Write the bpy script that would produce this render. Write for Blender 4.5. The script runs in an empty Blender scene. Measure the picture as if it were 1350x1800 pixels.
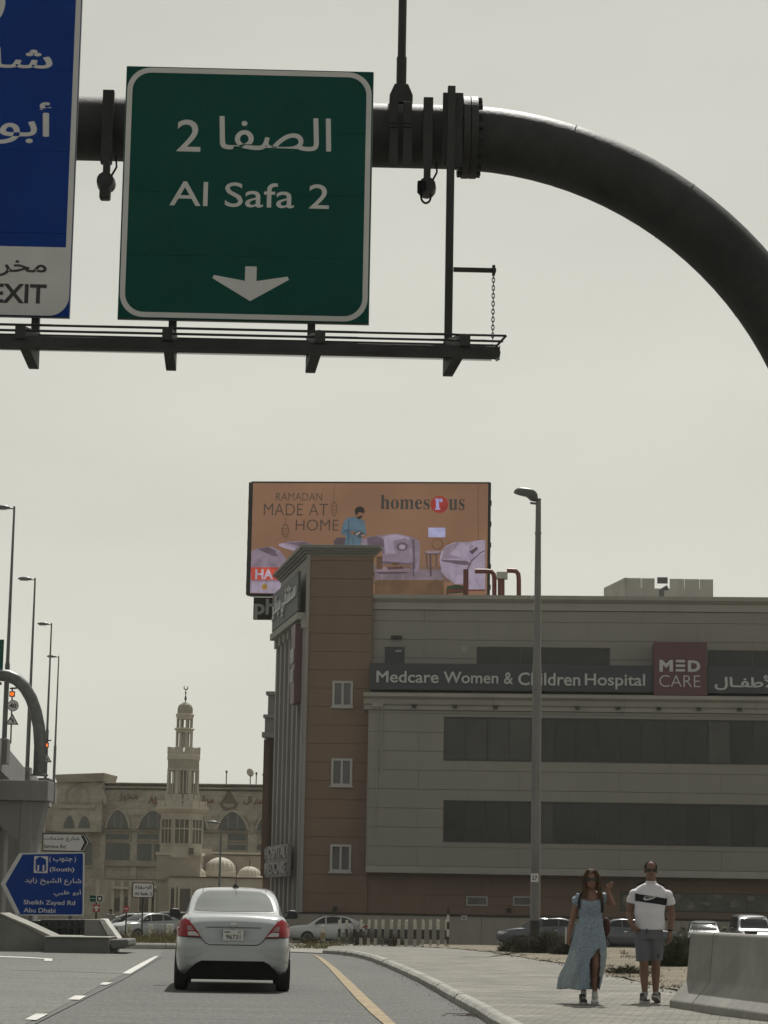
import bpy, bmesh, math, random
from mathutils import Vector, Matrix, noise
from mathutils.bvhtree import BVHTree
from mathutils.geometry import tessellate_polygon
random.seed(7)
S = bpy.context.scene
R = math.radians
PI = math.pi

# ------------------------------------------------------------------ camera
FPX = 4200.0
CAM_H = 1.36
cam = bpy.data.cameras.new('camera')
cam.sensor_fit = 'VERTICAL'; cam.sensor_height = 24.0; cam.lens = 24.0 * FPX / 1800.0
cam.clip_start = 0.5; cam.clip_end = 6000
camo = bpy.data.objects.new('camera', cam); S.collection.objects.link(camo)
CM = Matrix.Rotation(R(90 + 9.22), 3, 'X') @ Matrix.Rotation(R(1.05), 3, 'Z')
CP = Vector((0, 0, CAM_H))
camo.matrix_world = Matrix.Translation(CP) @ CM.to_4x4()
S.camera = camo

# ------------------------------------------------------------------ sky and sun
SUN_EL, SUN_AZ = 56.0, 11.0          # degrees; azimuth to the right of the view direction
SKY_STRENGTH = 0.106
VEIL = 6.4
w = bpy.data.worlds.new('World'); S.world = w; w.use_nodes = True
nt = w.node_tree; nt.nodes.clear()
N = nt.nodes.new
out = N('ShaderNodeOutputWorld'); bg = N('ShaderNodeBackground'); sky = N('ShaderNodeTexSky')
sky.sky_type = 'NISHITA'; sky.sun_disc = False
sky.sun_elevation = R(SUN_EL); sky.sun_rotation = R(SUN_AZ)
sky.air_density = 1.0; sky.dust_density = 1.5; sky.ozone_density = 1.0; sky.altitude = 0
bw = N('ShaderNodeRGBToBW'); nt.links.new(sky.outputs[0], bw.inputs[0])
tint = N('ShaderNodeMix'); tint.data_type = 'RGBA'; tint.blend_type = 'MULTIPLY'; tint.inputs[0].default_value = 1.0
nt.links.new(bw.outputs[0], tint.inputs[6]); tint.inputs[7].default_value = (1.0, 1.0, 0.88, 1)
# dusty overcast veil: an even pale grey-beige over the clear-sky model
mx = N('ShaderNodeMix'); mx.data_type = 'RGBA'; mx.inputs[0].default_value = 0.42
nt.links.new(tint.outputs[2], mx.inputs[6]); 
tc0 = N('ShaderNodeTexCoord'); sp0 = N('ShaderNodeSeparateXYZ'); nt.links.new(tc0.outputs['Generated'], sp0.inputs[0])
gr0 = N('ShaderNodeValToRGB'); gr0.color_ramp.elements[0].position = 0.0; gr0.color_ramp.elements[1].position = 0.42
gr0.color_ramp.elements[0].color = (.835, .83, .735, 1); gr0.color_ramp.elements[1].color = (1.0, 1.0, .95, 1)
nt.links.new(sp0.outputs['Z'], gr0.inputs[0])
ve0 = N('ShaderNodeMix'); ve0.data_type = 'RGBA'; ve0.blend_type = 'MULTIPLY'; ve0.inputs[0].default_value = 1.0; ve0.clamp_result = False
nt.links.new(gr0.outputs[0], ve0.inputs[6]); ve0.inputs[7].default_value = (VEIL, VEIL, VEIL, 1); nt.links.new(ve0.outputs[2], mx.inputs[7])
tc = N('ShaderNodeTexCoord'); mp = N('ShaderNodeMapping'); mp.inputs['Scale'].default_value = (1.0, 1.0, 3.2)
nz = N('ShaderNodeTexNoise'); nz.inputs['Scale'].default_value = 2.4; nz.inputs['Detail'].default_value = 5; nz.inputs['Roughness'].default_value = 0.5
nt.links.new(tc.outputs['Generated'], mp.inputs[0]); nt.links.new(mp.outputs[0], nz.inputs['Vector'])
rg = N('ShaderNodeMapRange'); rg.inputs[1].default_value = 0.3; rg.inputs[2].default_value = 0.7
rg.inputs[3].default_value = 0.91; rg.inputs[4].default_value = 1.08
nt.links.new(nz.outputs[0], rg.inputs[0])
cl = N('ShaderNodeMix'); cl.data_type = 'RGBA'; cl.blend_type = 'MULTIPLY'; cl.inputs[0].default_value = 1.0
nt.links.new(mx.outputs[2], cl.inputs[6]); nt.links.new(rg.outputs[0], cl.inputs[7])
nt.links.new(cl.outputs[2], bg.inputs[0]); bg.inputs[1].default_value = SKY_STRENGTH
nt.links.new(bg.outputs[0], out.inputs[0])

sl = bpy.data.lights.new('sun', 'SUN'); sl.energy = 4.6; sl.angle = R(0.6); sl.color = (1.0, 0.97, 0.91)
so = bpy.data.objects.new('sun', sl); S.collection.objects.link(so)
sdir = Vector((math.sin(R(SUN_AZ)) * math.cos(R(SUN_EL)), math.cos(R(SUN_AZ)) * math.cos(R(SUN_EL)), math.sin(R(SUN_EL))))
so.rotation_euler = sdir.to_track_quat('Z', 'Y').to_euler(); so.location = (0, 0, 60)

S.view_settings.view_transform = 'Standard'; S.view_settings.look = 'None'
S.view_settings.gamma = 1; S.view_settings.use_curve_mapping = False
S.view_settings.exposure = 0.0
S.cycles.max_bounces = 6; S.cycles.diffuse_bounces = 3; S.cycles.glossy_bounces = 3
S.cycles.transmission_bounces = 3; S.cycles.transparent_max_bounces = 6; S.cycles.volume_bounces = 0
S.cycles.use_denoising = True

# ------------------------------------------------------------------ helpers
def ray(px, py):
    return CM @ Vector(((px - 675.0) / FPX, -(py - 900.0) / FPX, -1.0))
def at(px, py, Y):
    d = ray(px, py); return CP + d * (Y / d.y)
def gz(Y):
    return 0.0 if Y < 60 else -(min(Y, 170.0) - 60.0) / 70.0
def ground(px, py, dz=0.0):
    d = ray(px, py); t = 5.0
    for _ in range(40):
        f = CP.z + d.z * t - gz(t * d.y) - dz
        df = d.z + (d.y / 70.0 if 60 < t * d.y < 170 else 0)
        t -= f / min(df, -1e-4)
        t = max(t, 1.0)
    return CP + d * t

class Frame:
    def __init__(s, px, py, Y, yaw, base=None):
        p = at(px, py, Y)
        s.o = Vector((p.x, p.y, gz(Y) if base is None else base)); s.yaw = R(yaw)
        s.ex = Vector((math.cos(s.yaw), math.sin(s.yaw), 0)); s.ey = Vector((-math.sin(s.yaw), math.cos(s.yaw), 0))
    def px(s, px, py, y=0.0):
        d = ray(px, py); o = s.o + s.ey * y
        t = (o - CP).dot(s.ey) / d.dot(s.ey)
        q = CP + d * t - s.o
        return q.dot(s.ex), q.z
    def xr(s, p0, p1, y=0.0):      # pixel box -> u0,z0,u1,z1
        a = s.px(p0[0], p0[1], y); b = s.px(p1[0], p1[1], y)
        return min(a[0], b[0]), min(a[1], b[1]), max(a[0], b[0]), max(a[1], b[1])

def link(o, parent=None):
    S.collection.objects.link(o)
    if parent is not None: o.parent = parent
    return o
def tag(o, label=None, cat=None, group=None, kind=None):
    if label: o['label'] = label
    if cat: o['category'] = cat
    if group: o['group'] = group
    if kind: o['kind'] = kind
    return o
def empty(name, loc=(0, 0, 0), rz=0.0, label=None, cat=None, group=None):
    o = bpy.data.objects.new(name, None); o.location = loc; o.rotation_euler.z = rz; o.empty_display_size = 0.2
    link(o); return tag(o, label, cat, group)
def children(o): return [c for c in S.objects if c.parent == o]
def copy_tree(o, parent=None, kids=None):
    if kids is None:
        kids = {}
        for c in S.objects:
            if c.parent: kids.setdefault(c.parent.name, []).append(c)
    c = o.copy(); S.collection.objects.link(c); c.parent = parent
    for ch in kids.get(o.name, []): copy_tree(ch, c, kids)
    return c

def smooth(me, angle=40):
    for p in me.polygons: p.use_smooth = True
    try: me.set_sharp_from_angle(angle=R(angle))
    except Exception: pass

class MB:
    def __init__(s): s.v = []; s.f = []
    def add(s, vs, fs):
        n = len(s.v); s.v += [tuple(v) for v in vs]; s.f += [tuple(i + n for i in f) for f in fs]; return s
    def box(s, x0, x1, y0, y1, z0, z1):
        return s.add([(x0, y0, z0), (x1, y0, z0), (x1, y1, z0), (x0, y1, z0), (x0, y0, z1), (x1, y0, z1), (x1, y1, z1), (x0, y1, z1)],
                     [(0, 3, 2, 1), (4, 5, 6, 7), (0, 1, 5, 4), (1, 2, 6, 5), (2, 3, 7, 6), (3, 0, 4, 7)])
    def prism(s, poly, y0, y1):          # polygon in local x,z, extruded along y
        n = len(poly)
        a = sum(poly[i][0] * poly[(i + 1) % n][1] - poly[(i + 1) % n][0] * poly[i][1] for i in range(n))
        if a < 0: poly = poly[::-1]
        vs = [(p[0], y0, p[1]) for p in poly] + [(p[0], y1, p[1]) for p in poly]
        fs = [tuple(range(n)), tuple(range(2 * n - 1, n - 1, -1))]
        fs += [(i, i + n, (i + 1) % n + n, (i + 1) % n) for i in range(n)]
        return s.add(vs, fs)
    def slab(s, poly, z0, z1):           # polygon in x,y, extruded along z
        n = len(poly)
        a = sum(poly[i][0] * poly[(i + 1) % n][1] - poly[(i + 1) % n][0] * poly[i][1] for i in range(n))
        if a < 0: poly = poly[::-1]
        vs = [(p[0], p[1], z0) for p in poly] + [(p[0], p[1], z1) for p in poly]
        fs = [tuple(range(n - 1, -1, -1)), tuple(range(n, 2 * n))]
        fs += [(i, (i + 1) % n, (i + 1) % n + n, i + n) for i in range(n)]
        return s.add(vs, fs)
    def tube(s, pts, r, seg=10, cap=True, round_end=False):
        pts = [Vector(p) for p in pts]
        rs = [r] * len(pts) if isinstance(r, (int, float)) else list(r)
        if round_end:
            d0 = (pts[0] - pts[1]).normalized(); d1 = (pts[-1] - pts[-2]).normalized()
            a = [pts[0] + d0 * rs[0] * .9, pts[0] + d0 * rs[0] * .55]; b = [pts[-1] + d1 * rs[-1] * .55, pts[-1] + d1 * rs[-1] * .9]
            pts = a + pts + b; rs = [rs[0] * .35, rs[0] * .83] + rs + [rs[-1] * .83, rs[-1] * .35]
        n = len(pts); base = len(s.v); up = None
        for i, p in enumerate(pts):
            t = (pts[min(i + 1, n - 1)] - pts[max(i - 1, 0)]).normalized()
            if up is None:
                up = Vector((0, 0, 1)) if abs(t.z) < .9 else Vector((1, 0, 0))
            x = t.cross(up).normalized(); up = x.cross(t).normalized()
            for k in range(seg):
                a = 2 * PI * k / seg
                s.v.append(tuple(p + x * math.cos(a) * rs[i] + up * math.sin(a) * rs[i]))
        for i in range(n - 1):
            for k in range(seg):
                k2 = (k + 1) % seg
                s.f.append((base + i * seg + k, base + (i + 1) * seg + k, base + (i + 1) * seg + k2, base + i * seg + k2)[::-1])
        if cap:
            s.f.append(tuple(base + k for k in range(seg))[::1]); s.f.append(tuple(base + (n - 1) * seg + k for k in range(seg))[::-1])
        return s
    def lathe(s, prof, c=(0, 0, 0), seg=16, rot=0.0, axis='z'):    # prof: (r, h)
        base = len(s.v); n = len(prof)
        for r, h in prof:
            for k in range(seg):
                a = 2 * PI * k / seg + rot; x, y = r * math.cos(a), r * math.sin(a)
                p = (x, y, h) if axis == 'z' else ((h, x, y) if axis == 'x' else (y, h, x))
                s.v.append((p[0] + c[0], p[1] + c[1], p[2] + c[2]))
        for i in range(n - 1):
            for k in range(seg):
                k2 = (k + 1) % seg
                s.f.append((base + i * seg + k, base + i * seg + k2, base + (i + 1) * seg + k2, base + (i + 1) * seg + k))
        s.f.append(tuple(base + k for k in range(seg))[::-1]); s.f.append(tuple(base + (n - 1) * seg + k for k in range(seg)))
        return s
    def ell(s, c, r, seg=14, rings=9):
        pr = [(max(math.sin(PI * i / rings), .02), -math.cos(PI * i / rings)) for i in range(rings + 1)]
        base = len(s.v); s.lathe(pr, seg=seg)
        for i in range(base, len(s.v)):
            v = s.v[i]; s.v[i] = (v[0] * r[0] + c[0], v[1] * r[1] + c[1], v[2] * r[2] + c[2])
        return s
    def loft(s, secs, seg=20):           # secs: (cx, cy, cz, rx, ry) bottom to top
        base = len(s.v); n = len(secs)
        for cx, cy, cz, rx, ry in secs:
            for k in range(seg):
                a = 2 * PI * k / seg; s.v.append((cx + rx * math.cos(a), cy + ry * math.sin(a), cz))
        for i in range(n - 1):
            for k in range(seg):
                k2 = (k + 1) % seg
                s.f.append((base + i * seg + k, base + i * seg + k2, base + (i + 1) * seg + k2, base + (i + 1) * seg + k))
        s.f.append(tuple(base + k for k in range(seg))[::-1]); s.f.append(tuple(base + (n - 1) * seg + k for k in range(seg)))
        return s
    def xf(s, M, start=0):
        for i in range(start, len(s.v)): s.v[i] = tuple(M @ Vector(s.v[i]))
        return s
    def mesh(s, name, fix=False):
        me = bpy.data.meshes.new(name); me.from_pydata(s.v, [], s.f); me.update()
        if fix:
            bm = bmesh.new(); bm.from_mesh(me); bmesh.ops.recalc_face_normals(bm, faces=bm.faces); bm.to_mesh(me); bm.free()
        return me
    def build(s, name, m, parent=None, sm=None, bevel=0.0, world=False, fix=True):
        if world and parent is not None:
            o = parent; off = Vector((0, 0, 0))
            while o is not None: off += Vector(o.location); o = o.parent
            s.v = [(v[0] - off.x, v[1] - off.y, v[2] - off.z) for v in s.v]
        me = s.mesh(name, fix)
        if sm: smooth(me, sm)
        me.materials.append(m)
        o = bpy.data.objects.new(name, me); link(o, parent)
        if bevel:
            b = o.modifiers.new('b', 'BEVEL'); b.width = bevel; b.segments = 2; b.limit_method = 'ANGLE'; b.angle_limit = R(35)
        return o
def meshobj(name, me, m, parent=None):
    me.materials.clear(); me.materials.append(m)
    o = bpy.data.objects.new(name, me); return link(o, parent)
def evaluate(ob):
    dg = bpy.context.evaluated_depsgraph_get(); dg.update()
    return bpy.data.meshes.new_from_object(ob.evaluated_get(dg))
def remesh(mb, voxel, name, sub_smooth=4):
    me = mb.mesh('tmp', True); o = bpy.data.objects.new('tmp', me); S.collection.objects.link(o)
    m = o.modifiers.new('r', 'REMESH'); m.mode = 'VOXEL'; m.voxel_size = voxel
    if sub_smooth:
        k = o.modifiers.new('s', 'SMOOTH'); k.iterations = sub_smooth; k.factor = .5
    r = evaluate(o); bpy.data.objects.remove(o); r.name = name
    for p in r.polygons: p.use_smooth = True
    return r

# ------------------------------------------------------------------ materials
def mat(name, col, rough=0.8, metal=0.0, var=0.0, vs=1.0, bump=0.0, bs=40.0, spec=None, col2=None, stretch=(1, 1, 1), coat=0.0, emit=None, es=0.0, speck=0.0, sps=200.0, sst=(1, 1, 1)):
    m = bpy.data.materials.new(name); m.use_nodes = True; t = m.node_tree; b = t.nodes['Principled BSDF']
    b.inputs['Base Color'].default_value = (*col, 1); b.inputs['Roughness'].default_value = rough; b.inputs['Metallic'].default_value = metal
    if spec is not None: b.inputs['Specular IOR Level'].default_value = spec
    if coat: b.inputs['Coat Weight'].default_value = coat; b.inputs['Coat Roughness'].default_value = 0.03
    if emit: b.inputs['Emission Color'].default_value = (*emit, 1); b.inputs['Emission Strength'].default_value = es
    if var or bump or speck:
        tcn = t.nodes.new('ShaderNodeTexCoord'); mpn = t.nodes.new('ShaderNodeMapping'); mpn.inputs['Scale'].default_value = stretch
        t.links.new(tcn.outputs['Object'], mpn.inputs[0])
    if var:
        n = t.nodes.new('ShaderNodeTexNoise'); n.inputs['Scale'].default_value = vs; n.inputs['Detail'].default_value = 8; n.inputs['Roughness'].default_value = .62
        t.links.new(mpn.outputs[0], n.inputs['Vector'])
        r = t.nodes.new('ShaderNodeValToRGB'); r.color_ramp.elements[0].position = .32; r.color_ramp.elements[1].position = .68
        c2 = col2 or tuple(c * (1 - var) for c in col); c1 = tuple(min(c * (1 + var), 1) for c in col)
        r.color_ramp.elements[0].color = (*c2, 1); r.color_ramp.elements[1].color = (*c1, 1)
        t.links.new(n.outputs[0], r.inputs[0]); last = r.outputs[0]
    else:
        last = None
    if speck:
        n = t.nodes.new('ShaderNodeTexNoise'); n.inputs['Scale'].default_value = sps; n.inputs['Detail'].default_value = 3
        mp2 = t.nodes.new('ShaderNodeMapping'); mp2.inputs['Scale'].default_value = sst; t.links.new(tcn.outputs['Object'], mp2.inputs[0]); t.links.new(mp2.outputs[0], n.inputs['Vector'])
        r = t.nodes.new('ShaderNodeMapRange'); r.inputs[1].default_value = .3; r.inputs[2].default_value = .7
        r.inputs[3].default_value = 1 - speck; r.inputs[4].default_value = 1 + speck
        t.links.new(n.outputs[0], r.inputs[0])
        x = t.nodes.new('ShaderNodeMix'); x.data_type = 'RGBA'; x.blend_type = 'MULTIPLY'; x.inputs[0].default_value = 1
        if last: t.links.new(last, x.inputs[6])
        else: x.inputs[6].default_value = (*col, 1)
        t.links.new(r.outputs[0], x.inputs[7]); last = x.outputs[2]
    if last: t.links.new(last, b.inputs['Base Color'])
    if bump:
        n = t.nodes.new('ShaderNodeTexNoise'); n.inputs['Scale'].default_value = bs; n.inputs['Detail'].default_value = 6
        t.links.new(mpn.outputs[0], n.inputs['Vector'])
        k = t.nodes.new('ShaderNodeBump'); k.inputs['Strength'].default_value = bump; k.inputs['Distance'].default_value = .02
        t.links.new(n.outputs[0], k.inputs['Height']); t.links.new(k.outputs[0], b.inputs['Normal'])
    return m
M = {}
M['pipe'] = mat('pipe_paint', (.026, .027, .027), .55, .0, .42, 1.1, .2, 30, spec=.25, speck=.12, sps=9, stretch=(1, 1, .5))
M['steel'] = mat('dark_steel', (.026, .028, .029), .5, .2, .3, 3, .1, 60, spec=.3)
M['galv'] = mat('galvanised', (.10, .105, .105), .45, .3, .25, 5)
M['green'] = mat('sign_green', (.001, .060, .047), .6, 0, .10, 1.5, spec=.12, speck=.04, sps=30)
M['blue'] = mat('sign_blue', (.001, .034, .215), .6, 0, .10, 1.5, spec=.12, speck=.04, sps=30)
M['signwhite'] = mat('sign_white', (.52, .52, .51), .45, 0, .06, 3)
M['signback'] = mat('sign_back', (.3, .31, .32), .5, .3)
M['signblack'] = mat('sign_black', (.012, .012, .014), .5)
M['concrete'] = mat('concrete', (.16, .16, .148), .9, 0, .18, 1.2, .35, 14, speck=.08, sps=60)
M['concrete_l'] = mat('barrier_concrete', (.25, .245, .225), .88, 0, .2, 1.6, .3, 10, speck=.10, sps=70)
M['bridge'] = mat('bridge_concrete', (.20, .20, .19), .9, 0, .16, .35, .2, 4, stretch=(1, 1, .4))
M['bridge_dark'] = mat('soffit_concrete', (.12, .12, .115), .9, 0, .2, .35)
M['kerb'] = mat('kerb_concrete', (.24, .235, .212), .9, 0, .25, 2.2, .5, 20, speck=.12, sps=50)
M['black'] = mat('black_rubber', (.009, .009, .01), .9, 0, .3, 4, spec=.1)
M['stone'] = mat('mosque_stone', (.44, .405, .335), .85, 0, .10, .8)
M['stone_d'] = mat('mosque_stone_dark', (.32, .29, .23), .85, 0, .12, .8)  # darker, browner tone of the mosque stone
M['sandstone'] = mat('mall_sandstone', (.30, .275, .225), .88, 0, .28, .35, stretch=(1, 1, 1.6), speck=.12, sps=2.2)
M['sandstone_d'] = mat('mall_brown_stone', (.24, .215, .17), .88, 0, .3, .45)
M['hos_white'] = mat('hospital_render', (.225, .221, .193), .9, 0, .07, .22, speck=.02, sps=12, stretch=(1, 1, .35))
M['hos_trim'] = mat('hospital_trim', (.28, .276, .245), .88, 0, .10, .5, stretch=(1, 1, .4))
M['hos_cornice'] = mat('hospital_cornice', (.17, .175, .155), .85, 0, .10, .5)
M['hos_orange'] = mat('hospital_terracotta', (.172, .120, .088), .9, 0, .10, .25, speck=.02, sps=12, stretch=(1, 1, .35))
M['hos_back'] = mat('joint_shadow_gap', (.155, .152, .132), .95)
M['hos_backo'] = mat('terracotta_joint', (.105, .072, .052), .95)
M['hos_grey'] = mat('sign_band_grey', (.032, .040, .049), .6, 0, .08, .5)
M['hos_side'] = mat('pilaster_stone', (.25, .247, .228), .85, 0, .10, .4, stretch=(1, 1, .3))
M['maroon'] = mat('maroon_sign', (.085, .03, .042), .5, 0, .06, .5)
M['letter'] = mat('sign_letter', (.42, .43, .43), .5)
M['glass_h'] = mat('tinted_window', (.024, .028, .028), .16, 0, .35, .25, spec=.3)
M['glass_h2'] = mat('window_dark_reflection', (.014, .017, .018), .12, 0, .35, .3, spec=.3); M['glass_h3'] = mat('window_pale_reflection', (.05, .052, .048), .25, 0, .3, .4, spec=.35)  # pane tones differ to imitate varied reflections in the glass
M['mullion'] = mat('window_mullion', (.018, .018, .018), .5)
M['wframe'] = mat('window_frame_white', (.36, .36, .345), .6)
M['glass_d'] = mat('dark_window', (.045, .045, .05), .08, 0, .3, .8, spec=.7)
M['boundary'] = mat('boundary_wall_paint', (.27, .255, .215), .92, 0, .14, .5, stretch=(1, 1, .5))
M['red_pipe'] = mat('red_pipe_paint', (.13, .025, .02), .5, 0, .2, 2)
M['roofpanel'] = mat('roof_enclosure', (.40, .39, .355), .85, 0, .14, .8, stretch=(1, 1, .3))
M['paint_and_sunlit_white'] = mat('road_paint_and_sunlit_white', (.45, .445, .415), .75, 0, .25, 4, speck=.2, sps=25)
M['paint_yellow'] = mat('road_paint_yellow', (.21, .155, .078), .8, 0, .28, 2.5, speck=.2, sps=25)
M['bwhite'] = mat('bollard_white', (.42, .41, .37), .7, 0, .3, 5)
M['bblack'] = mat('bollard_black', (.02, .02, .022), .6)
M['galv_l'] = mat('lamp_pole_galvanised', (.16, .16, .152), .5, .25, .22, 2, stretch=(1, 1, .3))
M['tyre'] = mat('tyre', (.018, .018, .018), .85, 0, .3, 6)
M['rim'] = mat('wheel_rim', (.35, .35, .36), .35, .8)
M['cglass'] = mat('car_glass', (.012, .014, .015), .06, 0, spec=.35)
M['trim'] = mat('black_plastic', (.02, .02, .022), .45)
M['chrome'] = mat('chrome', (.7, .7, .7), .12, 1.0)
M['car_white'] = mat('car_paint_white', (.33, .35, .358), .22, 0, .04, 2, coat=.75)
M['car_silver'] = mat('car_paint_silver', (.42, .43, .44), .3, .3, coat=.6)
M['car_dark'] = mat('car_paint_dark', (.04, .05, .065), .28, .2, coat=.8)
M['car_grey'] = mat('car_paint_grey', (.13, .14, .15), .3, .3, coat=.7)
M['car_black'] = mat('car_paint_black', (.012, .012, .014), .22, .1, coat=.8)
M['taillight'] = mat('tail_light_red', (.22, .004, .01), .25, 0, spec=.3)
M['lightclear'] = mat('clear_lens', (.42, .40, .40), .2, 0, .3, 25, spec=.8)
M['plate'] = mat('number_plate', (.60, .60, .58), .5)
M['seam'] = mat('panel_gap', (.03, .03, .03), .8)

# ------------------------------------------------------------------ lettering
_AR = {'ا': (0xFE8D, 2), 'أ': (0xFE83, 2), 'ب': (0xFE8F, 4), 'ت': (0xFE95, 4), 'ج': (0xFE9D, 4), 'خ': (0xFEA5, 4), 'د': (0xFEA9, 2), 'ر': (0xFEAD, 2),
       'ز': (0xFEAF, 2), 'ش': (0xFEB5, 4), 'س': (0xFEB1, 4), 'ص': (0xFEB9, 4), 'ط': (0xFEC1, 4), 'ظ': (0xFEC5, 4), 'ع': (0xFEC9, 4), 'ف': (0xFED1, 4),
       'ل': (0xFEDD, 4), 'م': (0xFEE1, 4), 'ن': (0xFEE5, 4), 'و': (0xFEED, 2), 'ي': (0xFEF1, 4), 'ـ': (0x640, 9), 'ﻷ': (0xFEF7, 2), 'ه': (0xFEE9, 4), 'ق': (0xFED5, 4), 'ك': (0xFED9, 4)}
def shape(t):
    o = []
    for i, c in enumerate(t):
        if c not in _AR: o.append(c); continue
        b, n = _AR[c]
        if n == 9: o.append(c); continue
        pj = i > 0 and t[i - 1] in _AR and _AR[t[i - 1]][1] >= 4
        nj = i < len(t) - 1 and t[i + 1] in _AR and n == 4
        k = (3 if nj else 1) if pj else (2 if nj else 0)
        o.append(chr(b + k))
    return o[::-1]
def _glyph(ch, bold):
    """one glyph as solid letters: every outer outline is filled by itself, so overlapping strokes do not cancel out"""
    c = bpy.data.curves.new('t', 'FONT'); c.body = ch; o = bpy.data.objects.new('t', c); S.collection.objects.link(o)
    dg = bpy.context.evaluated_depsgraph_get(); dg.update(); cc = o.evaluated_get(dg).to_curve(dg, apply_modifiers=False); P = []
    for sp in cc.splines:
        b = sp.bezier_points; n = len(b); pts = []
        for i in range(n):
            p0, p1, p2, p3 = b[i].co, b[i].handle_right, b[(i + 1) % n].handle_left, b[(i + 1) % n].co
            for j in range(5):
                t = j / 5; q = p0 * (1 - t) ** 3 + p1 * 3 * t * (1 - t) ** 2 + p2 * 3 * t * t * (1 - t) + p3 * t ** 3
                if not pts or (Vector((q.x, q.y)) - pts[-1]).length > 1e-4: pts.append(Vector((q.x, q.y)))
        if len(pts) > 2 and (pts[0] - pts[-1]).length < 1e-4: pts.pop()
        if len(pts) > 2: P.append(pts)
    o.evaluated_get(dg).to_curve_clear(); bpy.data.objects.remove(o); bpy.data.curves.remove(c)
    ar = [sum(p[i].x * p[(i + 1) % len(p)].y - p[(i + 1) % len(p)].x * p[i].y for i in range(len(p))) for p in P]
    if not P: return [], []
    sg = 1 if max(ar, key=abs) > 0 else -1
    def grow(p):
        n = len(p); q = []
        for i in range(n):
            d = (p[(i + 1) % n] - p[i - 1]); d = d.normalized() if d.length > 0 else Vector((1, 0)); q.append(p[i] + Vector((d.y, -d.x)) * bold * sg)
        return q
    def inside(pt, poly):
        k = False
        for i in range(len(poly)):
            a, b = poly[i], poly[i - 1]
            if (a.y > pt.y) != (b.y > pt.y) and pt.x < (b.x - a.x) * (pt.y - a.y) / (b.y - a.y) + a.x: k = not k
        return k
    V, F = [], []; outs = [(a, p) for a, p in zip(ar, P) if a * sg > 0]; ins = [p for a, p in zip(ar, P) if a * sg < 0]
    for k, (a, p) in enumerate(outs):
        loops = [grow(p)] + [grow(h) for h in ins if inside(h[0], p)]; flat = [q for l in loops for q in l]; n0 = len(V); N_ = len(flat)
        tri = tessellate_polygon([[Vector((q.x, q.y, 0)) for q in l] for l in loops])
        z1 = 1 + .12 * k
        V += [(q.x, q.y, z1) for q in flat] + [(q.x, q.y, 0) for q in flat]
        F += [(n0 + t[0], n0 + t[1], n0 + t[2]) for t in tri]; b0 = n0
        for l in loops:
            m = len(l); F += [(b0 + i, b0 + (i + 1) % m, b0 + (i + 1) % m + N_, b0 + i + N_) for i in range(m)]; b0 += m
    return V, F
def _curve(body, bold, ext=0.0, flat=False):
    c = bpy.data.curves.new('t', 'FONT'); c.body = body; c.resolution_u = 4
    if flat: c.offset = bold
    elif bold > 0: c.bevel_depth = bold; c.bevel_resolution = 0
    elif bold < 0: c.offset = bold
    c.extrude = ext; c.fill_mode = 'BOTH'
    o = bpy.data.objects.new('t', c); S.collection.objects.link(o)
    me = evaluate(o); bpy.data.objects.remove(o); bpy.data.curves.remove(c)
    return [tuple(v.co) for v in me.vertices], [tuple(p.vertices) for p in me.polygons]
_adv = {}
def adv(ch):
    if ch not in _adv:
        a = max(v[0] for v in _curve(ch + '|', 0)[0]); b = max(v[0] for v in _curve('|', 0)[0]); _adv[ch] = a - b
    return _adv[ch]
def serif(t): return ''.join(chr(0x1D41A + ord(c) - 97) if c.islower() else (chr(0x1D400 + ord(c) - 65) if c.isupper() else c) for c in t)
def text(name, body, box, y, m, parent, bold=0.012, arabic=False, thick=0.01, label=None):
    vs, fs = [], []
    if arabic:
        x = 0
        for i, ch in enumerate(shape(body)):
            if ch != ' ':
                v, f = _glyph(ch, bold); n = len(vs)
                vs += [(p[0] + x, p[1], p[2] + .3 * (i % 2) * (p[2] > .5)) for p in v]; fs += [tuple(k + n for k in q) for q in f]
            x += adv(ch)
    else:
        vs, fs = _curve(body, bold)
    x0, x1 = min(v[0] for v in vs), max(v[0] for v in vs); y0, y1 = min(v[1] for v in vs), max(v[1] for v in vs)
    z1 = max(v[2] for v in vs); z0 = min(v[2] for v in vs); dz = max(z1 - z0, 1e-6)
    u0, w0, u1, w1 = box
    V = [(u0 + (v[0] - x0) / (x1 - x0) * (u1 - u0), y - thick * (v[2] - z0) / dz - .002, w0 + (v[1] - y0) / (y1 - y0) * (w1 - w0)) for v in vs]
    mb = MB(); mb.add(V, fs); o = mb.build(name, m, parent, fix=False)
    if label: o['label'] = label
    return o

def rrect(u0, z0, u1, z1, r, n=6):
    p = []
    for cx, cz, a0 in ((u1 - r, z1 - r, 0), (u0 + r, z1 - r, 90), (u0 + r, z0 + r, 180), (u1 - r, z0 + r, 270)):
        for k in range(n + 1):
            a = R(a0 + 90 * k / n); p.append((cx + r * math.cos(a), cz + r * math.sin(a)))
    return p
def ring(mb, outer, inner, y0, y1):
    n = len(outer)
    V = [(p[0], y0, p[1]) for p in outer] + [(p[0], y0, p[1]) for p in inner] + [(p[0], y1, p[1]) for p in outer] + [(p[0], y1, p[1]) for p in inner]
    F = []
    for i in range(n):
        j = (i + 1) % n
        F += [(i, j, n + j, n + i), (2 * n + i, 3 * n + i, 3 * n + j, 2 * n + j), (i, 2 * n + i, 2 * n + j, j), (n + i, n + j, 3 * n + j, 3 * n + i)]
    return mb.add(V, F)

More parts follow.
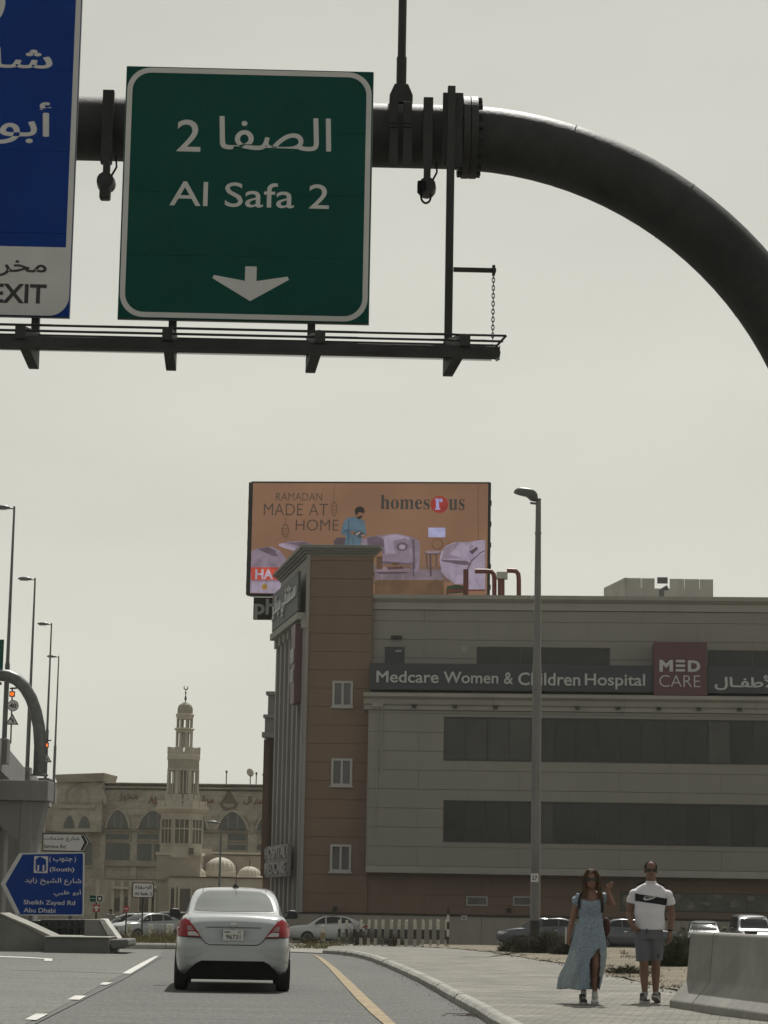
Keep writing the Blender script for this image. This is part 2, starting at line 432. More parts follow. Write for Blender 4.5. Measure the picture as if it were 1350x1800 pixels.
# ------------------------------------------------------------------ ground
def ground_mats():
    # asphalt: aggregate speckle, patches, worn wheel paths
    def asphalt(name, col):
        m = mat(name, col, .85, 0, .13, .35, .35, 45, stretch=(1, .25, 1), speck=.22, sps=22, sst=(1, .12, 1))
        m.node_tree.nodes['Principled BSDF'].inputs['Specular IOR Level'].default_value = .3
        t = m.node_tree; b = t.nodes['Principled BSDF']; src = b.inputs['Base Color'].links[0].from_socket
        tcn = t.nodes.new('ShaderNodeTexCoord')
        mpn = t.nodes.new('ShaderNodeMapping'); mpn.inputs['Scale'].default_value = (.22, 2.2, 1)
        n = t.nodes.new('ShaderNodeTexNoise'); n.inputs['Scale'].default_value = 1.2; n.inputs['Detail'].default_value = 4
        t.links.new(tcn.outputs['Object'], mpn.inputs[0]); t.links.new(mpn.outputs[0], n.inputs['Vector'])
        r = t.nodes.new('ShaderNodeMapRange'); r.inputs[1].default_value = .35; r.inputs[2].default_value = .65; r.inputs[3].default_value = .88; r.inputs[4].default_value = 1.08
        t.links.new(n.outputs[0], r.inputs[0])
        x = t.nodes.new('ShaderNodeMix'); x.data_type = 'RGBA'; x.blend_type = 'MULTIPLY'; x.inputs[0].default_value = 1
        t.links.new(src, x.inputs[6]); t.links.new(r.outputs[0], x.inputs[7]); t.links.new(x.outputs[2], b.inputs['Base Color'])
        # sparse voronoi chips
        v = t.nodes.new('ShaderNodeTexVoronoi'); v.inputs['Scale'].default_value = 34
        t.links.new(tcn.outputs['Object'], v.inputs['Vector'])
        r2 = t.nodes.new('ShaderNodeMapRange'); r2.inputs[1].default_value = .0; r2.inputs[2].default_value = .9; r2.inputs[3].default_value = 1.22; r2.inputs[4].default_value = .82
        t.links.new(v.outputs['Distance'], r2.inputs[0])
        x2 = t.nodes.new('ShaderNodeMix'); x2.data_type = 'RGBA'; x2.blend_type = 'MULTIPLY'; x2.inputs[0].default_value = 1
        t.links.new(x.outputs[2], x2.inputs[6]); t.links.new(r2.outputs[0], x2.inputs[7]); t.links.new(x2.outputs[2], b.inputs['Base Color'])
        return m
    M['asphalt'] = asphalt('asphalt_worn', (.083, .086, .079))
    M['asphalt_l'] = asphalt('asphalt_pale', (.112, .115, .103))
    M['sand'] = mat('sandy_ground', (.125, .105, .07), .95, 0, .3, .6, .6, 8, col2=(.08, .065, .042), speck=.28, sps=18)
    # interlock paving: brick pattern with dark joints and sand in them
    m = mat('interlock_paving', (.185, .178, .155), .9, 0, .2, .8, speck=.18, sps=20); t = m.node_tree; b = t.nodes['Principled BSDF']
    src = b.inputs['Base Color'].links[0].from_socket
    tcn = t.nodes.new('ShaderNodeTexCoord'); mpn = t.nodes.new('ShaderNodeMapping'); mpn.inputs['Rotation'].default_value = (0, 0, R(9))
    br = t.nodes.new('ShaderNodeTexBrick'); br.inputs['Scale'].default_value = 1; br.inputs['Brick Width'].default_value = .22; br.inputs['Row Height'].default_value = .11
    br.inputs['Mortar Size'].default_value = .007; br.inputs['Mortar Smooth'].default_value = .3
    br.inputs['Color1'].default_value = (1.12, 1.1, 1.05, 1); br.inputs['Color2'].default_value = (.78, .78, .8, 1); br.inputs['Mortar'].default_value = (.42, .4, .36, 1)
    n = t.nodes.new('ShaderNodeTexNoise'); n.inputs['Scale'].default_value = 3; wv = t.nodes.new('ShaderNodeMix'); wv.data_type = 'VECTOR'; wv.inputs[0].default_value = .02
    t.links.new(tcn.outputs['Object'], mpn.inputs[0]); t.links.new(mpn.outputs[0], n.inputs['Vector'])
    t.links.new(mpn.outputs[0], wv.inputs[4]); t.links.new(n.outputs['Color'], wv.inputs[5]); t.links.new(wv.outputs[1], br.inputs['Vector'])
    x = t.nodes.new('ShaderNodeMix'); x.data_type = 'RGBA'; x.blend_type = 'MULTIPLY'; x.inputs[0].default_value = 1
    t.links.new(src, x.inputs[6]); t.links.new(br.outputs['Color'], x.inputs[7]); t.links.new(x.outputs[2], b.inputs['Base Color'])
    k = t.nodes.new('ShaderNodeBump'); k.inputs['Strength'].default_value = .8; k.inputs['Distance'].default_value = .01; k.invert = True
    t.links.new(br.outputs['Fac'], k.inputs['Height']); t.links.new(k.outputs[0], b.inputs['Normal'])
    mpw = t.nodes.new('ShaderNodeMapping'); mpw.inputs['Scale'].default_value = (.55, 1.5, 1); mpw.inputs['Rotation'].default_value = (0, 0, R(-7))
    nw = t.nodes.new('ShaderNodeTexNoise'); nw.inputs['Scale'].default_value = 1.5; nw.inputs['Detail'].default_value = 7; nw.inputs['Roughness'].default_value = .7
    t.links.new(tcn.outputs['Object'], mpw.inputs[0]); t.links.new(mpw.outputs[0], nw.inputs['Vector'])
    rw = t.nodes.new('ShaderNodeMapRange'); rw.inputs[1].default_value = .38; rw.inputs[2].default_value = .62; rw.inputs[3].default_value = .66; rw.inputs[4].default_value = 1.12  # shading of the uneven paving put into its colour as streaks
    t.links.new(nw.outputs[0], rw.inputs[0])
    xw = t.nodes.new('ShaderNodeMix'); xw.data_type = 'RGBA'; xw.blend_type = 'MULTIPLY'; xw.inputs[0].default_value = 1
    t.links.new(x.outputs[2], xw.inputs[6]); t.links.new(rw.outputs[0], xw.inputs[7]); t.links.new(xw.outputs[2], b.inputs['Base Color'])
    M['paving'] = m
ground_mats()

def sheet(name, poly, dz, m, kind='structure', cuts=(), rough=0.0, xcuts=(), parent=None):
    bm = bmesh.new(); vs = [bm.verts.new((p[0], p[1], 0)) for p in poly]; f = bm.faces.new(vs)
    if f.normal.z < 0 or f.calc_area() and (f.normal_update() or f.normal.z < 0): f.normal_flip()
    bmesh.ops.triangulate(bm, faces=bm.faces)
    for y in sorted(set((60.0, 170.0) + tuple(cuts))):
        bmesh.ops.bisect_plane(bm, geom=bm.verts[:] + bm.edges[:] + bm.faces[:], plane_co=(0, y, 0), plane_no=(0, 1, 0))
    for x in xcuts:
        bmesh.ops.bisect_plane(bm, geom=bm.verts[:] + bm.edges[:] + bm.faces[:], plane_co=(x, 0, 0), plane_no=(1, 0, 0))
    for v in bm.verts:
        h = 0
        if rough: h = rough * (noise.noise(Vector((v.co.x * .9, v.co.y * .55, 0))) + .5 * noise.noise(Vector((v.co.x * 2.3, v.co.y * 1.7, 3))))
        v.co.z = gz(v.co.y) + dz + h
    bmesh.ops.recalc_face_normals(bm, faces=bm.faces)
    for f in bm.faces:
        if f.normal.z < 0: f.normal_flip()
    me = bpy.data.meshes.new(name); bm.to_mesh(me); bm.free()
    if rough:
        for p in me.polygons: p.use_smooth = True
    o = meshobj(name, me, m, parent)
    if kind: o['kind'] = kind
    return o
def G2(px, py, dz=0.0):
    g = ground(px, py, dz); return (g.x, g.y)

sheet('ground', [(-1500, -200), (1500, -200), (1500, 3000), (-1500, 3000)], -.04, M['sand'])

# kerb line beside the near road (bottom of its road face)
KP = [(567, 1676.5), (600, 1678.5), (625, 1682), (650, 1689), (675, 1699), (704, 1712), (733, 1726), (765, 1744), (798, 1764), (828, 1781), (856, 1799)]
kpts = [Vector((*G2(*p), 0)) for p in KP]
d = (kpts[-1] - kpts[-2]).normalized()
kpts += [kpts[-1] + d * 6, kpts[-1] + d * 14 + Vector((.3, 0, 0)), kpts[-1] + d * 30]
road_r = [(p.x, p.y) for p in kpts]
far_l = [G2(507, 1674), G2(300, 1668.5), G2(220, 1668), G2(60, 1663)]
sheet('road', road_r[::-1] + [far_l[0], far_l[1], far_l[2], far_l[3], (-40, 75), (-40, -10), (road_r[-1][0], -10)], 0.0, M['asphalt'], cuts=(30, 40, 50))
# paler surfacing of the left lanes, laid up to the lane line
bl = [(282, 1680), (265, 1688), (222, 1710), (186, 1727), (140, 1752), (88, 1779), (44, 1800)]
blg = [G2(*p, .004) for p in bl]
dd = Vector((blg[-1][0] - blg[-3][0], blg[-1][1] - blg[-3][1])).normalized()
blg.append((blg[-1][0] + dd.x * 22, blg[-1][1] + dd.y * 22))
sheet('road_surface_left_lanes', blg + [(-39, blg[-1][1]), (-39, 70), G2(60, 1664, .004), G2(220, 1669, .004), G2(290, 1671, .004)], .004, M['asphalt_l'])
# pale crossing road beyond the kerb end
sheet('crossing_road', [G2(220, 1667.5), G2(300, 1668), G2(507, 1673.5), G2(565, 1676), G2(600, 1668), G2(640, 1662), G2(594, 1659), G2(507, 1657.5), G2(300, 1656), G2(220, 1656)], .012,
      mat('pale_concrete_road', (.19, .182, .155), .9, 0, .2, .4, .3, 20, speck=.15, sps=12))
sheet('parking_lot', [(-60, 86), (-9, 86), (-3, 112), (40, 112), (60, 131.5), (60, 210), (-90, 210), (-70, 100)], .0, mat('parking_asphalt', (.11, .105, .095), .9, 0, .2, .3, speck=.15, sps=8))

# painted lines
def paint(px_list, m, name='lane_marking', dz=.012):
    return sheet(name, [G2(*p, dz) for p in px_list], dz, m)
paint([(214.5, 1711), (229, 1711.5), (252, 1698), (274, 1684), (279, 1680.5), (272, 1681), (262, 1685.5), (240, 1697)], M['paint_and_sunlit_white'])
paint([(174, 1730.5), (187, 1731), (199, 1727), (182, 1726.5)], M['paint_and_sunlit_white'])
paint([(118.5, 1756.6), (140, 1757.2), (152, 1750), (132, 1749.8)], M['paint_and_sunlit_white'])
paint([(44, 1791.7), (64, 1792.8), (85, 1782), (63, 1781.5)], M['paint_and_sunlit_white'])
paint([(-30, 1679.5), (-30, 1681.3), (40, 1683.5), (78, 1685.5), (78, 1688.8), (92, 1689.3), (92, 1685), (40, 1681.8)], M['paint_and_sunlit_white'])
paint([(696, 1800), (675, 1800), (655, 1783), (628, 1757), (601, 1727), (577, 1700), (557.5, 1683), (551, 1679), (556, 1679), (566, 1683), (590, 1701), (619, 1727), (650, 1757), (678, 1783)], M['paint_yellow'], 'edge_line')
ln = G2(683, 1800, .012); l2 = G2(650, 1770, .012); dv = Vector((ln[0] - l2[0], ln[1] - l2[1])).normalized()
sheet('edge_line', [(ln[0] - .05, ln[1]), (ln[0] + .085, ln[1]), (ln[0] + dv.x * 15 + .085, ln[1] + dv.y * 15), (ln[0] + dv.x * 15 - .05, ln[1] + dv.y * 15)], .0125, M['paint_yellow'])

# resurfacing joint and tar seams
M['tar'] = mat('tar_seam', (.035, .035, .034), .7, 0, .3, 3); M['patch'] = mat('asphalt_patch', (.066, .067, .063), .85, 0, .2, .8, speck=.2, sps=20)
def seam(pts, w_, name='tar_seam', m=None, dz=.0135):
    P = [Vector((*G2(*p, dz), 0)) for p in pts]; L1, L2_ = [], []
    for i, p in enumerate(P):
        t = (P[min(i + 1, len(P) - 1)] - P[max(i - 1, 0)]).normalized(); n_ = Vector((t.y, -t.x, 0)) * w_ / 2; L1.append((p + n_)[:2]); L2_.append((p - n_)[:2])
    sheet(name, L1 + L2_[::-1], dz, m or M['tar'])
seam([(284, 1682), (276, 1686), (258, 1697), (234, 1711), (204, 1727), (160, 1749), (128, 1765), (94, 1782), (60, 1799)], .022)
seam([(20, 1704.5), (90, 1706), (160, 1708.5), (215, 1711)], .10); seam([(100, 1717), (140, 1718.5), (205, 1719.5)], .05)
# kerb of single precast stones
def resample(pts, step, z=0):
    out = [pts[0].copy()]; acc = 0.0
    for a, b in zip(pts, pts[1:]):
        L = (b - a).length; p = step - acc
        while p <= L: out.append(a.lerp(b, p / L)); p += step
        acc = (acc + L) % step if True else 0
    return out
def kerb(pts, width, h, step, parent, side=1, joints=(), m=None, tag_name='kerb_stone'):
    q = resample(pts, step)
    for i in range(len(q) - 1):
        a, b = q[i], q[i + 1]; t = (b - a).normalized(); nrm = Vector((t.y, -t.x, 0)) * -side
        g = .006
        for j in joints:
            if (j - b).length < step * .5: b = b - t * .2
        a2 = a + t * g; b2 = b - t * g
        jz = random.uniform(-.004, .004); jx = random.uniform(-.006, .006)
        prof = [(jx, -.15), (jx, h * .62), (.035 + jx, h * .9), (.055 + jx, h), (width, h), (width, -.15)]
        mb = MB(); V = []
        for p in (a2, b2):
            for (u, z) in prof: v = p + nrm * u; V.append((v.x, v.y, gz(v.y) + z + jz))
        n = len(prof)
        mb.add(V, [tuple(range(n)), tuple(range(2 * n - 1, n - 1, -1))] + [(k, (k + 1) % n, (k + 1) % n + n, k + n) for k in range(n)])
        mb.build(tag_name, m or M['kerb'], parent, bevel=.006)
kb = empty('kerb'); kb['kind'] = 'structure'
kerb(kpts, .16, .13, 1.0, kb, side=1, joints=[Vector((*G2(675, 1699), 0)), Vector((*G2(803, 1766), 0))])
kbm = MB()
for i in range(len(kpts) - 1):
    pass

# pavement
def off(pts, dist):
    o = []
    for i, p in enumerate(pts):
        t = (pts[min(i + 1, len(pts) - 1)] - pts[max(i - 1, 0)]).normalized(); o.append(p + Vector((t.y, -t.x, 0)) * -dist)
    return o
kin = off(kpts, .155)
edge = [(594, 1661), (680, 1663.5), (787, 1666.5), (835, 1669.5), (883, 1675.5), (930, 1683), (960, 1687.5), (995, 1693), (1061, 1709), (1122, 1723), (1171, 1734), (1215, 1745)]
eg = [G2(*p, .12) for p in edge]
side_poly = [(p.x, p.y) for p in kin] + [(14, kin[-1].y), (14, 22), (eg[-1][0] + 2.2, eg[-1][1] - 6)] + eg[::-1] + [G2(575, 1666, .1), ]
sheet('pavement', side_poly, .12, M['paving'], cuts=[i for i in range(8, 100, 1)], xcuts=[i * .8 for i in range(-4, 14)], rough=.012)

# sandy verge with a ragged edge
def sandy():
    pts = [Vector((*G2(px, py, .14), 0)) for px, py in edge[3:]]
    o = []
    q = resample(pts, .35)
    for i, p in enumerate(q):
        s = .10 * noise.noise(Vector((i * .35, 3, 0))) + .05
        o.append((p.x + s - .1, p.y - s - .05))
    return o
vp = sandy()
sheet('sandy_verge', vp + [(vp[-1][0] + 6, vp[-1][1] - 6), (30, 25), (36, 112), (2.0, 108), (1.6, 92)], .132, M['sand'], cuts=[i * 1.0 for i in range(26, 112, 1)], xcuts=[i * 1.0 for i in range(1, 30)], rough=.03)
# small stones on the verge and the kerb gutter: loose, uncountable
mb = MB()
for i in range(1120):
    if i < 900:
        px = random.uniform(880, 1260); Y = random.uniform(34, 100); x = (px - 675) / FPX * Y
        if i % 3 == 0:
            k = random.randrange(len(vp)); x = vp[k][0] + random.gauss(0, .22); Y = vp[k][1] + random.gauss(0, .25)
        z = gz(Y) + .135
        ib = [q for q in vp if q[1] > Y]; xb = (ib[-1][0] if ib else 2.2)
        if x < xb - .25: x = xb + abs(random.gauss(0, 1.2))
        r = random.uniform(.006, .028)
    else:
        k = 1 + 8.8 * random.random() ** 1.5; p = kpts[int(k)].lerp(kpts[int(k) + 1], k % 1); x = p.x - abs(random.gauss(0, .09)) - .02; Y = p.y; z = gz(Y) + .01; r = random.uniform(.003, .010)
    a = random.uniform(0, 6)
    c = [(math.cos(a + q * 2.1) * r * random.uniform(.7, 1.3), math.sin(a + q * 2.1) * r * random.uniform(.7, 1.3)) for q in range(3)]
    mb.add([(x + c[0][0], Y + c[0][1], z - .01), (x + c[1][0], Y + c[1][1], z - .01), (x + c[2][0], Y + c[2][1], z - .01), (x, Y, z + r * .8)], [(0, 1, 3), (1, 2, 3), (2, 0, 3)])
tag(mb.build('gravel', mat('loose_stones', (.18, .155, .11), .95, 0, .4, 2), fix=False), kind='stuff')

# kerb at the far side of the junction, left
kb2 = empty('far_kerb'); kb2['kind'] = 'structure'
fk = [Vector((*G2(218, 1667), 0)), Vector((*G2(300, 1668), 0)), Vector((*G2(400, 1669), 0)), Vector((*G2(480, 1668), 0))]
kerb(fk, .35, .16, 1.5, kb2, side=1)

# ------------------------------------------------------------------ haze
def haze():
    x0, x1, y0, y1, z0, z1 = -160, 160, -40, 430, -3.0, 62
    mb = MB().box(x0, x1, y0, y1, z0, z1)
    m = bpy.data.materials.new('thin_dust_haze'); m.use_nodes = True; t = m.node_tree; t.nodes.clear()
    o = t.nodes.new('ShaderNodeOutputMaterial'); v = t.nodes.new('ShaderNodeVolumePrincipled')
    v.inputs['Color'].default_value = (.95, .93, .84, 1); v.inputs['Density'].default_value = HAZE
    v.inputs['Anisotropy'].default_value = .3
    t.links.new(v.outputs[0], o.inputs['Volume'])
    ob = mb.build('haze', m); ob['kind'] = 'stuff'; ob.display_type = 'WIRE'
HAZE = 0.00014
if HAZE > 0: haze()

# ------------------------------------------------------------------ hospital
H = Frame(528.5, 1605, 136.0, -4.8, base=gz(136))
hos = empty('hospital_building', H.o, H.yaw, 'four storey beige and terracotta hospital with dark window strips and lettered sign band', 'hospital')
def hb(p0, p1, y0, y1, name, m, parent=None, yref=0.0, bevel=0.0, f=None):
    f = f or H
    u0, z0, u1, z1 = f.xr(p0, p1, yref)
    return MB().box(u0, u1, y0, y1, z0, z1).build(name, m, parent or hos, bevel=bevel)

def clad(u0, u1, z0, z1, y, rowh, collen, openings, m, parent, gap=.012, depth=.07, zoff=0.0):
    z = z0; row = 0
    while z < z1 - .05:
        zt = min(z + rowh, z1); a, b = z + gap, zt - gap
        us = [u0]; x = u0 + (collen * (.5 + .5 * (row % 2)) if collen < 90 else 99)
        while x < u1 - .4: us.append(x); x += collen
        us.append(u1)
        for ua, ub in zip(us, us[1:]):
            rects = [(ua + .008, ub - .008, a, b)]
            for (ou0, ou1, oz0, oz1) in openings:
                new = []
                for (p, q, r, s) in rects:
                    if q <= ou0 or p >= ou1 or s <= oz0 or r >= oz1: new.append((p, q, r, s)); continue
                    if r < oz0: new.append((p, q, r, oz0))
                    if s > oz1: new.append((p, q, oz1, s))
                    rr, ss = max(r, oz0), min(s, oz1)
                    if p < ou0: new.append((p, ou0, rr, ss))
                    if q > ou1: new.append((ou1, q, rr, ss))
                rects = new
            for (p, q, r, s) in rects:
                if q - p > .05 and s - r > .05:
                    MB().box(p, q, y - depth, y - .002, r, s).build('cladding_panel', m, parent, bevel=0)
        z = zt; row += 1

# storeys, read off the facade
YB = -1.1                     # projecting white block: how far its face stands in front of the tower
zg = 0.0
wb_u0, wb_z0 = H.px(645, 1532, YB); _, wb_z1 = H.px(648, 1222, YB)
U_R = 30.0
tw_u1, tw_z1 = H.px(657, 977, 0); tw_u0 = 0.0
up_z1 = H.px(700, 1050, .4)[1]
# windows of the tower
TW = [((585, 1197), (620, 1243)), ((583, 1333), (619, 1382)), ((581, 1484), (617, 1533))]
ops = []
for a, b in TW:
    u0, z0, u1, z1 = H.xr(a, b, 0); ops.append((u0, u1, z0, z1))
MB().slab([(0, 0), (tw_u1, 0), (tw_u1 - 1.6, 9), (0, 9)], zg - .3, tw_z1).build('tower_wall', M['hos_backo'], hos)
clad(.0, tw_u1, H.px(560, 1603)[1], tw_z1, 0, 1.047, 99, ops, M['hos_orange'], hos)
MB().box(-.10, .10, -.16, .0, zg - .3, tw_z1).build('corner_strip', M['hos_side'], hos)
for (u0, u1, z0, z1) in ops:
    fr = MB(); t = .13
    ring(fr, [(u0, z0), (u1, z0), (u1, z1), (u0, z1)], [(u0 + t, z0 + t), (u1 - t, z0 + t), (u1 - t, z1 - t), (u0 + t, z1 - t)], -.13, -.01)
    fr.box((u0 + u1) / 2 - .06, (u0 + u1) / 2 + .06, -.125, -.015, z0 + t, z1 - t)
    wf = fr.build('window', M['wframe'], hos)
    for a, b in ((u0 + t, (u0 + u1) / 2 - .06), ((u0 + u1) / 2 + .06, u1 - t)):
        MB().box(a, b, -.05, -.03, z0 + t, z1 - t).build('pane', M['glass_d'], wf)
    MB().box(u0 - .08, u1 + .08, -.2, -.0, z0 - .08, z0).build('sill', M['wframe'], wf)
# upper white wall behind the sign band
YU = .35
ud = [((677, 1137), (711, 1168)), ((838, 1137), (1072, 1175)), ((1244, 1143), (1420, 1175))]
opu = []
for a, b in ud:
    u0, z0, u1, z1 = H.xr(a, b, YU); opu.append((u0, u1, z0, z1))
ub_z0 = H.px(700, 1222, YU)[1]
MB().box(tw_u1 - .2, U_R, YU, 9, ub_z0 - 2, up_z1).build('upper_wall', M['hos_back'], hos)
clad(tw_u1 - .15, U_R, ub_z0, up_z1 - .75, YU, 1.06, 6.2, opu, M['hos_white'], hos)
MB().box(tw_u1 - .15, U_R, YU - .14, YU + .3, up_z1 - .72, up_z1 - .3).build('parapet_band', M['hos_trim'], hos, bevel=.02)
u = tw_u1 - .15; q = 0
while u < U_R:
    e = min(u + 4.6, U_R)
    mbp = MB(); prof = [(YU - .1, up_z1 - .29), (YU - .34, up_z1 - .1), (YU - .34, up_z1 + .12), (YU + .4, up_z1 + .12), (YU + .4, up_z1 - .29)]
    n = len(prof); mbp.add([(u + .01, p[0], p[1]) for p in prof] + [(e - .01, p[0], p[1]) for p in prof], [tuple(range(n)), tuple(range(2 * n - 1, n - 1, -1))] + [(k, (k + 1) % n, (k + 1) % n + n, k + n) for k in range(n)])
    mbp.build('coping', M['hos_trim'], hos); u = e
# roof deck
MB().box(2, U_R, 9.0, 30, 0, up_z1 - .5).build('roof', M['hos_back'], hos)
# dark strips of windows behind the band
for i, (u0, u1, z0, z1) in enumerate(opu):
    if i == 0:
        dpart = MB().box(u0, u1, YU - .12, YU - .004, z0, z1).build('roof_door', M['hos_grey'], hos, bevel=.01)
        MB().box(u0 + .6, u0 + .95, YU - .14, YU - .12, z1 - .28, z1 - .2).build('door_closer', M['wframe'], dpart)
        MB().box(u0 + .35, u0 + .95, YU - .35, YU - .075, z1 + .45, z1 + .62).build('door_lamp', M['steel'], hos)
        continue
    step = (H.px(876.6, 1150, YU)[0] - H.px(838, 1150, YU)[0]); k = u0
    fr = MB().box(u0, u1, YU - .05, YU - .004, z0, z1).build('window_strip', M['mullion'], hos)
    while k < u1 - .2:
        e = min(k + step, u1); MB().box(k + .04, e - .04, YU - .065, YU - .052, z0 + .02, z1 - .05).build('pane', M['glass_h'], fr); k = e
# small plates and vents on the upper wall
for (a, b) in (((812, 1136), (821, 1146)),):
    hb(a, b, YU - .1, YU - .02, 'vent_cover', M['hos_trim'], yref=YU)
# sign band
u0, z0, u1, z1 = H.xr((650, 1165), (1149, 1217), YB - .25)
sb = MB().box(u0, U_R, YB - .25, YU - .08, z0, z1).build('sign_band', M['hos_grey'], hos, bevel=.01)
f_ = H
text('lettering', 'Medcare', H.xr((662, 1179), (771, 1201), YB - .26), YB - .26, M['letter'], sb, .016, thick=.06)
text('lettering', 'Women', H.xr((780, 1180.5), (876, 1202), YB - .26), YB - .26, M['letter'], sb, .016, thick=.06)
text('lettering', '&', H.xr((886, 1182), (902, 1203), YB - .26), YB - .26, M['letter'], sb, .016, thick=.06)
text('lettering', 'Children', H.xr((911, 1182), (1020, 1206), YB - .26), YB - .26, M['letter'], sb, .016, thick=.06)
text('lettering', 'Hospital', H.xr((1028, 1184), (1134, 1212.5), YB - .26), YB - .26, M['letter'], sb, .016, thick=.06)
text('lettering', 'ﻷطفـال', H.xr((1256, 1186), (1362, 1214), YB - .26), YB - .26, M['letter'], sb, .022, arabic=True, thick=.06)
u0, z0, u1, z1 = H.xr((1149, 1128), (1243, 1223), YB - .5)
mc = MB().box(u0, u1, YB - .5, YU - .1, z0, z1).build('logo_panel', M['maroon'], hos, bevel=.02)
text('lettering', 'M', H.xr((1159, 1160), (1183, 1181), YB - .51), YB - .51, M['letter'], mc, .045, thick=.05)
for q in range(3):
    u0, z0, u1, z1 = H.xr((1188, 1160 + q * 8.1), (1204, 1164.3 + q * 8.1), YB - .5); MB().box(u0, u1, YB - .56, YB - .502, z0, z1).build('letter_bar', M['letter'], mc)
text('lettering', 'D', H.xr((1209, 1161), (1231, 1181.5), YB - .51), YB - .51, M['letter'], mc, .045, thick=.05)
text('lettering', 'CARE', H.xr((1159, 1186.5), (1231, 1208), YB - .51), YB - .51, M['letter'], mc, -.012, thick=.05)
# ledge under the band: stepped cornice in lengths
zc = H.px(650, 1217.5, YB - .4)[1]
u = wb_u0 - .35
while u < U_R:
    e = min(u + 7.3, U_R); mbp = MB()
    prof = [(YB - .02, zc - .95), (YB - .16, zc - .9), (YB - .16, zc - .7), (YB - .3, zc - .6), (YB - .36, zc - .35), (YB - .62, zc - .2), (YB - .62, zc), (YU, zc), (YU, zc - .95)]
    n = len(prof); mbp.add([(u + .008, p[0], p[1]) for p in prof] + [(e - .008, p[0], p[1]) for p in prof], [tuple(range(n)), tuple(range(2 * n - 1, n - 1, -1))] + [(k, (k + 1) % n, (k + 1) % n + n, k + n) for k in range(n)])
    mbp.build('ledge', M['hos_trim'], hos); u = e
for pxx in (728, 800, 871, 942, 1015, 1086, 1158, 1228, 1300):
    a = H.px(pxx, 1240 + (pxx - 675) * .01, YB - .2); MB().box(a[0] - .12, a[0] + .12, YB - .45, YB - .17, a[1] - .12, a[1] + .04).build('wall_light', M['steel'], hos)
# projecting white block with its two window strips
OW = []
strips = []
for (a, b) in (((780.5, 1260), (1400, 1337)), ((779.5, 1406.5), (1400, 1480))):
    u0, zt = H.px(a[0], a[1], YB); zb_ = H.px(a[0], b[1], YB)[1]
    OW.append((u0, U_R + 1, zb_, zt)); strips.append((u0, U_R, zb_, zt))
MB().box(wb_u0, U_R, YB, .35, wb_z0, zc - .95).build('projecting_wall', M['hos_back'], hos)
clad(wb_u0, U_R, wb_z0 + .36, zc - .95, YB, 1.06, 5.6, OW, M['hos_white'], hos)
MB().box(wb_u0 - .06, U_R, YB - .12, YB - .0, wb_z0 - .04, wb_z0 + .34).build('base_band', M['hos_trim'], hos, bevel=.02)
MB().box(wb_u0 - .07, wb_u0 - .001, YB - .08, .3, wb_z0, zc - .9).build('side_cladding', M['hos_white'], hos)
pstep = H.px(1165.9, 1300, YB)[0] - H.px(779, 1300, YB)[0]; pstep /= 10.0
for (u0, u1, z0, z1) in strips:
    fr = MB().box(u0, u1, YB - .03, YB - .001, z0, z1)
    fr.box(u0, u1, YB - .09, YB - .03, z1 - .07, z1).box(u0, u1, YB - .09, YB - .03, z0, z0 + .07)
    k = u0
    while k < u1: fr.box(k - .035, k + .035, YB - .065, YB - .03, z0, z1); k += pstep
    fo = fr.build('window_strip', M['mullion'], hos); k = u0
    while k < u1 - .3:
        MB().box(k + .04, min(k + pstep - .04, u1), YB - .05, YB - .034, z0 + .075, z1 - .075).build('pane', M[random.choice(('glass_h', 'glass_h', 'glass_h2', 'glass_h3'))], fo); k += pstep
# rust coloured drain pipes and bracket at the corner
for pxx in (664, 672):
    a = H.px(pxx, 1243, YB - .1); b = H.px(pxx - 3, 1470 if pxx == 664 else 1240 + 120, YB - .1)
    MB().tube([(a[0], YB - .12, a[1]), (a[0], YB - .12, b[1])], .035, 6).build('drain_pipe', M['hos_trim'], hos, sm=40)
a = H.px(668, 1238, YB - .2); MB().box(a[0] - .45, a[0] + .2, YB - .35, YB - .1, a[1] - .15, a[1] + .08).build('pipe_bracket', M['hos_trim'], hos)
# ground floor, terracotta, under the overhang
gu0 = tw_u1; opg = []
GW = [((820, 1575), (857, 1592.5)), ((902, 1575.5), (941, 1593))]
for a, b in GW:
    u0, z0, u1, z1 = H.xr(a, b, .1); opg.append((u0, u1, z0, z1))
su0, sz0, su1, sz1 = H.xr((1090, 1567), (1400, 1607), .1); opg.append((su0, U_R, sz0, sz1))
MB().box(tw_u1 + .001, U_R, .1, 9, zg - .3, wb_z0 + .3).build('ground_floor_wall', M['hos_backo'], hos)
clad(tw_u1, U_R, H.px(560, 1603)[1], wb_z0, .1, 1.047, 6.4, opg, M['hos_orange'], hos)
for (u0, u1, z0, z1) in opg[:2]:
    fr = MB(); t = .07
    ring(fr, [(u0, z0), (u1, z0), (u1, z1), (u0, z1)], [(u0 + t, z0 + t), (u1 - t, z0 + t), (u1 - t, z1 - t), (u0 + t, z1 - t)], -.02, .09)
    fo = fr.build('window', M['wframe'], hos); MB().box(u0 + t, u1 - t, .05, .07, z0 + t, z1 - t).build('pane', M['glass_d'], fo)
for pxx, pyy in ((590, 1597.5), (895, 1600)):
    a = H.px(pxx, pyy, 0); MB().box(a[0] - .13, a[0] + .13, -.2, -.07, a[1] - .13, a[1] + .13).build('junction_box', M['steel'], hos)
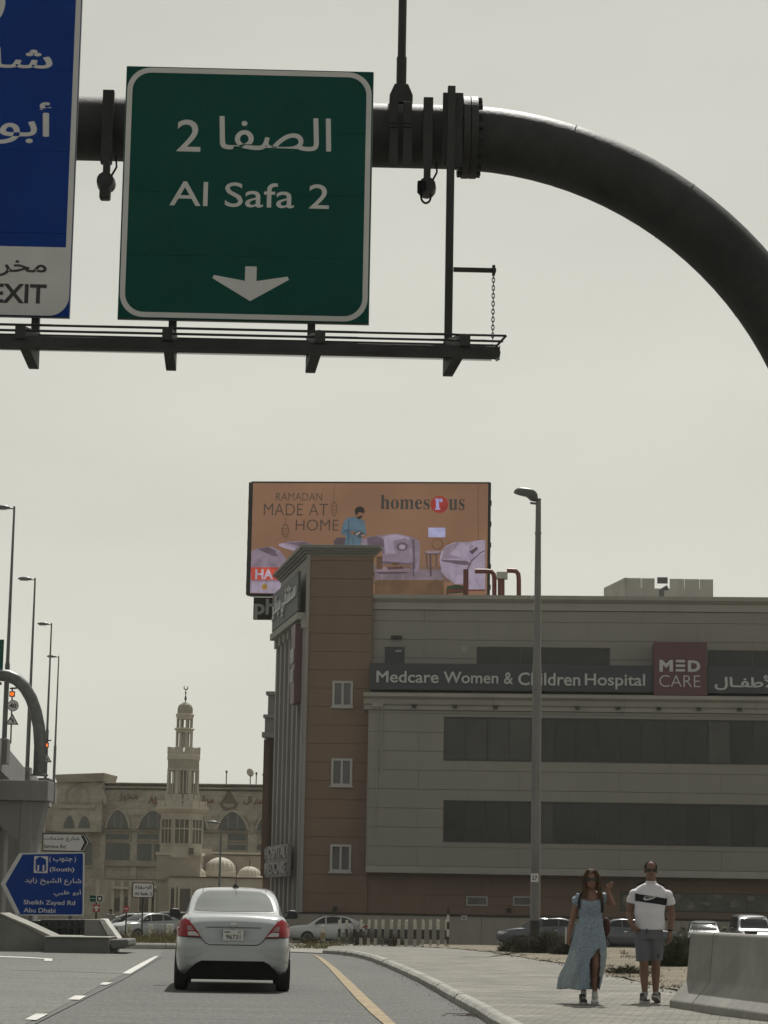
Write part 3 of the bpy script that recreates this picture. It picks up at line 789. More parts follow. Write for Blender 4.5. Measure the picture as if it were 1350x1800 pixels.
# shop window with a printed mural of foliage
mu = mat('foliage_mural', (.05, .055, .04), .35, 0, .6, .9, col2=(.018, .028, .02), spec=.6)
ms = MB().box(su0, U_R, .04, .098, sz0, sz1).build('mural_window', M['mullion'], hos)
k = su0
while k < U_R:
    MB().box(k + .03, k + 2.3, .02, .038, sz0 + .06, sz1 - .06).build('pane', mu, ms); k += 2.33
mfl = mat('mural_pale_flower', (.16, .145, .105), .4, 0, .35, 2); rr = random.Random(5)
for (cx, cy, r0) in ((1105, 1585, 14), (1190, 1578, 12), (1240, 1588, 9), (1262, 1576, 11), (1290, 1590, 10), (1215, 1592, 8), (1320, 1580, 8)):
    mbf = MB()
    for q in range(9):
        a = rr.uniform(0, 6.28); d0 = rr.uniform(0, r0 * .7); c = H.px(cx + d0 * math.cos(a), cy + d0 * .8 * math.sin(a), .02); r = r0 / 31 * rr.uniform(.2, .5)
        pl = [(c[0] + r * math.cos(t * .785) * rr.uniform(.7, 1.2), min(max(c[1] + r * math.sin(t * .785) * rr.uniform(.5, 1.1), sz0 + .07), sz1 - .07)) for t in range(8)]
        mbf.prism(pl, .008 - .0008 * q, .019)
    mbf.build('printed_flower', mfl, ms)

# street facade of the hospital, running away from the corner
SF = Frame(538, 1605, 136.02, 0, base=gz(136)); SF.yaw = 0
p_far = at(479.5, 1600, 148.0)
dv = Vector((p_far.x - H.o.x, p_far.y - H.o.y, 0)); sl_len = dv.length; dv.normalize()
# frame whose local x runs from far end to the corner and whose -y faces left/the street
SF.o = Vector((p_far.x, p_far.y, gz(136))); SF.ex = -dv; SF.ey = Vector((dv.y, -dv.x, 0)) * 1.0
if SF.ey.x < 0: SF.ey = -SF.ey
SF.yaw = math.atan2(SF.ex.y, SF.ex.x)
if (Vector((-math.sin(SF.yaw), math.cos(SF.yaw), 0)) - SF.ey).length > .1: SF.ey = Vector((-math.sin(SF.yaw), math.cos(SF.yaw), 0))
stf = empty('street_facade', SF.o - H.o, 0)
stf.parent = hos; stf.location = Matrix.Rotation(-H.yaw, 3, 'Z') @ (SF.o - H.o); stf.rotation_euler.z = SF.yaw - H.yaw
def sf(u0, u1, y0, y1, z0, z1, name, m, bevel=0): return MB().box(u0, u1, y0, y1, z0, z1).build(name, m, stf, bevel=bevel)
L_ = sl_len
sf(0, L_ - .02, 0, 3, -.3, tw_z1, 'facade_wall', M['hos_side'])
npil = 7
for i in range(npil):
    u = L_ * (i + .0) / (npil - 1) * .96
    sf(u, u + .55, -.2, -.002, -.3, tw_z1 - 4.2, 'pilaster', M['hos_side'])
    sf(u - .12, u + .67, -.32, -.001, tw_z1 - 4.2, tw_z1 - 3.7, 'capital', M['hos_trim'])
for fl in range(4):
    for i in range(npil - 1):
        u = L_ * i / (npil - 1) * .96 + .7
        sf(u, u + .95, -.03, -.001, 1.0 + fl * 4.6, 1.0 + fl * 4.6 + 2.8, 'window', M['glass_d'])
sf(-.1, L_ - .05, -.6, -.003, tw_z1 - 3.69, tw_z1 - 3.3, 'facade_ledge', M['hos_trim'])
ss = sf(.5, L_ - .2, -.56, -.42, tw_z1 - 3.2, tw_z1 - .9, 'facade_sign', M['hos_grey'])
text('lettering', 'مستشفـى ميدكير'.replace('ى', 'ي'), (.9, tw_z1 - 2.9, L_ - .6, tw_z1 - 1.2), -.565, M['letter'], stf, .03, arabic=True, thick=.12)
bz0, bz1 = H.px(525, 1235)[1], H.px(525, 1095)[1]
vb2 = sf(L_ - 2.0, L_ - .5, -.62, -.1, bz0, bz1, 'banner_sign', M['maroon'])
text('lettering', 'MED', (L_ - 1.85, bz0 + 2.3, L_ - .65, bz0 + 3.2), -.625, M['letter'], stf, .03, thick=.08)
text('lettering', 'CARE', (L_ - 1.85, bz0 + 1.2, L_ - .65, bz0 + 2.0), -.625, M['letter'], stf, .02, thick=.08)
ez0, ez1 = H.px(500, 1540)[1], H.px(500, 1482)[1]
es = sf(1.0, L_ - 1.2, -.65, -.45, ez0, ez1, 'entrance_sign', mat('entrance_sign_panel', (.17, .17, .165), .6, 0, .3, 1.2))
for j in range(2):
    text('lettering', ('MEDCARE', 'HOSPITAL')[j], (1.3, ez0 + .15 + j * .9, L_ - 1.5, ez0 + .85 + j * .9), -.655, mat('entrance_letters', (.30, .30, .29), .6), stf, .015, thick=.1)
for i in range(4): sf(1.3 + i * (L_ - 2.8) / 3.3, 1.5 + i * (L_ - 2.8) / 3.3, -.45, -.21, ez0 + .4, ez0 + .6, 'sign_bracket', M['steel'])

# heavy cornice round the tower top
def cornice():
    A = Vector((0, 0)); B = Vector((tw_u1, 0))
    fl = Matrix.Rotation(-H.yaw, 3, 'Z') @ (SF.o - H.o); C_ = Vector((fl.x, fl.y))
    dn = (C_ - A).normalized(); nl = Vector((dn.y, -dn.x)); nl = nl if nl.x < 0 else -nl
    def poly(o):
        return [(C_ + nl * o + dn * o)[:], ((A + nl * o).x, -o), ((B + Vector((o, -o))))[:], (B.x + o, .45), (B.x - .5, .5), (B.x - .6, 8), ((C_ + dn * o).x + 3, (C_ + dn * o).y)]
    z = tw_z1
    for a, b, o in ((-.02, .12, .10), (.12, .24, .22), (.24, .36, .34), (.36, .56, .46)):
        MB().slab([tuple(p[:2]) for p in poly(o)], z + a, z + b).build('tower_cornice', M['hos_cornice'], hos, bevel=.02)
cornice()

# lower wing behind the facade, brown with white attic
bw_ = Frame(478, 1605, 152, -4.8, base=gz(152))
wing = empty('neighbour_building', bw_.o, bw_.yaw, 'narrow brown and cream building seen edge-on behind the hospital', 'building')
def wg(p0, p1, y0, y1, name, m, bevel=0):
    u0, z0, u1, z1 = bw_.xr(p0, p1); return MB().box(u0, u1 + 1, y0, y1, z0, z1).build(name, m, wing, bevel=bevel)
wg((468, 1298), (480, 1606), 0, 9, 'wall', M['hos_orange'])
for k in range(3): wg((465 + k * 5, 1300), (467.5 + k * 5, 1540), -.3, -.001, 'pilaster', mat('brown_pilaster', (.10, .06, .04), .8) if k == 0 else M['hos_backo'])
wg((463, 1288), (482, 1298), -.8, 9, 'cornice', M['hos_side'], .05)
wg((467, 1262), (484, 1288), -.4, 9, 'frieze', M['hos_side'], .05)
wg((465, 1257), (486, 1264), -.7, 9, 'cornice', M['hos_side'], .05)
wg((472, 1222), (487, 1257), -.2, 9, 'attic', M['hos_side'], .05)
wg((469, 1216), (488, 1223), -.5, 9, 'cornice', M['hos_side'], .05)

# boundary wall in front of the hospital
BW = Frame(560, 1655, 133.2, -4.8, base=gz(133.2))
bwall = empty('boundary_wall', BW.o, BW.yaw, 'low beige rendered wall with dark coping in front of the hospital', 'wall')
u0 = BW.px(500, 1640)[0]; zt = BW.px(560, 1606.5)[1]; u = u0
while u < 29:
    MB().box(u + .01, u + 5.4, 0, .25, -.3, zt).build('wall_panel', M['boundary'], bwall)
    MB().box(u, u + 5.4, -.04, .29, zt + .002, zt + .07).build('coping', M['steel'], bwall); u += 5.41
a = BW.px(816, 1613); pl_ = MB().box(a[0] - .16, a[0] + .16, -.04, -.001, a[1] - .12, a[1] + .12).build('number_plate', M['signwhite'], bwall)
text('lettering', '60', (a[0] - .1, a[1] - .08, a[0] + .1, a[1] + .08), -.045, M['signblack'], pl_, .01)

# ------------------------------------------------------------------ roof objects
# red fire pipes
def roofpipe(pts, r, m, label, cyl=None):
    P = [(*H.px(x, y, 3.5),) for x, y in pts]
    o = MB().tube([(p[0], 3.5, p[1]) for p in P], r, 10).build('roof_pipe', m, None, sm=50)
    o.location = H.o; o.rotation_euler.z = H.yaw
    tag(o, label, 'pipe', 'red pipes on the hospital roof'); return o
roofpipe([(869, 1062), (869, 1018), (868, 1010), (864, 1005), (855, 1004), (835, 1004)], .14, M['red_pipe'], 'dark red elbow pipe right beside the billboard edge on the roof')
roofpipe([(912, 1062), (912, 1018), (911, 1009), (907, 1004), (900, 1003), (891, 1003)], .14, M['red_pipe'], 'dark red elbow pipe furthest from the billboard on the roof')
roofpipe([(819, 1062), (819, 1001)], .16, M['red_pipe'], 'dark red upright pipe standing in front of the billboard armchair')
o = roofpipe([(881, 1062), (881, 1018)], .21, M['red_pipe'], 'short thick red pipe with a grey box cap between two elbow pipes')
u0, z0, u1, z1 = H.xr((873, 1006), (892, 1018), 3.5); MB().box(u0, u1, 3.2, 3.8, z0, z1).build('junction_box', M['roofpanel'], o, bevel=.02)

# concrete enclosure on the roof
E0 = Frame(1124, 1060, 141, -4.8, base=0); E0.o.z = at(1124, 1062, 141).z
enc = empty('roof_enclosure', E0.o, E0.yaw, 'pale panelled plant enclosure with a gap standing on the hospital roof', 'roof enclosure')
def eb(p0, p1, y0, y1, name, m, yref=0):
    u0, z0, u1, z1 = E0.xr(p0, p1, yref); return MB().box(u0 + .01, u1 - .01, y0, y1, z0 - .3, z1).build(name, m, enc)
for a, b in ((1098, 1127), (1127, 1151), (1177, 1203), (1203, 1230), (1230, 1254)):
    eb((a, 1015.5 + (b - 1098) * .018), (b, 1056), 0, .15, 'panel', M['roofpanel'])
# left side runs back at an angle
a0 = E0.px(1098, 1056)[0]; zt_ = E0.px(1098, 1015.5)[1]; zb_ = E0.px(1098, 1056)[1] - .3
for k in range(2):
    x0, x1 = a0 - k * .6, a0 - (k + 1) * .6 + .01; y0, y1 = k * 2.4, (k + 1) * 2.4 - .02
    MB().slab([(x0, y0), (x0 + .15, y0), (x1 + .15, y1), (x1, y1)], zb_, zt_).build('panel', M['roofpanel'], enc)
ub = E0.px(1254, 1056)[0]
MB().box(a0 - 1.1, ub, 4.8, 4.95, zb_, zt_ - .0).build('back_panel', M['roofpanel'], enc)
ux = E0.px(1164, 1040)[0]; zx = E0.px(1164, 1052)[1]
MB().tube([(ux, .8, zx - .4), (ux, .8, zx + .6)], .16, 8).build('vent_pipe', M['galv'], enc, sm=40)
MB().tube([(ux, .8, zx + .6), (ux + .3, .8, zx + .8), (ux + .35, .8, zx + .6)], .12, 8).build('vent_bend', M['galv'], enc, sm=40)
eb((1151, 1050), (1177, 1056), .1, 1.2, 'plinth', M['roofpanel'])
eb((1155, 1014.5), (1174, 1016.8), .02, .1, 'top_rail', M['galv'])

# ------------------------------------------------------------------ LED billboard on the roof
B = Frame(648, 1046, 152, -5.1, base=0); B.o.z = at(648, 1050, 152).z
bb = empty('led_billboard', B.o, B.yaw, 'large lit orange billboard with man, sofas and round red logo above the roof', 'billboard')
_lm = {}
def led(c, k=1.0):
    key = tuple(round(x, 3) for x in c)
    if key not in _lm:
        m_ = _lm[key] = mat('led_screen_colour', tuple(x * .5 for x in c), .6, emit=c, es=LED)
        if c != wallm:
            t = m_.node_tree; b = t.nodes['Principled BSDF']; tcn = t.nodes.new('ShaderNodeTexCoord'); n = t.nodes.new('ShaderNodeTexNoise'); n.inputs['Scale'].default_value = 1.3; n.inputs['Detail'].default_value = 4; n.inputs['Distortion'].default_value = 1.2
            r_ = t.nodes.new('ShaderNodeValToRGB'); r_.color_ramp.elements[0].position = .36; r_.color_ramp.elements[1].position = .62
            r_.color_ramp.elements[0].color = (*[x * .68 for x in c], 1); r_.color_ramp.elements[1].color = (*[min(1, x * 1.12) for x in c], 1)
            t.links.new(tcn.outputs['Object'], n.inputs['Vector']); t.links.new(n.outputs[0], r_.inputs[0]); t.links.new(r_.outputs[0], b.inputs['Emission Color'])
    return _lm[key]
LED = .50
wallm = (.285, .15, .085)
def art(name, polys, col, layer, parent=None, label=None):
    mbx = MB(); y = -.03 - layer * .006
    for p in polys:
        q = [B.px(x, yy, y) for x, yy in p]; mbx.prism(q, y, y + .004)
    o = mbx.build(name, led(col), parent or scr, fix=False)
    if label: o['label'] = label
    return o
def zz(pts, s=2.596, ox=420.0, oy=830.0): return [(ox + x / s, oy + y / s) for x, y in pts]   # reads points off the enlarged billboard
def arc(cx, cy, rx, ry, a0, a1, n=14): return [(cx + rx * math.cos(R(a0 + (a1 - a0) * k / n)), cy + ry * math.sin(R(a0 + (a1 - a0) * k / n))) for k in range(n + 1)]
c0 = B.px(445, 849); c1 = B.px(856, 1046)
q0 = [B.px(*p) for p in ((444.5, 849), (855.5, 850), (853.5, 1046.5), (441, 1043.5))]
MB().prism([(c0[0] - .12, q0[3][1] - .1), (c1[0] + .12, q0[3][1] - .1), (c1[0] + .12, c0[1] + .12), (c0[0] - .12, c0[1] + .12)], .02, .9).build('cabinet', M['steel'], bb, bevel=.03)
wallm = (.285, .15, .085)
scr = MB().box(c0[0], c1[0], -.02, .02, q0[3][1] + .02, c0[1]).build('screen', led(wallm), bb)
# soft warmer/darker wash over the wall through the screen material itself
tm = led(wallm); t_ = tm.node_tree; b_ = t_.nodes['Principled BSDF']
tcn = t_.nodes.new('ShaderNodeTexCoord'); nn = t_.nodes.new('ShaderNodeTexNoise'); nn.inputs['Scale'].default_value = .22; nn.inputs['Detail'].default_value = 2
rr_ = t_.nodes.new('ShaderNodeValToRGB'); rr_.color_ramp.elements[0].position = .35; rr_.color_ramp.elements[1].position = .65
rr_.color_ramp.elements[0].color = (.23, .118, .068, 1); rr_.color_ramp.elements[1].color = (.31, .165, .095, 1)
t_.links.new(tcn.outputs['Object'], nn.inputs['Vector']); t_.links.new(nn.outputs[0], rr_.inputs[0]); t_.links.new(rr_.outputs[0], b_.inputs['Emission Color'])
lil = (.42, .345, .46); lil2 = (.29, .225, .30); lil3 = (.155, .105, .15); lild = (.10, .065, .085); floor_c = (.20, .13, .13); ink = (.045, .04, .04); brown = (.12, .06, .035)
# floor, rug and skirting of the pictured room
art('picture_floor', [zz([(60, 430), (1120, 430), (1120, 497), (60, 530)])], (.21, .125, .095), 1)
art('picture_rug', [zz([(620, 445), (930, 445), (935, 492), (620, 492)])], (.24, .18, .22), 2)
art('picture_plinth', [zz([(620, 492), (935, 492), (935, 562), (620, 562)])], (.17, .09, .045), 2)
art('picture_door_edge', [zz([(1090, 52), (1094, 52), (1094, 430), (1090, 430)])], (.17, .09, .05), 2)
# left sofas
art('picture_sofa', [zz([(57, 360), (90, 345), (150, 340), (190, 360), (215, 395), (230, 440), (230, 555), (50, 550)])], lil2, 3)
art('picture_sofa', [zz([(180, 330), (230, 316), (290, 314), (330, 326), (345, 340), (300, 352), (250, 358)])], lil2, 3)
art('picture_sofa_back', [zz([(80, 350), (130, 342), (165, 355), (178, 385), (150, 380), (110, 362)]), zz([(215, 322), (300, 318), (335, 330), (280, 338)])], lil3, 4)
art('picture_throw', [zz([(182, 326), (200, 324), (260, 345), (250, 360), (182, 337)])], lil, 4)
art('picture_sofa_seat', [zz([(60, 500), (190, 500), (190, 553), (52, 550)])], lil, 4)
# orange-backed offer strip
art('offer_strip', [zz([(54, 434), (190, 434), (190, 492), (56, 492)])], (.62, .075, .045), 6)
text('lettering', 'HA', B.xr((449, 1000.5), (480, 1018), -.08), -.08, led((.55, .5, .62)), scr, .03, thick=.02)
art('gold_seal', [zz(arc(117, 523, 13, 13, 0, 330))], (.40, .24, .03), 6)
# middle armchair and sofa
art('picture_chair', [zz([(432, 315), (445, 300), (470, 297), (500, 300), (500, 345), (434, 345)])], lild, 3)
art('picture_sofa', [zz([(560, 300), (640, 288), (720, 280), (790, 296), (822, 310), (828, 350), (822, 440), (800, 470), (792, 472), (786, 420), (655, 412), (655, 345), (560, 345)])], lil2, 3)
art('picture_sofa_shade', [zz([(655, 405), (790, 415), (786, 425), (655, 420)]), zz([(790, 305), (800, 308), (806, 440), (796, 440)]), zz([(640, 296), (660, 300), (668, 370), (655, 372)])], lil3, 4)
art('picture_sofa_back', [zz([(645, 295), (720, 284), (775, 298), (786, 370), (660, 372)])], lil, 4)
art('picture_cushion', [zz([(582, 300), (625, 292), (662, 310), (660, 345), (590, 345)])], lil3, 5)
art('picture_cushion', [zz([(708, 312), (760, 300), (785, 320), (778, 370), (722, 372), (706, 345)])], lil2, 5)
art('picture_cushion_print', [zz(arc(745, 340, 26, 20, 0, 330)), ], lil3, 6)
art('picture_cushion_print', [zz(arc(745, 341, 15, 11, 0, 330)), ], lil, 7)
art('picture_sofa_leg', [zz([(790, 412), (796, 412), (800, 474), (794, 474)])], lild, 5)
# low table, box and books
art('picture_low_table', [zz(arc(700, 447, 84, 16, 0, 340, 18)), zz([(742, 458), (756, 458), (756, 492), (742, 492)]), zz([(650, 458), (660, 458), (655, 492), (648, 492)])], (.30, .21, .26), 5)
art('picture_table_rim', [zz([(618, 455), (780, 455), (760, 462), (640, 464)])], lild, 6)
art('picture_box', [zz([(628, 385), (655, 383), (655, 442), (628, 445)])], brown, 7)
art('picture_books', [zz([(675, 432), (745, 430), (756, 440), (680, 445)])], (.12, .05, .05), 7)
art('picture_wire_lamp', [zz(arc(712, 412, 18, 14, 0, 180)), ], brown, 7)
# lamp on a side table
art('picture_lampshade', [zz([(864, 253), (942, 253), (942, 297), (864, 297)])], (.46, .46, .72), 5)
ring_pts = zz(arc(906, 328, 27, 27, 0, 349, 24)); ring_in = zz(arc(906, 328, 21, 21, 0, 349, 24))
mbx = MB(); ring(mbx, [B.px(x, y, -.06) for x, y in ring_pts], [B.px(x, y, -.06) for x, y in ring_in], -.064, -.06); mbx.build('picture_lamp_base', led((.19, .10, .06)), scr)
art('picture_side_table', [zz(arc(885, 368, 38, 9, 0, 340)), zz([(868, 374), (878, 374), (880, 476), (872, 476)]), zz([(852, 374), (858, 374), (862, 440), (856, 440)]), zz([(898, 374), (904, 374), (904, 430), (898, 430)])], lild, 5)
art('picture_table_top', [zz(arc(885, 364, 36, 7, 0, 340))], (.34, .24, .28), 6)
# armchair at the right
art('picture_armchair', [zz([(915, 400), (922, 365), (945, 335), (985, 320), (1050, 318), (1085, 312), (1124, 308), (1124, 535), (1042, 535), (1025, 512), (985, 510), (945, 480), (925, 455)])], lil, 4)
art('picture_armchair_inner', [zz([(925, 395), (935, 355), (965, 330), (1000, 322), (1045, 322), (1085, 345), (1050, 395)])], lil2, 5)
art('picture_cushion', [zz([(960, 375), (985, 350), (1010, 320), (1060, 325), (1050, 350), (1035, 410), (1000, 385)])], lil, 6)
art('picture_cushion', [zz([(1040, 365), (1075, 338), (1102, 345), (1090, 385), (1050, 405), (1030, 400)])], (.42, .34, .47), 7)
art('picture_cushion_print', [zz([(1050, 362), (1085, 340), (1092, 350), (1065, 375)]), zz([(1068, 350), (1080, 352), (1062, 372)])], lild, 8)
art('picture_armchair_fold', [zz([(918, 398), (1040, 405), (1060, 420), (1030, 425), (930, 408)]), zz([(1040, 440), (1060, 400), (1100, 365), (1124, 355), (1124, 360), (1100, 372), (1064, 408), (1046, 445)])], lil3, 7)
art('picture_green_rug', [zz([(945, 555), (950, 520), (990, 513), (1035, 520), (1035, 550)])], (.03, .05, .03), 8)
art('picture_red_edge', [zz([(943, 562), (955, 535), (1035, 535), (1124, 535), (1124, 541), (960, 545), (952, 562)])], (.14, .03, .02), 9)
# the pictured man, flat print
robe = (.10, .175, .24)
art('picture_man_robe', [zz([(500, 208), (520, 203), (545, 208), (572, 222), (578, 258), (582, 285), (560, 300), (556, 345), (480, 345), (490, 290), (468, 284), (466, 270), (476, 235), (486, 215)])], robe, 8)
art('picture_man_fold', [zz([(498, 215), (504, 215), (502, 345), (494, 345)]), zz([(520, 300), (524, 300), (526, 345), (520, 345)]), zz([(476, 265), (500, 260), (512, 270), (490, 274)])], (.06, .11, .16), 9)
art('picture_man_face', [zz([(533, 180), (548, 178), (562, 184), (565, 196), (556, 210), (542, 214), (532, 204)])], (.26, .12, .07), 9)
art('picture_man_hair', [zz([(530, 192), (529, 170), (540, 158), (556, 156), (570, 163), (574, 178), (568, 190), (560, 184), (545, 184), (538, 196)])], (.018, .012, .012), 10)
art('picture_man_beard', [zz([(540, 204), (564, 196), (562, 208), (550, 215), (540, 213)])], (.03, .018, .014), 10)
art('picture_magazine', [zz([(520, 283), (548, 264), (582, 285), (552, 300)])], (.05, .05, .055), 10)
art('picture_magazine_page', [zz([(530, 283), (549, 270), (556, 275), (538, 290)]), zz([(556, 289), (570, 282), (575, 287), (560, 295)])], (.34, .32, .34), 11)
art('picture_man_hand', [zz([(508, 270), (524, 268), (530, 276), (520, 284), (510, 280)]), zz([(562, 288), (578, 286), (582, 298), (572, 306), (562, 300)])], (.27, .13, .08), 11)
# thin gold lanterns with their cords
for (cx, ty, by, r) in ((435, 135, 200, 14), (212, 238, 298, 17)):
    mbx = MB(); pts = [(cx - r * .45, ty), (cx + r * .45, ty), (cx + r, ty + (by - ty) * .35), (cx + r, ty + (by - ty) * .65), (cx + r * .4, by), (cx - r * .4, by), (cx - r, ty + (by - ty) * .65), (cx - r, ty + (by - ty) * .35)]
    inn = [(cx + (x - cx) * .78, (ty + by) / 2 + (y - (ty + by) / 2) * .86) for x, y in pts]
    ring(mbx, [B.px(*p, -.06) for p in zz(pts)], [B.px(*p, -.06) for p in zz(inn)], -.066, -.06)
    a_, b_2 = [B.px(*p, -.06) for p in zz([(cx, 55 if cx > 300 else 205), (cx, ty)])]; mbx.box(a_[0] - .015, a_[0] + .015, -.064, -.06, b_2[1], a_[1])
    for k in range(3):
        p0, p1 = [B.px(*p, -.06) for p in zz([(cx - r * .7, ty + (by - ty) * (.3 + .2 * k)), (cx + r * .7, ty + (by - ty) * (.3 + .2 * k) + 3)])]; mbx.box(p0[0], p1[0], -.065, -.0605, p1[1], p0[1])
    mbx.build('gold_lantern', led((.11, .06, .03)), scr, fix=False)
inkm = led(ink)
text('lettering', 'RAMADAN', B.xr((485.5, 866), (566, 880), -.07), -.07, led((.075, .045, .035)), scr, -.006, thick=.01)
text('lettering', 'MADE', B.xr((464, 885), (532, 906), -.07), -.07, led((.075, .045, .035)), scr, -.008, thick=.01)
text('lettering', 'AT', B.xr((543, 885.5), (576, 906), -.07), -.07, led((.075, .045, .035)), scr, -.008, thick=.01)
text('lettering', 'HOME', B.xr((520, 913), (595, 933), -.07), -.07, led((.075, .045, .035)), scr, -.008, thick=.01)
text('lettering', serif('homes'), B.xr((669, 870), (755, 895.5), -.07), -.07, inkm, scr, 0, thick=.01)
text('lettering', serif('us'), B.xr((789, 877), (816.5, 897), -.07), -.07, inkm, scr, 0, thick=.01)
art('round_logo', [zz(arc(915, 147, 40, 39, 0, 350, 30))], (.36, .03, .022), 8)
text('lettering', serif('r'), B.xr((765, 876), (778, 896), -.09), -.09, led((.42, .38, .66)), scr, .02, thick=.01)
# frame edge, side fittings and maintenance side
MB().box(c1[0] + .125, c1[0] + .17, .1, .5, q0[3][1], c0[1] + .1).build('side_frame', M['steel'], bb)
for k in range(5):
    z = q0[3][1] + .4 + k * (c0[1] - q0[3][1]) / 5.3; MB().box(c1[0] + .17, c1[0] + .22, .15, .4, z, z + .3).build('side_hinge', M['black'], bb)
    MB().box(c0[0] - .3, c0[0] - .125, .1, .6, z, z + .35).build('side_latch', M['black'], bb)
MB().box(c0[0] - .28, c0[0] - .122, .02, .9, q0[3][1] - .05, c0[1] + .05).build('side_panel', M['steel'], bb)
rp = MB()
u0, z0, u1, z1 = B.xr((862, 1000), (866, 1046), -.2)
for k in range(6):
    x = c0[0] + 1.5 + k * (c1[0] - c0[0] - 3) / 5; MB().box(x - .12, x + .12, .92, 1.3, -2.5, c0[1] - .5).build('support_post', M['steel'], bb)
# shop sign below the billboard, partly hidden by the tower
u0, z0, u1, z1 = B.xr((446, 1046.5), (520, 1089), .3)
pho = MB().box(u0, u1, .3, .7, z0, z1 - .12).build('pharmacy_sign', M['black']); pho.location = B.o; pho.rotation_euler.z = B.yaw
tag(pho, 'dark board with big grey letters ph under the left end of the billboard', 'shop sign')
text('lettering', 'ph', B.xr((447.5, 1052.5), (484, 1089), .28), .28, mat('grey_letters', (.22, .23, .23), .6), pho, .03, thick=.06)

# ------------------------------------------------------------------ overhead sign gantry
GY = 24.0
Gf = Frame(798, 241, GY, 1.0, base=0)
gan = empty('overhead_gantry', Gf.o, Gf.yaw, 'dark tubular overhead road gantry whose thick pipe curves down at the right', 'gantry')
P0 = Gf.px(798, 241.5); PA = Gf.px(1213, 391)
rp_ = (abs(Gf.px(720, 182)[1] - Gf.px(720, 291)[1])) / 2
zc_ = P0[1]; dx, dz = PA[0] - P0[0], P0[1] - PA[1]; Rg = (dx * dx + dz * dz) / (2 * dz)
x0_ = P0[0]
arcp = [(x0_ + Rg * math.sin(a), 0, zc_ - Rg + Rg * math.cos(a)) for a in [PI / 2 * k / 28 for k in range(29)]]
MB().tube([(x0_, 0, zc_)] + arcp[1:] + [(x0_ + Rg, 0, .5)], rp_, 40).build('pipe', M['pipe'], gan, sm=40)
MB().tube([(-26, 0, zc_), (x0_ - .03, 0, zc_)], rp_ * .985, 40).build('pipe', M['pipe'], gan, sm=40)
MB().lathe([(rp_ * 1.45, 0), (rp_ * 1.45, .05), (rp_ * .9, .051)], (x0_ + Rg, 0, .15), 32).build('base_plate', M['pipe'], gan, bevel=.01)
MB().box(x0_ + Rg - .8, x0_ + Rg + .8, -.8, .8, -.3, .149).build('footing', M['concrete'], gan, bevel=.02)
sz_ = Gf.px(400, 214, -rp_)[1]
MB().tube([(-26, -rp_ * .93, sz_), (x0_ - .1, -rp_ * .93, sz_)], .012, 6).build('weld_seam', M['pipe'], gan, sm=50)
for a in (.0, .30, .62, .94, 1.26, 1.55):
    c = Vector((x0_ + Rg * math.sin(a), 0, zc_ - Rg + Rg * math.cos(a))); t = Vector((math.cos(a), 0, -math.sin(a))); n_ = Vector((math.sin(a), 0, math.cos(a)))
    MB().tube([tuple(c + (n_ * math.cos(q) + Vector((0, 1, 0)) * math.sin(q)) * (rp_ + .001)) for q in [2 * PI * k / 32 for k in range(33)]], .006, 5, cap=False).build('weld_seam', M['pipe'], gan, sm=50)
# flange with bolts
fx = Gf.px(825, 240)[0]
fr_ = rp_ * 1.27
for k, (a, b) in enumerate(((-.075, -.005), (.005, .075))):
    MB().lathe([(rp_ * .9, a), (fr_, a), (fr_, b), (rp_ * .9, b)], (fx, 0, zc_), 36, axis='x').build('flange', M['pipe'], gan, sm=30)
for k in range(20):
    a = 2 * PI * k / 20
    MB().lathe([(.028, -.12), (.028, .12)], (fx, math.cos(a) * rp_ * 1.15, zc_ + math.sin(a) * rp_ * 1.15), 6, axis='x').build('bolt', M['steel'], gan)
def wbox(x0, y0, x1, y1, ya, yb, name, m=None, bevel=.006, parent=None, ref=None):
    u0, z0, u1, z1 = Gf.xr((x0, y0), (x1, y1), ya if ref is None else ref)
    return MB().box(u0, u1, ya, yb, z0, z1).build(name, m or M['pipe'], parent or gan, bevel=bevel)
fro = -rp_
# straps, brackets and posts
for (a, b, t, bt) in ((181, 196, 157, 286), (745, 760, 170, 292)):
    wbox(a, t, b, bt, fro - .09, fro - .005, 'strap')
    wbox(a + 2, t, b - 1, t + 14, fro, .1, 'strap_top')
for (a, b) in ((684.5, 699), (709, 724)):
    wbox(a, 178, b, 220, fro - .05, fro - .004, 'strap'); wbox(a, 222, b, 292, fro - .055, fro - .004, 'strap')
    wbox(a, 218, b, 223, fro - .08, fro - .004, 'strap_lug')
    for k in range(2): wbox(a + 2 + k * 7, 213, a + 6 + k * 7, 217, fro - .085, fro - .052, 'strap_bolt', M['steel'])
wbox(779, 162, 813, 290, fro - .07, fro - .004, 'clamp_plate'); wbox(783, 168, 808, 292, fro - .10, fro - .071, 'clamp_plate', M['steel'])
for k in range(2): wbox(786 + k * 13, 287, 791 + k * 13, 296, fro - .06, fro, 'clamp_bolt', M['steel'])
ps = [Gf.px(795, 153, fro - .14), Gf.px(786.5, 600, fro - .14)]
pw = (Gf.px(799, 400, fro)[0] - Gf.px(785.5, 400, fro)[0]) / 2
cx_ = (ps[0][0] + ps[1][0]) / 2
MB().box(cx_ - pw, cx_ + pw, fro - .19, fro - .101, ps[1][1] - .1, ps[0][1]).build('hanger_post', M['pipe'], gan, bevel=.006)
# other hanger posts, behind the sign boards
for pxm in (62, 303, 547, -200):
    a = Gf.px(pxm, 590, fro - .14)[0]; MB().box(a - pw, a + pw, fro - .19, fro - .101, Gf.px(300, 640, fro)[1] + .1, zc_ + rp_ + .06).build('hanger_post', M['pipe'], gan, bevel=.006)
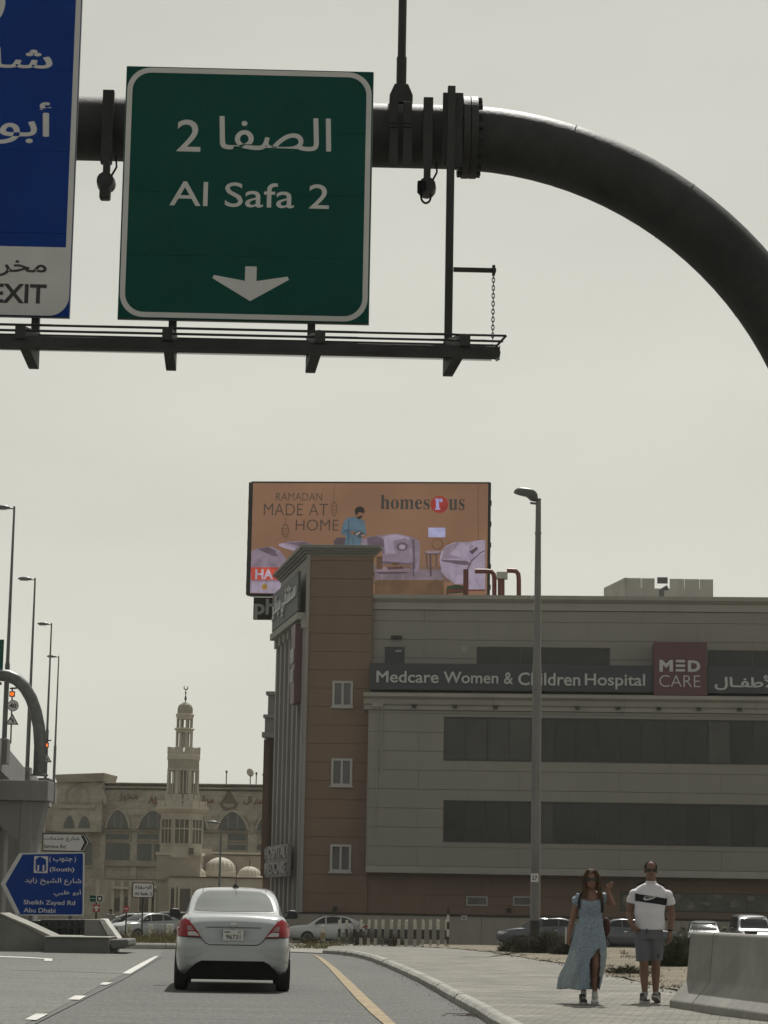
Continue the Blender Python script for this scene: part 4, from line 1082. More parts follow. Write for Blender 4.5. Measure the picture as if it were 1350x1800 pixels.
# lamp column standing on the pipe
lx = Gf.px(705.5, 100)[0]
u0, z0, u1, z1 = Gf.xr((685, 152), (725, 182), 0)
xm = (u0 + u1) / 2
MB().prism([(u0, z0 - .02), (u1, z0 - .02), (u1, z0 + .06), (xm + .07, z1), (xm - .07, z1), (u0, z0 + .06)], -.1, .1).build('column_foot', M['pipe'], gan, bevel=.006)
MB().tube([(xm, 0, z0), (xm, 0, z0 + 3.6)], .045, 10).build('upright_column', M['pipe'], gan, sm=40)
MB().tube([(xm, 0, z0), (xm, 0, z0 + .5)], .055, 10).build('column_sleeve', M['pipe'], gan, sm=40)
# sign lights hanging beneath, seen end on
def hang(cx, y0, loop, name='hanging_lamp'):
    p = Gf.px(cx, y0, fro - .1); s = 1 / 175.0
    e = empty(name); e.parent = gan; e.location = (p[0], fro - .1, p[1])
    MB().box(-.035, .035, -.04, .04, -32 * s, .02).build('arm', M['steel'], e, bevel=.005)
    MB().lathe([(.02, -.12), (.085, -.12), (.095, -.02), (.095, .06), (.03, .10)], (.0, 0, -40 * s), 16, axis='y').build('lamp_head', M['steel'], e, sm=40)
    MB().tube([(.09, 0, 10 * s), (.10, 0, -10 * s), (.06, -.02, -25 * s), (.02, -.03, -40 * s)], .011, 6).build('cable', M['black'], e, sm=60)
    if loop:
        pts = [(-.01 + .05 * math.cos(a), -.05, -58 * s + .07 * math.sin(a)) for a in [PI * 2 * k / 14 for k in range(15)]]
        MB().tube(pts, .012, 6).build('cable_loop', M['black'], e, sm=60)
        MB().box(-.1, -.01, -.14, -.02, -52 * s, -33 * s).build('ballast_box', M['black'], e, bevel=.01)
    else:
        MB().box(-.055, .055, -.12, .0, -74 * s, -45 * s).build('ballast_box', M['steel'], e, bevel=.02)
    return e
hang(751, 293, True); hang(188, 284, False)
# cross arm with hanging chain
a = Gf.px(797, 474, fro - .14); b = Gf.px(872, 476, fro - .14)
MB().box(a[0], b[0], fro - .165, fro - .125, a[1] - .022, a[1] + .022).build('cross_arm', M['pipe'], gan, bevel=.004)
MB().box(b[0] - .04, b[0] - .01, fro - .18, fro - .11, a[1] - .05, a[1] + .05).build('arm_end', M['pipe'], gan, bevel=.004)
def chain(p, q, sag, n):
    mb = MB()
    for k in range(n):
        t = (k + .5) / n; c = Vector(p).lerp(Vector(q), t) - Vector((0, 0, sag * 4 * t * (1 - t))); t2 = t + .01
        c2 = Vector(p).lerp(Vector(q), t2) - Vector((0, 0, sag * 4 * t2 * (1 - t2))); d = (c2 - c).normalized()
        sd = d.cross(Vector((0, 1, 0))).normalized() if k % 2 else Vector((0, 1, 0)); L = .03
        pts = [c + d * L * math.cos(a) + sd * .014 * math.sin(a) for a in [2 * PI * j / 8 for j in range(9)]]
        mb.tube(pts, .0048, 5, cap=False)
    return mb.build('chain', M['steel'], gan, sm=60)
yc_ = fro - .14
c_top = Gf.px(867.5, 482, yc_); c_bot = Gf.px(866, 600, yc_)
chain((c_top[0], yc_, c_top[1]), (c_bot[0], yc_, c_bot[1]), 0.0, 17)
c1_, c2_ = Gf.px(869, 606, yc_ - .1), Gf.px(878.5, 608, yc_ - .1)
chain((c1_[0], yc_ - .1, c1_[1]), (c2_[0], yc_ - .1, c2_[1]), .14, 9)
# walkway: channel beams, grating, twin rails, triangular gussets
zt1 = Gf.px(400, 596, yc_)[1]; zb1 = Gf.px(400, 621, yc_)[1]; xr_ = Gf.px(872, 610, yc_)[0]
MB().box(-26, xr_, yc_ - .04, yc_ + .02, zb1, zt1).build('walkway_beam', M['pipe'], gan, bevel=.006)
MB().box(-26, xr_, yc_ - .62, yc_ - .58, zb1 - .12, zt1 - .16).build('walkway_beam', M['pipe'], gan, bevel=.006)
gm = MB(); x = xr_ - 9.5
while x < xr_ - .05: gm.box(x, x + .008, yc_ - .58, yc_ - .04, zb1 - .03, zb1 - .005); x += .016
for k in range(4): gm.box(-26, xr_, yc_ - .5 + k * .12, yc_ - .49 + k * .12, zb1 - .028, zb1 - .008)
tag(gm.build('walkway_grating', M['pipe'], gan, fix=False), kind='stuff')
for yp, rr0 in ((580, .013), (590, .013)):
    z = Gf.px(400, yp - 1, yc_ - .6)[1]
    MB().tube([(-26, yc_ - .6, z), (xr_ + (.06 if yp == 580 else .03), yc_ - .6, z)], rr0, 8).build('walkway_rail', M['steel'], gan, sm=50)
z1_, z2_ = Gf.px(400, 579, yc_ - .6)[1], Gf.px(400, 607, yc_ - .6)[1]
MB().tube([(xr_ + .06, yc_ - .6, z1_), (xr_ - .08, yc_ - .6, z2_)], .013, 6).build('rail_end', M['steel'], gan, sm=50)
for pxm, top, shift in ((62, 580, -.06), (303, 583, .0), (547, 587, .10), (788, 593, .14)):
    c = Gf.px(pxm, top, yc_); low = Gf.px(pxm, top + 68, yc_)
    V = []; 
    for dx_ in (-.05, .05):
        V += [(c[0] + dx_ - .0, yc_ + .03, low[1]), (c[0] + dx_, yc_ + .03, c[1] - .02), (c[0] + shift + dx_, yc_ - .66, c[1] - .12), (c[0] + shift + dx_, yc_ - .66, c[1] - .24), (c[0] + dx_, yc_ - .04, low[1])]
    n = 5; MB().add(V, [tuple(range(n)), tuple(range(2 * n - 1, n - 1, -1))] + [(k, (k + 1) % n, (k + 1) % n + n, k + n) for k in range(n)]).build('gusset_bracket', M['pipe'], gan, bevel=.004)
    MB().lathe([(.02, -.05), (.02, .05)], (c[0] + shift * .9, yc_ - .6, c[1] - .13), 8, axis='y').build('rail_clip', M['steel'], gan)

# sign boards carried by the gantry
yS = fro - .25
def board(name, label, u0, z0, u1, z1, m, parent_loc):
    e = empty(name, Gf.o, Gf.yaw, label, 'road sign'); return e
g0 = Gf.px(219, 117, yS); g1 = Gf.px(652, 566, yS); g2 = Gf.px(211, 561, yS); g3 = Gf.px(652, 125, yS)
gu0, gu1 = (g0[0] + g2[0]) / 2, (g1[0] + g3[0]) / 2; gz0, gz1 = (g1[1] + g2[1]) / 2, (g0[1] + g3[1]) / 2
gs = board('direction_sign', 'green overhead sign reading Al Safa 2 with a down arrow', 0, 0, 0, 0, 0, 0)
pan = MB(); nP = 4
for k in range(nP):
    za = gz0 + (gz1 - gz0) * k / nP; zb = gz0 + (gz1 - gz0) * (k + 1) / nP
    pn = MB().box(gu0, gu1, yS, yS + .035, za + .0015, zb - .0015).build('sign_panel', M['green'], gs)
MB().box(gu0 - .006, gu1 + .006, yS + .036, yS + .07, gz0 - .006, gz1 + .006).build('backing_frame', M['signback'], gs)
mbx = MB(); ring(mbx, rrect(gu0 + .012, gz0 + .012, gu1 - .012, gz1 - .012, .24, 8), rrect(gu0 + .065, gz0 + .065, gu1 - .065, gz1 - .065, .19, 8), yS - .004, yS - .0005)
mbx.build('border', M['signwhite'], gs)
def T(body, x0, y0, x1, y1, parent, m=None, arabic=False, bold=.012, yy=None, f=None, thick=.002):
    f = f or Gf; yy = yS if yy is None else yy
    return text('lettering', body, f.xr((x0, y0), (x1, y1), yy), yy, m or M['signwhite'], parent, bold, arabic, thick)
T('2', 312, 210, 352, 267, gs, bold=.006)
T('الصفا', 386, 204, 582, 268, gs, arabic=True, bold=.006)
T('Al Safa 2', 299, 318, 578, 368, gs, bold=.004)
u0, z0, u1, z1 = Gf.xr((374, 467), (507, 531), yS)
um = (u0 + u1) / 2; hz_ = z1 - z0; wz = u1 - u0
MB().prism([(um - wz * .075, z1), (um + wz * .075, z1), (um + wz * .075, z1 - hz_ * .42), (u1 - .015, z1 - hz_ * .27), (u1, z1 - hz_ * .36), (um, z0), (u0, z1 - hz_ * .36), (u0 + .015, z1 - hz_ * .27), (um - wz * .075, z1 - hz_ * .42)], yS - .004, yS - .0005).build('down_arrow', M['signwhite'], gs)
# blue sign, cut by the frame's left edge
b_r = (Gf.px(136, 0, yS)[0] + Gf.px(128, 556, yS)[0]) / 2; b_z0 = Gf.px(128, 557, yS)[1]; b_z1 = b_z0 + 4.3; b_l = b_r - 3.6
bs_ = board('direction_sign', 'blue overhead sign with white Arabic script above a white EXIT panel', 0, 0, 0, 0, 0, 0)
zex = Gf.px(60, 434, yS)[1]
for k in range(5):
    za = b_z0 + (b_z1 - b_z0) * k / 5; zb = b_z0 + (b_z1 - b_z0) * (k + 1) / 5; MB().box(b_l, b_r, yS, yS + .035, za + .0015, zb - .0015).build('sign_panel', M['blue'], bs_)
MB().box(b_l - .006, b_r + .006, yS + .036, yS + .07, b_z0 - .006, b_z1 + .006).build('backing_frame', M['signback'], bs_)
MB().box(b_r - .055, b_r - .002, yS - .004, yS - .0005, zex, b_z1 - .2).build('border', M['signwhite'], bs_)
pe = rrect(b_l + .01, b_z0 + .005, b_r - .003, zex + .3, .20, 8); pe = [(p[0], min(p[1], zex)) for p in pe]
exo = MB().prism(pe, yS - .0062, yS - .0045).build('exit_panel', M['signwhite'], bs_)
T('مخرج'[:3] + 'ـ', -60, 456, 81, 488, exo, M['signblack'], True, .012, yS - .0065) if False else None
T('مخرج', -34, 456, 81, 493, exo, M['signblack'], True, .014, yS - .0065)
T('EXIT', -14, 498, 81, 534, exo, M['signblack'], False, .022, yS - .0065)
T('شارع', -110, 80, 91, 140, bs_, None, True, .014)
T('أبو', 0, 178, 89, 255, bs_, None, True, .014)
rr2 = [Gf.px(-44, 5, yS)[0], Gf.px(0, 5, yS)[1]]
mbx = MB(); ring(mbx, [(rr2[0] + .31 * math.cos(R(a)), rr2[1] + .31 * math.sin(R(a))) for a in range(0, 360, 12)], [(rr2[0] + .25 * math.cos(R(a)), rr2[1] + .25 * math.sin(R(a))) for a in range(0, 360, 12)], yS - .004, yS - .0005)
mbx.build('route_roundel', M['signwhite'], bs_)

# ------------------------------------------------------------------ flyover on the left
LP = [((4, 1300), 123.0, 890), ((45, 1350), 150.5, 1015), ((77, 1373), 180.0, 1094), ((92, 1387), 212.0, 1151)]
edge_pts = [at(p[0][0], p[0][1], p[1]) for p in LP]
e0 = edge_pts[0] + (edge_pts[0] - edge_pts[1]) * 2.6; e0.z = edge_pts[0].z - .1
e9 = edge_pts[3] + Vector((-9, 38, .6)); e10 = e9 + Vector((-18, 40, .2))
EP = [e0] + edge_pts + [e9, e10]
fly = empty('flyover', (EP[1].x, EP[1].y, gz(EP[1].y)), 0, 'grey concrete flyover with parapets rising past the left edge', 'flyover')
def sweep(prof, pts, name, m, parent, bevel=0):
    mb = MB(); n = len(prof)
    for i, p in enumerate(pts):
        t = (pts[min(i + 1, len(pts) - 1)] - pts[max(i - 1, 0)]); t.z = 0; t.normalize(); nl = Vector((-t.y, t.x, 0))   # to the left
        for (u, z) in prof: q = p + nl * u; mb.v.append((q.x, q.y, q.z + z))
    for i in range(len(pts) - 1):
        for k in range(n): k2 = (k + 1) % n; mb.f.append((i * n + k, i * n + k2, (i + 1) * n + k2, (i + 1) * n + k))
    mb.f.append(tuple(range(n))); mb.f.append(tuple(range((len(pts) - 1) * n, len(pts) * n)))
    return mb.build(name, m, parent, world=True, bevel=bevel)
def dens(pts, k=4):
    o = []
    for a, b in zip(pts, pts[1:]):
        for j in range(k): o.append(a.lerp(b, j / k))
    return o + [pts[-1]]
DP = dens(EP)
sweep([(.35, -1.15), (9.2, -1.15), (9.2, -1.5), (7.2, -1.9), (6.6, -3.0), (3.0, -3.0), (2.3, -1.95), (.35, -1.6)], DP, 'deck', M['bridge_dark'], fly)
# parapet in separate precast lengths
for i in range(len(DP) - 1):
    a, b = DP[i], DP[i + 1]; t = (b - a).normalized()
    sweep([(-.02, -1.62), (-.02, -.12), (.05, 0), (.22, 0), (.34, -.6), (.36, -1.62)], [a + t * .02, b - t * .02], 'parapet_unit', M['bridge'], fly)
sweep([(8.9, -1.15), (8.9, -.1), (9.1, 0), (9.25, 0), (9.3, -1.5)], DP, 'far_parapet', M['bridge'], fly)
for p in edge_pts:
    MB().box(p.x - .28, p.x + .35, p.y - .5, p.y + .5, p.z - 1.25, p.z + .03).build('pilaster', M['bridge'], fly, bevel=.03, world=True)
# pier with hammerhead cap that carries the far gantry
PY = 120.0
c0_, c1_ = at(-60, 1369, PY), at(85, 1372, PY); cb = at(85, 1408, PY)
MB().box(c0_.x, c1_.x, PY, PY + 2.2, cb.z, c1_.z).build('pier_cap', M['bridge'], fly, bevel=.05, world=True)
MB().box(c1_.x - .55, c1_.x - .02, PY + .35, PY + 1.9, c1_.z, c1_.z + .14).build('base_plinth', M['bridge_dark'], fly, bevel=.02, world=True)
p1, p2 = at(27, 1500, PY + 1), at(66, 1500, PY + 1)
w2 = (p2.x - p1.x); cxp = (p1.x + p2.x) / 2; hw = w2 / 2; ch = .3
MB().slab([(cxp - hw + ch, PY + .3), (cxp + hw - ch, PY + .3), (cxp + hw, PY + .6), (cxp + hw, PY + 1.9), (cxp + hw - ch, PY + 2.2), (cxp - hw + ch, PY + 2.2), (cxp - hw, PY + 1.9), (cxp - hw, PY + .6)], gz(PY) - .3, cb.z - .02).build('pier_column', M['bridge'], fly, world=True)
# haunches flaring up to the cap
MB().prism([(cxp - hw, cb.z - 1.9), (cxp + hw, cb.z - 1.9), (cxp + hw + .35, cb.z - .02), (cxp - hw - 2.0, cb.z - .02)], PY + .35, PY + 2.1).build('pier_haunch', M['bridge'], fly, world=True)
for yy in (152, 184, 216, 248):
    k = min(range(len(DP)), key=lambda i: abs(DP[i].y - yy)); p = DP[k]
    MB().box(p.x - 6.2, p.x - 3.2, yy - 1, yy + 1, gz(yy) - .3, p.z - 2.9).build('pier_column', M['bridge'], fly, world=True, bevel=.2)
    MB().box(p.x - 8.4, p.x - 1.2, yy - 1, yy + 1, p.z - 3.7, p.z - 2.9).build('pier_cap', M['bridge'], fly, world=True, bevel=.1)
# lower cross beam fragment with a stay, seen under the deck
q1, q2 = at(-20, 1440, 128), at(14, 1440, 128)
MB().tube([tuple(at(-12, 1430, 130)), tuple(at(28, 1409, 130))], .75, 8).build('cross_beam', M['bridge_dark'], fly, world=True)
u_ = at(8, 1446, 127)
MB().box(u_.x - .4, u_.x + .3, 126.6, 127.4, u_.z - .2, u_.z + .25).build('floodlight', M['steel'], fly, world=True, bevel=.03)
MB().tube([(u_.x, 127, u_.z), (u_.x - .4, 128, u_.z + 1.0)], .06, 6).build('floodlight_arm', M['steel'], fly, world=True)

# lamp posts on the flyover
def flatlamp(scale=1.0, name='street_lamp', side=-1, h=12.0, m=None, label=None, group=None):
    m = m or M['galv']
    e = empty(name, (0, 0, 0), 0, label, 'street lamp', group)
    MB().tube([(0, 0, 0), (0, 0, h * .32)], .13, 10).build('lower_pole', m, e, sm=40)
    MB().tube([(0, 0, h * .32), (0, 0, h * .335), (0, 0, h + .12)], [.13, .095, .055], 10).build('pole', m, e, sm=40)
    MB().lathe([(.2, 0), (.2, .05), (.14, .06)], (0, 0, 0), 12).build('base_flange', m, e)
    MB().tube([(0, 0, h), (side * .3, 0, h)], .035, 8).build('arm', m, e, sm=40)
    hd = MB(); s = side
    secs = [(.22, .05, .06), (.30, .10, .12), (.48, .17, .17), (.75, .18, .16), (1.0, .15, .11), (1.10, .05, .04)]
    pts = []; 
    for (x, ry, rz) in secs:
        for k in range(10):
            a = 2 * PI * k / 10; zz_ = math.sin(a) * rz; zz_ = zz_ if zz_ > 0 else zz_ * .45
            pts.append((s * x, ry * math.cos(a), h + .02 + zz_ + (x - .4) * .03))
    F = [(i * 10 + k, i * 10 + (k + 1) % 10, (i + 1) * 10 + (k + 1) % 10, (i + 1) * 10 + k) for i in range(len(secs) - 1) for k in range(10)]
    F += [tuple(range(10)), tuple(range((len(secs) - 1) * 10, len(secs) * 10))]
    hd.add(pts, F); hdo = hd.build('lamp_head', m, e, sm=60)
    MB().box(min(s * .45, s * .95), max(s * .45, s * .95), -.11, .11, h - .07, h - .03).build('lens', M['lightclear'], hdo, bevel=.01)
    return e
labs = ['tallest flyover lamp post at the left edge, its head cut by the frame', 'second flyover lamp post from the left edge, in front of the curved pipe',
        'third flyover lamp post, rising behind the shoulder of the curved pipe', 'shortest flyover lamp post, furthest along beside the stone building']
proto = None
for i, (p, q) in enumerate(zip(LP, edge_pts)):
    h = (q - at(p[0][0] + 7, p[2] + 4, p[1])).length
    if proto is None: proto = flatlamp(h=12.0, group='lamp posts along the flyover')
    o = proto if i == 0 else copy_tree(proto)
    o.location = (q.x + .1, q.y, q.z); o['label'] = labs[i]; s_ = h / 12.0; o.scale = (s_, s_, s_)

# far gantry with its curved pipe standing on the pier cap
fg = empty('overhead_gantry', (c1_.x - .3, PY + 1.1, c1_.z), 0, 'smaller curved pipe gantry standing on the flyover pier at the left', 'gantry')
gpx = [(-90, 1187), (-20, 1186), (0, 1186.5), (14, 1188), (30, 1195), (44, 1209), (55, 1228), (63, 1251), (68.5, 1278), (70.5, 1310), (69.5, 1340), (69, 1363)]
MB().tube([tuple(at(x, y, PY + 1.1)) for x, y in gpx], .31, 20).build('pipe', M['galv'], fg, sm=50, world=True)
pb = at(69, 1364, PY + 1.1); MB().lathe([(.45, 0), (.45, .08), (.33, .1), (.33, .3)], tuple(pb), 16).build('base_plate', M['galv'], fg, world=True)
a, b = at(-70, 1123, PY + .6), at(5, 1178, PY + .6)
MB().box(a.x, b.x, PY + .55, PY + .6, b.z, a.z).build('sign_panel', M['green'], fg, world=True)
a, b = at(-70, 1199, PY + .4), at(2.5, 1201, PY + .4)
MB().box(a.x, b.x, PY + .2, PY + .5, b.z - .08, b.z + .05).build('walkway', M['steel'], fg, world=True)

# warning signs with lit amber beacons
M['amber'] = mat('amber_beacon', (.6, .14, .02), .4, emit=(1.0, .17, .01), es=.95)
M['signred'] = mat('sign_red', (.30, .02, .025), .45)
def beacon_sign(px, pole_base, D, disc, label):
    s = FPX / D; b = at(px[0] - 3, pole_base, D)
    e = empty('warning_sign', b, 0, label, 'road sign', 'warning signs with amber beacons on the flyover')
    def L(x, y): q = at(x, y, D) - b; return q.x, q.z
    top = L(px[0], px[1] - 12)
    MB().tube([(0, 0.05, 0), (top[0], .05, top[1])], .04, 8).build('pole', M['steel'], e, sm=40)
    c = L(*px)
    MB().prism([(c[0] - .15, c[1] - .15), (c[0] + .15, c[1] - .15), (c[0] + .15, c[1] + .15), (c[0] - .15, c[1] + .15)], -.06, .04).build('beacon_housing', M['steel'], e, bevel=.02)
    MB().lathe([(.115, -.08), (.115, -.061)], (c[0], 0, c[1]), 16, axis='y').build('beacon_lens', M['amber'], e)
    MB().prism([(c[0] - .12, c[1] + .26), (c[0] + .28, c[1] + .30), (c[0] + .28, c[1] + .36), (c[0] - .12, c[1] + .32)], -.15, .2).build('solar_panel', M['steel'], e)
    y = px[1]
    if disc:
        d = L(px[0] + 1.5, px[1] + 20.5); r = .30
        MB().lathe([(r, -.02), (r, .0)], (d[0], 0, d[1]), 28, axis='y').build('speed_disc_rim', M['signblack'], e)
        dd_ = MB().lathe([(r * .88, -.03), (r * .88, -.021)], (d[0], 0, d[1]), 28, axis='y').build('speed_disc', M['signwhite'], e)
        text('lettering', '40', (d[0] - .19, d[1] - .12, d[0] + .19, d[1] + .12), -.031, M['signblack'], dd_, .03, thick=.01)
        y = px[1] + 44
    else: y = px[1] + 22
    t = L(px[0] - 0, y); w_ = .35; hh = .30
    MB().prism([(t[0] - w_, t[1] - hh), (t[0] + w_, t[1] - hh), (t[0], t[1] + hh)], -.02, .0).build('triangle_rim', M['signblack'], e)
    k = .72; tr = MB().prism([(t[0] - w_ * k, t[1] - hh * .8), (t[0] + w_ * k, t[1] - hh * .8), (t[0], t[1] + hh * .62)], -.03, -.021).build('triangle_panel', M['signwhite'], e)
    MB().prism([(t[0] + .02, t[1] - .2), (t[0] + .09, t[1] - .2), (t[0] + .08, t[1] - .05), (t[0] - .03, t[1] + .04), (t[0] - .06, t[1] + .07), (t[0] - .15, t[1] - .03), (t[0] - .03, t[1] - .03)], -.036, -.031).build('bend_arrow', M['signblack'], tr)
beacon_sign((21.5, 1220), 1307, 127, True, 'speed limit 40 disc over a triangular bend sign under a lit amber beacon')
beacon_sign((82, 1310), 1372, 158, False, 'triangular sign under an amber beacon, half hidden by the curved gantry pipe')

# ------------------------------------------------------------------ blue direction sign and service road sign
DY = 62.0
D_ = Frame(75, 1610, DY, 0, base=0.0)
ds = empty('direction_sign', D_.o, 0, 'blue arrow-shaped sign for Sheikh Zayed Rd and Abu Dhabi pointing left', 'road sign')
def dp(x, y, yo=0.0): return D_.px(x, y, yo)
def z4(x, y): return (x / 3.913, 1340 + y / 3.913)
outl = [z4(5, 835), z4(132, 624), z4(570, 618), z4(580, 628), z4(575, 1044), z4(563, 1056), z4(112, 1054)]
cx0 = sum(p[0] for p in outl) / 7; cy0 = sum(p[1] for p in outl) / 7
MB().prism([dp(*p) for p in outl], 0, .05).build('rim', M['signwhite'], ds)
inner = [z4(14, 835), z4(136, 634), z4(566, 627), z4(571, 632), z4(567, 1040), z4(558, 1047), z4(117, 1046)]
MB().prism([dp(*p) for p in inner], -.006, -.001).build('blue_face', M['blue'], ds)
MB().prism([dp(*p) for p in (z4(136, 634), z4(156, 634), z4(38, 838), z4(138, 1040), z4(116, 1046), z4(14, 835))], -.011, -.007).build('chevron', M['signwhite'], ds)
def T2(body, a, b, par=None, m=None, ar=False, bold=.012, f=None, yy=-.008):
    (x0, y0), (x1, y1) = z4(*a), z4(*b); return text('lettering', body, (f or D_).xr((x0, y0), (x1, y1), yy), yy, m or M['signwhite'], par or ds, bold, ar, .002)
T2('(', (340, 650), (350, 690)); T2(')', (512, 650), (522, 690)); T2('جنوب', (366, 650), (498, 690), ar=True)
T2('(South)', (342, 720), (510, 760), bold=.015)
T2('شارع الشيخ زايد', (172, 792), (560, 848), ar=True); T2('أبو ظبي', (372, 872), (558, 925), ar=True)
T2('Sheikh Zayed Rd', (163, 946), (516, 992), bold=.015); T2('Abu Dhabi', (163, 1000), (381, 1036), bold=.015)
a = [dp(*z4(236, 645), -.008), dp(*z4(327, 762), -.008)]
pg = MB().box(a[0][0], a[1][0], -.011, -.007, a[1][1], a[0][1]).build('route_badge', M['signwhite'], ds)
c = [dp(*z4(x, y), -.012) for x, y in ((246, 668), (262, 655), (276, 648), (290, 655), (316, 668), (318, 740), (306, 752), (256, 752), (244, 740))]
MB().prism(c, -.016, -.0115).build('badge_emblem', M['blue'], pg)
for k, (x0, x1) in enumerate(((258, 268), (294, 304))):
    q = [dp(*z4(x0, 706), -.02), dp(*z4(x1, 748), -.02)]; MB().box(q[0][0], q[1][0], -.02, -.0165, q[1][1], q[0][1]).build('badge_stroke', M['signwhite'], pg)
q = [dp(*z4(276, 660), -.02), dp(*z4(284, 748), -.02)]
MB().box(dp(*z4(0, 0))[0] * 0 + dp(50, 1600)[0], dp(50, 1600)[0] + .09, .06, .15, -.1, dp(50, 1500)[1]).build('post', M['galv'], ds)
MB().box(dp(120, 1600)[0], dp(120, 1600)[0] + .09, .06, .15, -.1, dp(50, 1470)[1]).build('post', M['galv'], ds)
# service road sign above it, on the same posts but a plate of its own
sv = empty('service_road_sign', D_.o, 0, 'white arrow plate reading Service Rd, pointing right above the blue sign', 'road sign')
so_ = [z4(292, 487), z4(582, 490), z4(618, 550), z4(580, 618), z4(290, 612)]
MB().prism([dp(*p) for p in so_], .0, .05).build('rim', M['signblack'], sv)
si_ = [z4(300, 495), z4(578, 498), z4(609, 550), z4(576, 610), z4(298, 604)]
MB().prism([dp(*p) for p in si_], -.006, -.001).build('face', M['signwhite'], sv)
MB().prism([dp(*p) for p in (z4(556, 502), z4(576, 502), z4(602, 550), z4(573, 606), z4(552, 606), z4(580, 551))], -.011, -.007).build('chevron', M['signblack'], sv)
T2('شارع خدمات', (304, 508), (546, 548), sv, M['signblack'], True); T2('Service Rd', (302, 564), (450, 592), sv, M['signblack'])

# small place sign and parking signs further off
def post_sign(name, px0, px1, base_y, D, rimm, label, body):
    f = Frame((px0[0] + px1[0]) / 2, base_y, D, 0); e = empty(name, f.o, 0, label, 'road sign')
    u0, z0, u1, z1 = f.xr(px0, px1)
    MB().prism(rrect(u0, z0, u1, z1, min(u1 - u0, z1 - z0) * .12), 0, .03).build('rim', rimm, e)
    k = (u1 - u0) * .04
    MB().prism(rrect(u0 + k, z0 + k, u1 - k, z1 - k, min(u1 - u0, z1 - z0) * .1), -.004, -.001).build('face', body, e)
    MB().tube([((u0 + u1) / 2, .07, -.3), ((u0 + u1) / 2, .07, z1 - .05)], .035, 8).build('pole', M['steel'], e, sm=40)
    return e, f
e, f = post_sign('place_sign', z4(911, 826), z4(1056, 934), 1650, 108, M['signblack'], 'small white sign reading Al Safa 2 on a thin post before the mosque', M['signwhite'])
T2('الصفا', (950, 845), (1042, 872), e, M['signblack'], True, .02, f); T2('2', (926, 848), (944, 868), e, M['signblack'], False, .02, f); T2('Al Safa 2', (924, 893), (1046, 916), e, M['signblack'], False, .02, f)
e, f = post_sign('parking_sign', z4(616, 912), z4(708, 962), 1652, 112, M['signwhite'], 'green and white sign with an up arrow beside the blue sign', M['signwhite'])
u0, z0, u1, z1 = f.xr(z4(618, 915), z4(660, 960)); MB().box(u0, u1, -.012, -.005, z0, z1).build('green_half', M['green'], e)
um = (u0 + u1) / 2; hh = z1 - z0
MB().prism([(um - .05, z0 + .15), (um + .05, z0 + .15), (um + .05, z1 - .5 * hh), (um + .2, z1 - .5 * hh), (um, z1 - .12), (um - .2, z1 - .5 * hh), (um - .05, z1 - .5 * hh)], -.018, -.013).build('up_arrow', M['signwhite'], e)
u0, z0, u1, z1 = f.xr(z4(668, 918), z4(704, 958)); mbx = MB(); ring(mbx, rrect(u0, z0, u1, z1, .06), rrect(u0 + .06, z0 + .06, u1 - .06, z1 - .06, .03), -.012, -.005); mbx.build('loop_mark', M['signblack'], e)
e, f = post_sign('parking_sign', z4(640, 978), z4(686, 1030), 1652, 112, M['signred'], 'small red sign with a white arrow under the green parking sign', M['signred'])
u0, z0, u1, z1 = f.xr(z4(652, 985), z4(676, 1024)); um = (u0 + u1) / 2; hh = z1 - z0
MB().prism([(um - .05, z0), (um + .05, z0), (um + .05, z1 - .45 * hh), (um + .2, z1 - .45 * hh), (um, z1), (um - .2, z1 - .45 * hh), (um - .05, z1 - .45 * hh)], -.012, -.005).build('up_arrow', M['signwhite'], e)
f = Frame(*z4(869, 1215), 104, 0); e = empty('no_parking_sign', f.o, 0, 'round red sign on a dark post beside the walking man and parked cars', 'road sign')
c = f.px(*z4(869, 1008)); MB().lathe([(.13, -.02), (.13, 0)], (c[0], 0, c[1]), 20, axis='y').build('disc', M['signred'], e)
MB().box(c[0] - .08, c[0] + .08, -.03, -.021, c[1] - .02, c[1] + .02).build('white_bar', M['signwhite'], e)
MB().tube([(c[0], .05, -.3), (c[0], .05, c[1] + .2)], .035, 8).build('pole', M['steel'], e, sm=40)

# ------------------------------------------------------------------ concrete island noses on the left
def isl(name, polypx, D, depth, m, label, cat='barrier', bevel=.03):
    f = Frame(polypx[0][0], 1668, D, 0, base=0); e = empty(name, f.o, 0, label, cat)
    MB().prism([(q[0], q[1] if q[1] > .2 else -.05) for q in [f.px(*p) for p in polypx]], 0, depth).build('body', m, e, bevel=bevel); return e, f
def z8(x, y): return (x / 4.219, 1580 + y / 4.219)
e, f = isl('concrete_barrier', [(-80, 1603), z8(0, 112), z8(60, 140), z8(200, 200), z8(330, 268), z8(345, 280), z8(345, 335), (-80, 1659)], 57.5, 1.4, M['concrete'], 'dark concrete ramp barrier sloping down from the left edge')
MB().prism([f.px(*p) for p in (z8(0, 102), z8(60, 128), z8(205, 190), z8(395, 278), z8(390, 284), z8(330, 280), z8(200, 208), z8(0, 118))], -.04, 1.44).build('coping', M['kerb'], e, bevel=.02)
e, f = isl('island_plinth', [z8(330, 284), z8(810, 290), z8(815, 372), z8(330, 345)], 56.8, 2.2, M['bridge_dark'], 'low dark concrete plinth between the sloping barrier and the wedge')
MB().prism([f.px(*p) for p in (z8(330, 277), z8(812, 284), z8(812, 292), z8(330, 286))], -.05, 2.25).build('coping', M['kerb'], e, bevel=.02)
MB().prism([f.px(*p) for p in (z8(815, 302), z8(950, 300), z8(950, 352), z8(885, 372), z8(816, 374))], .05, 1.9).build('end_block', M['bridge_dark'], e, bevel=.04)
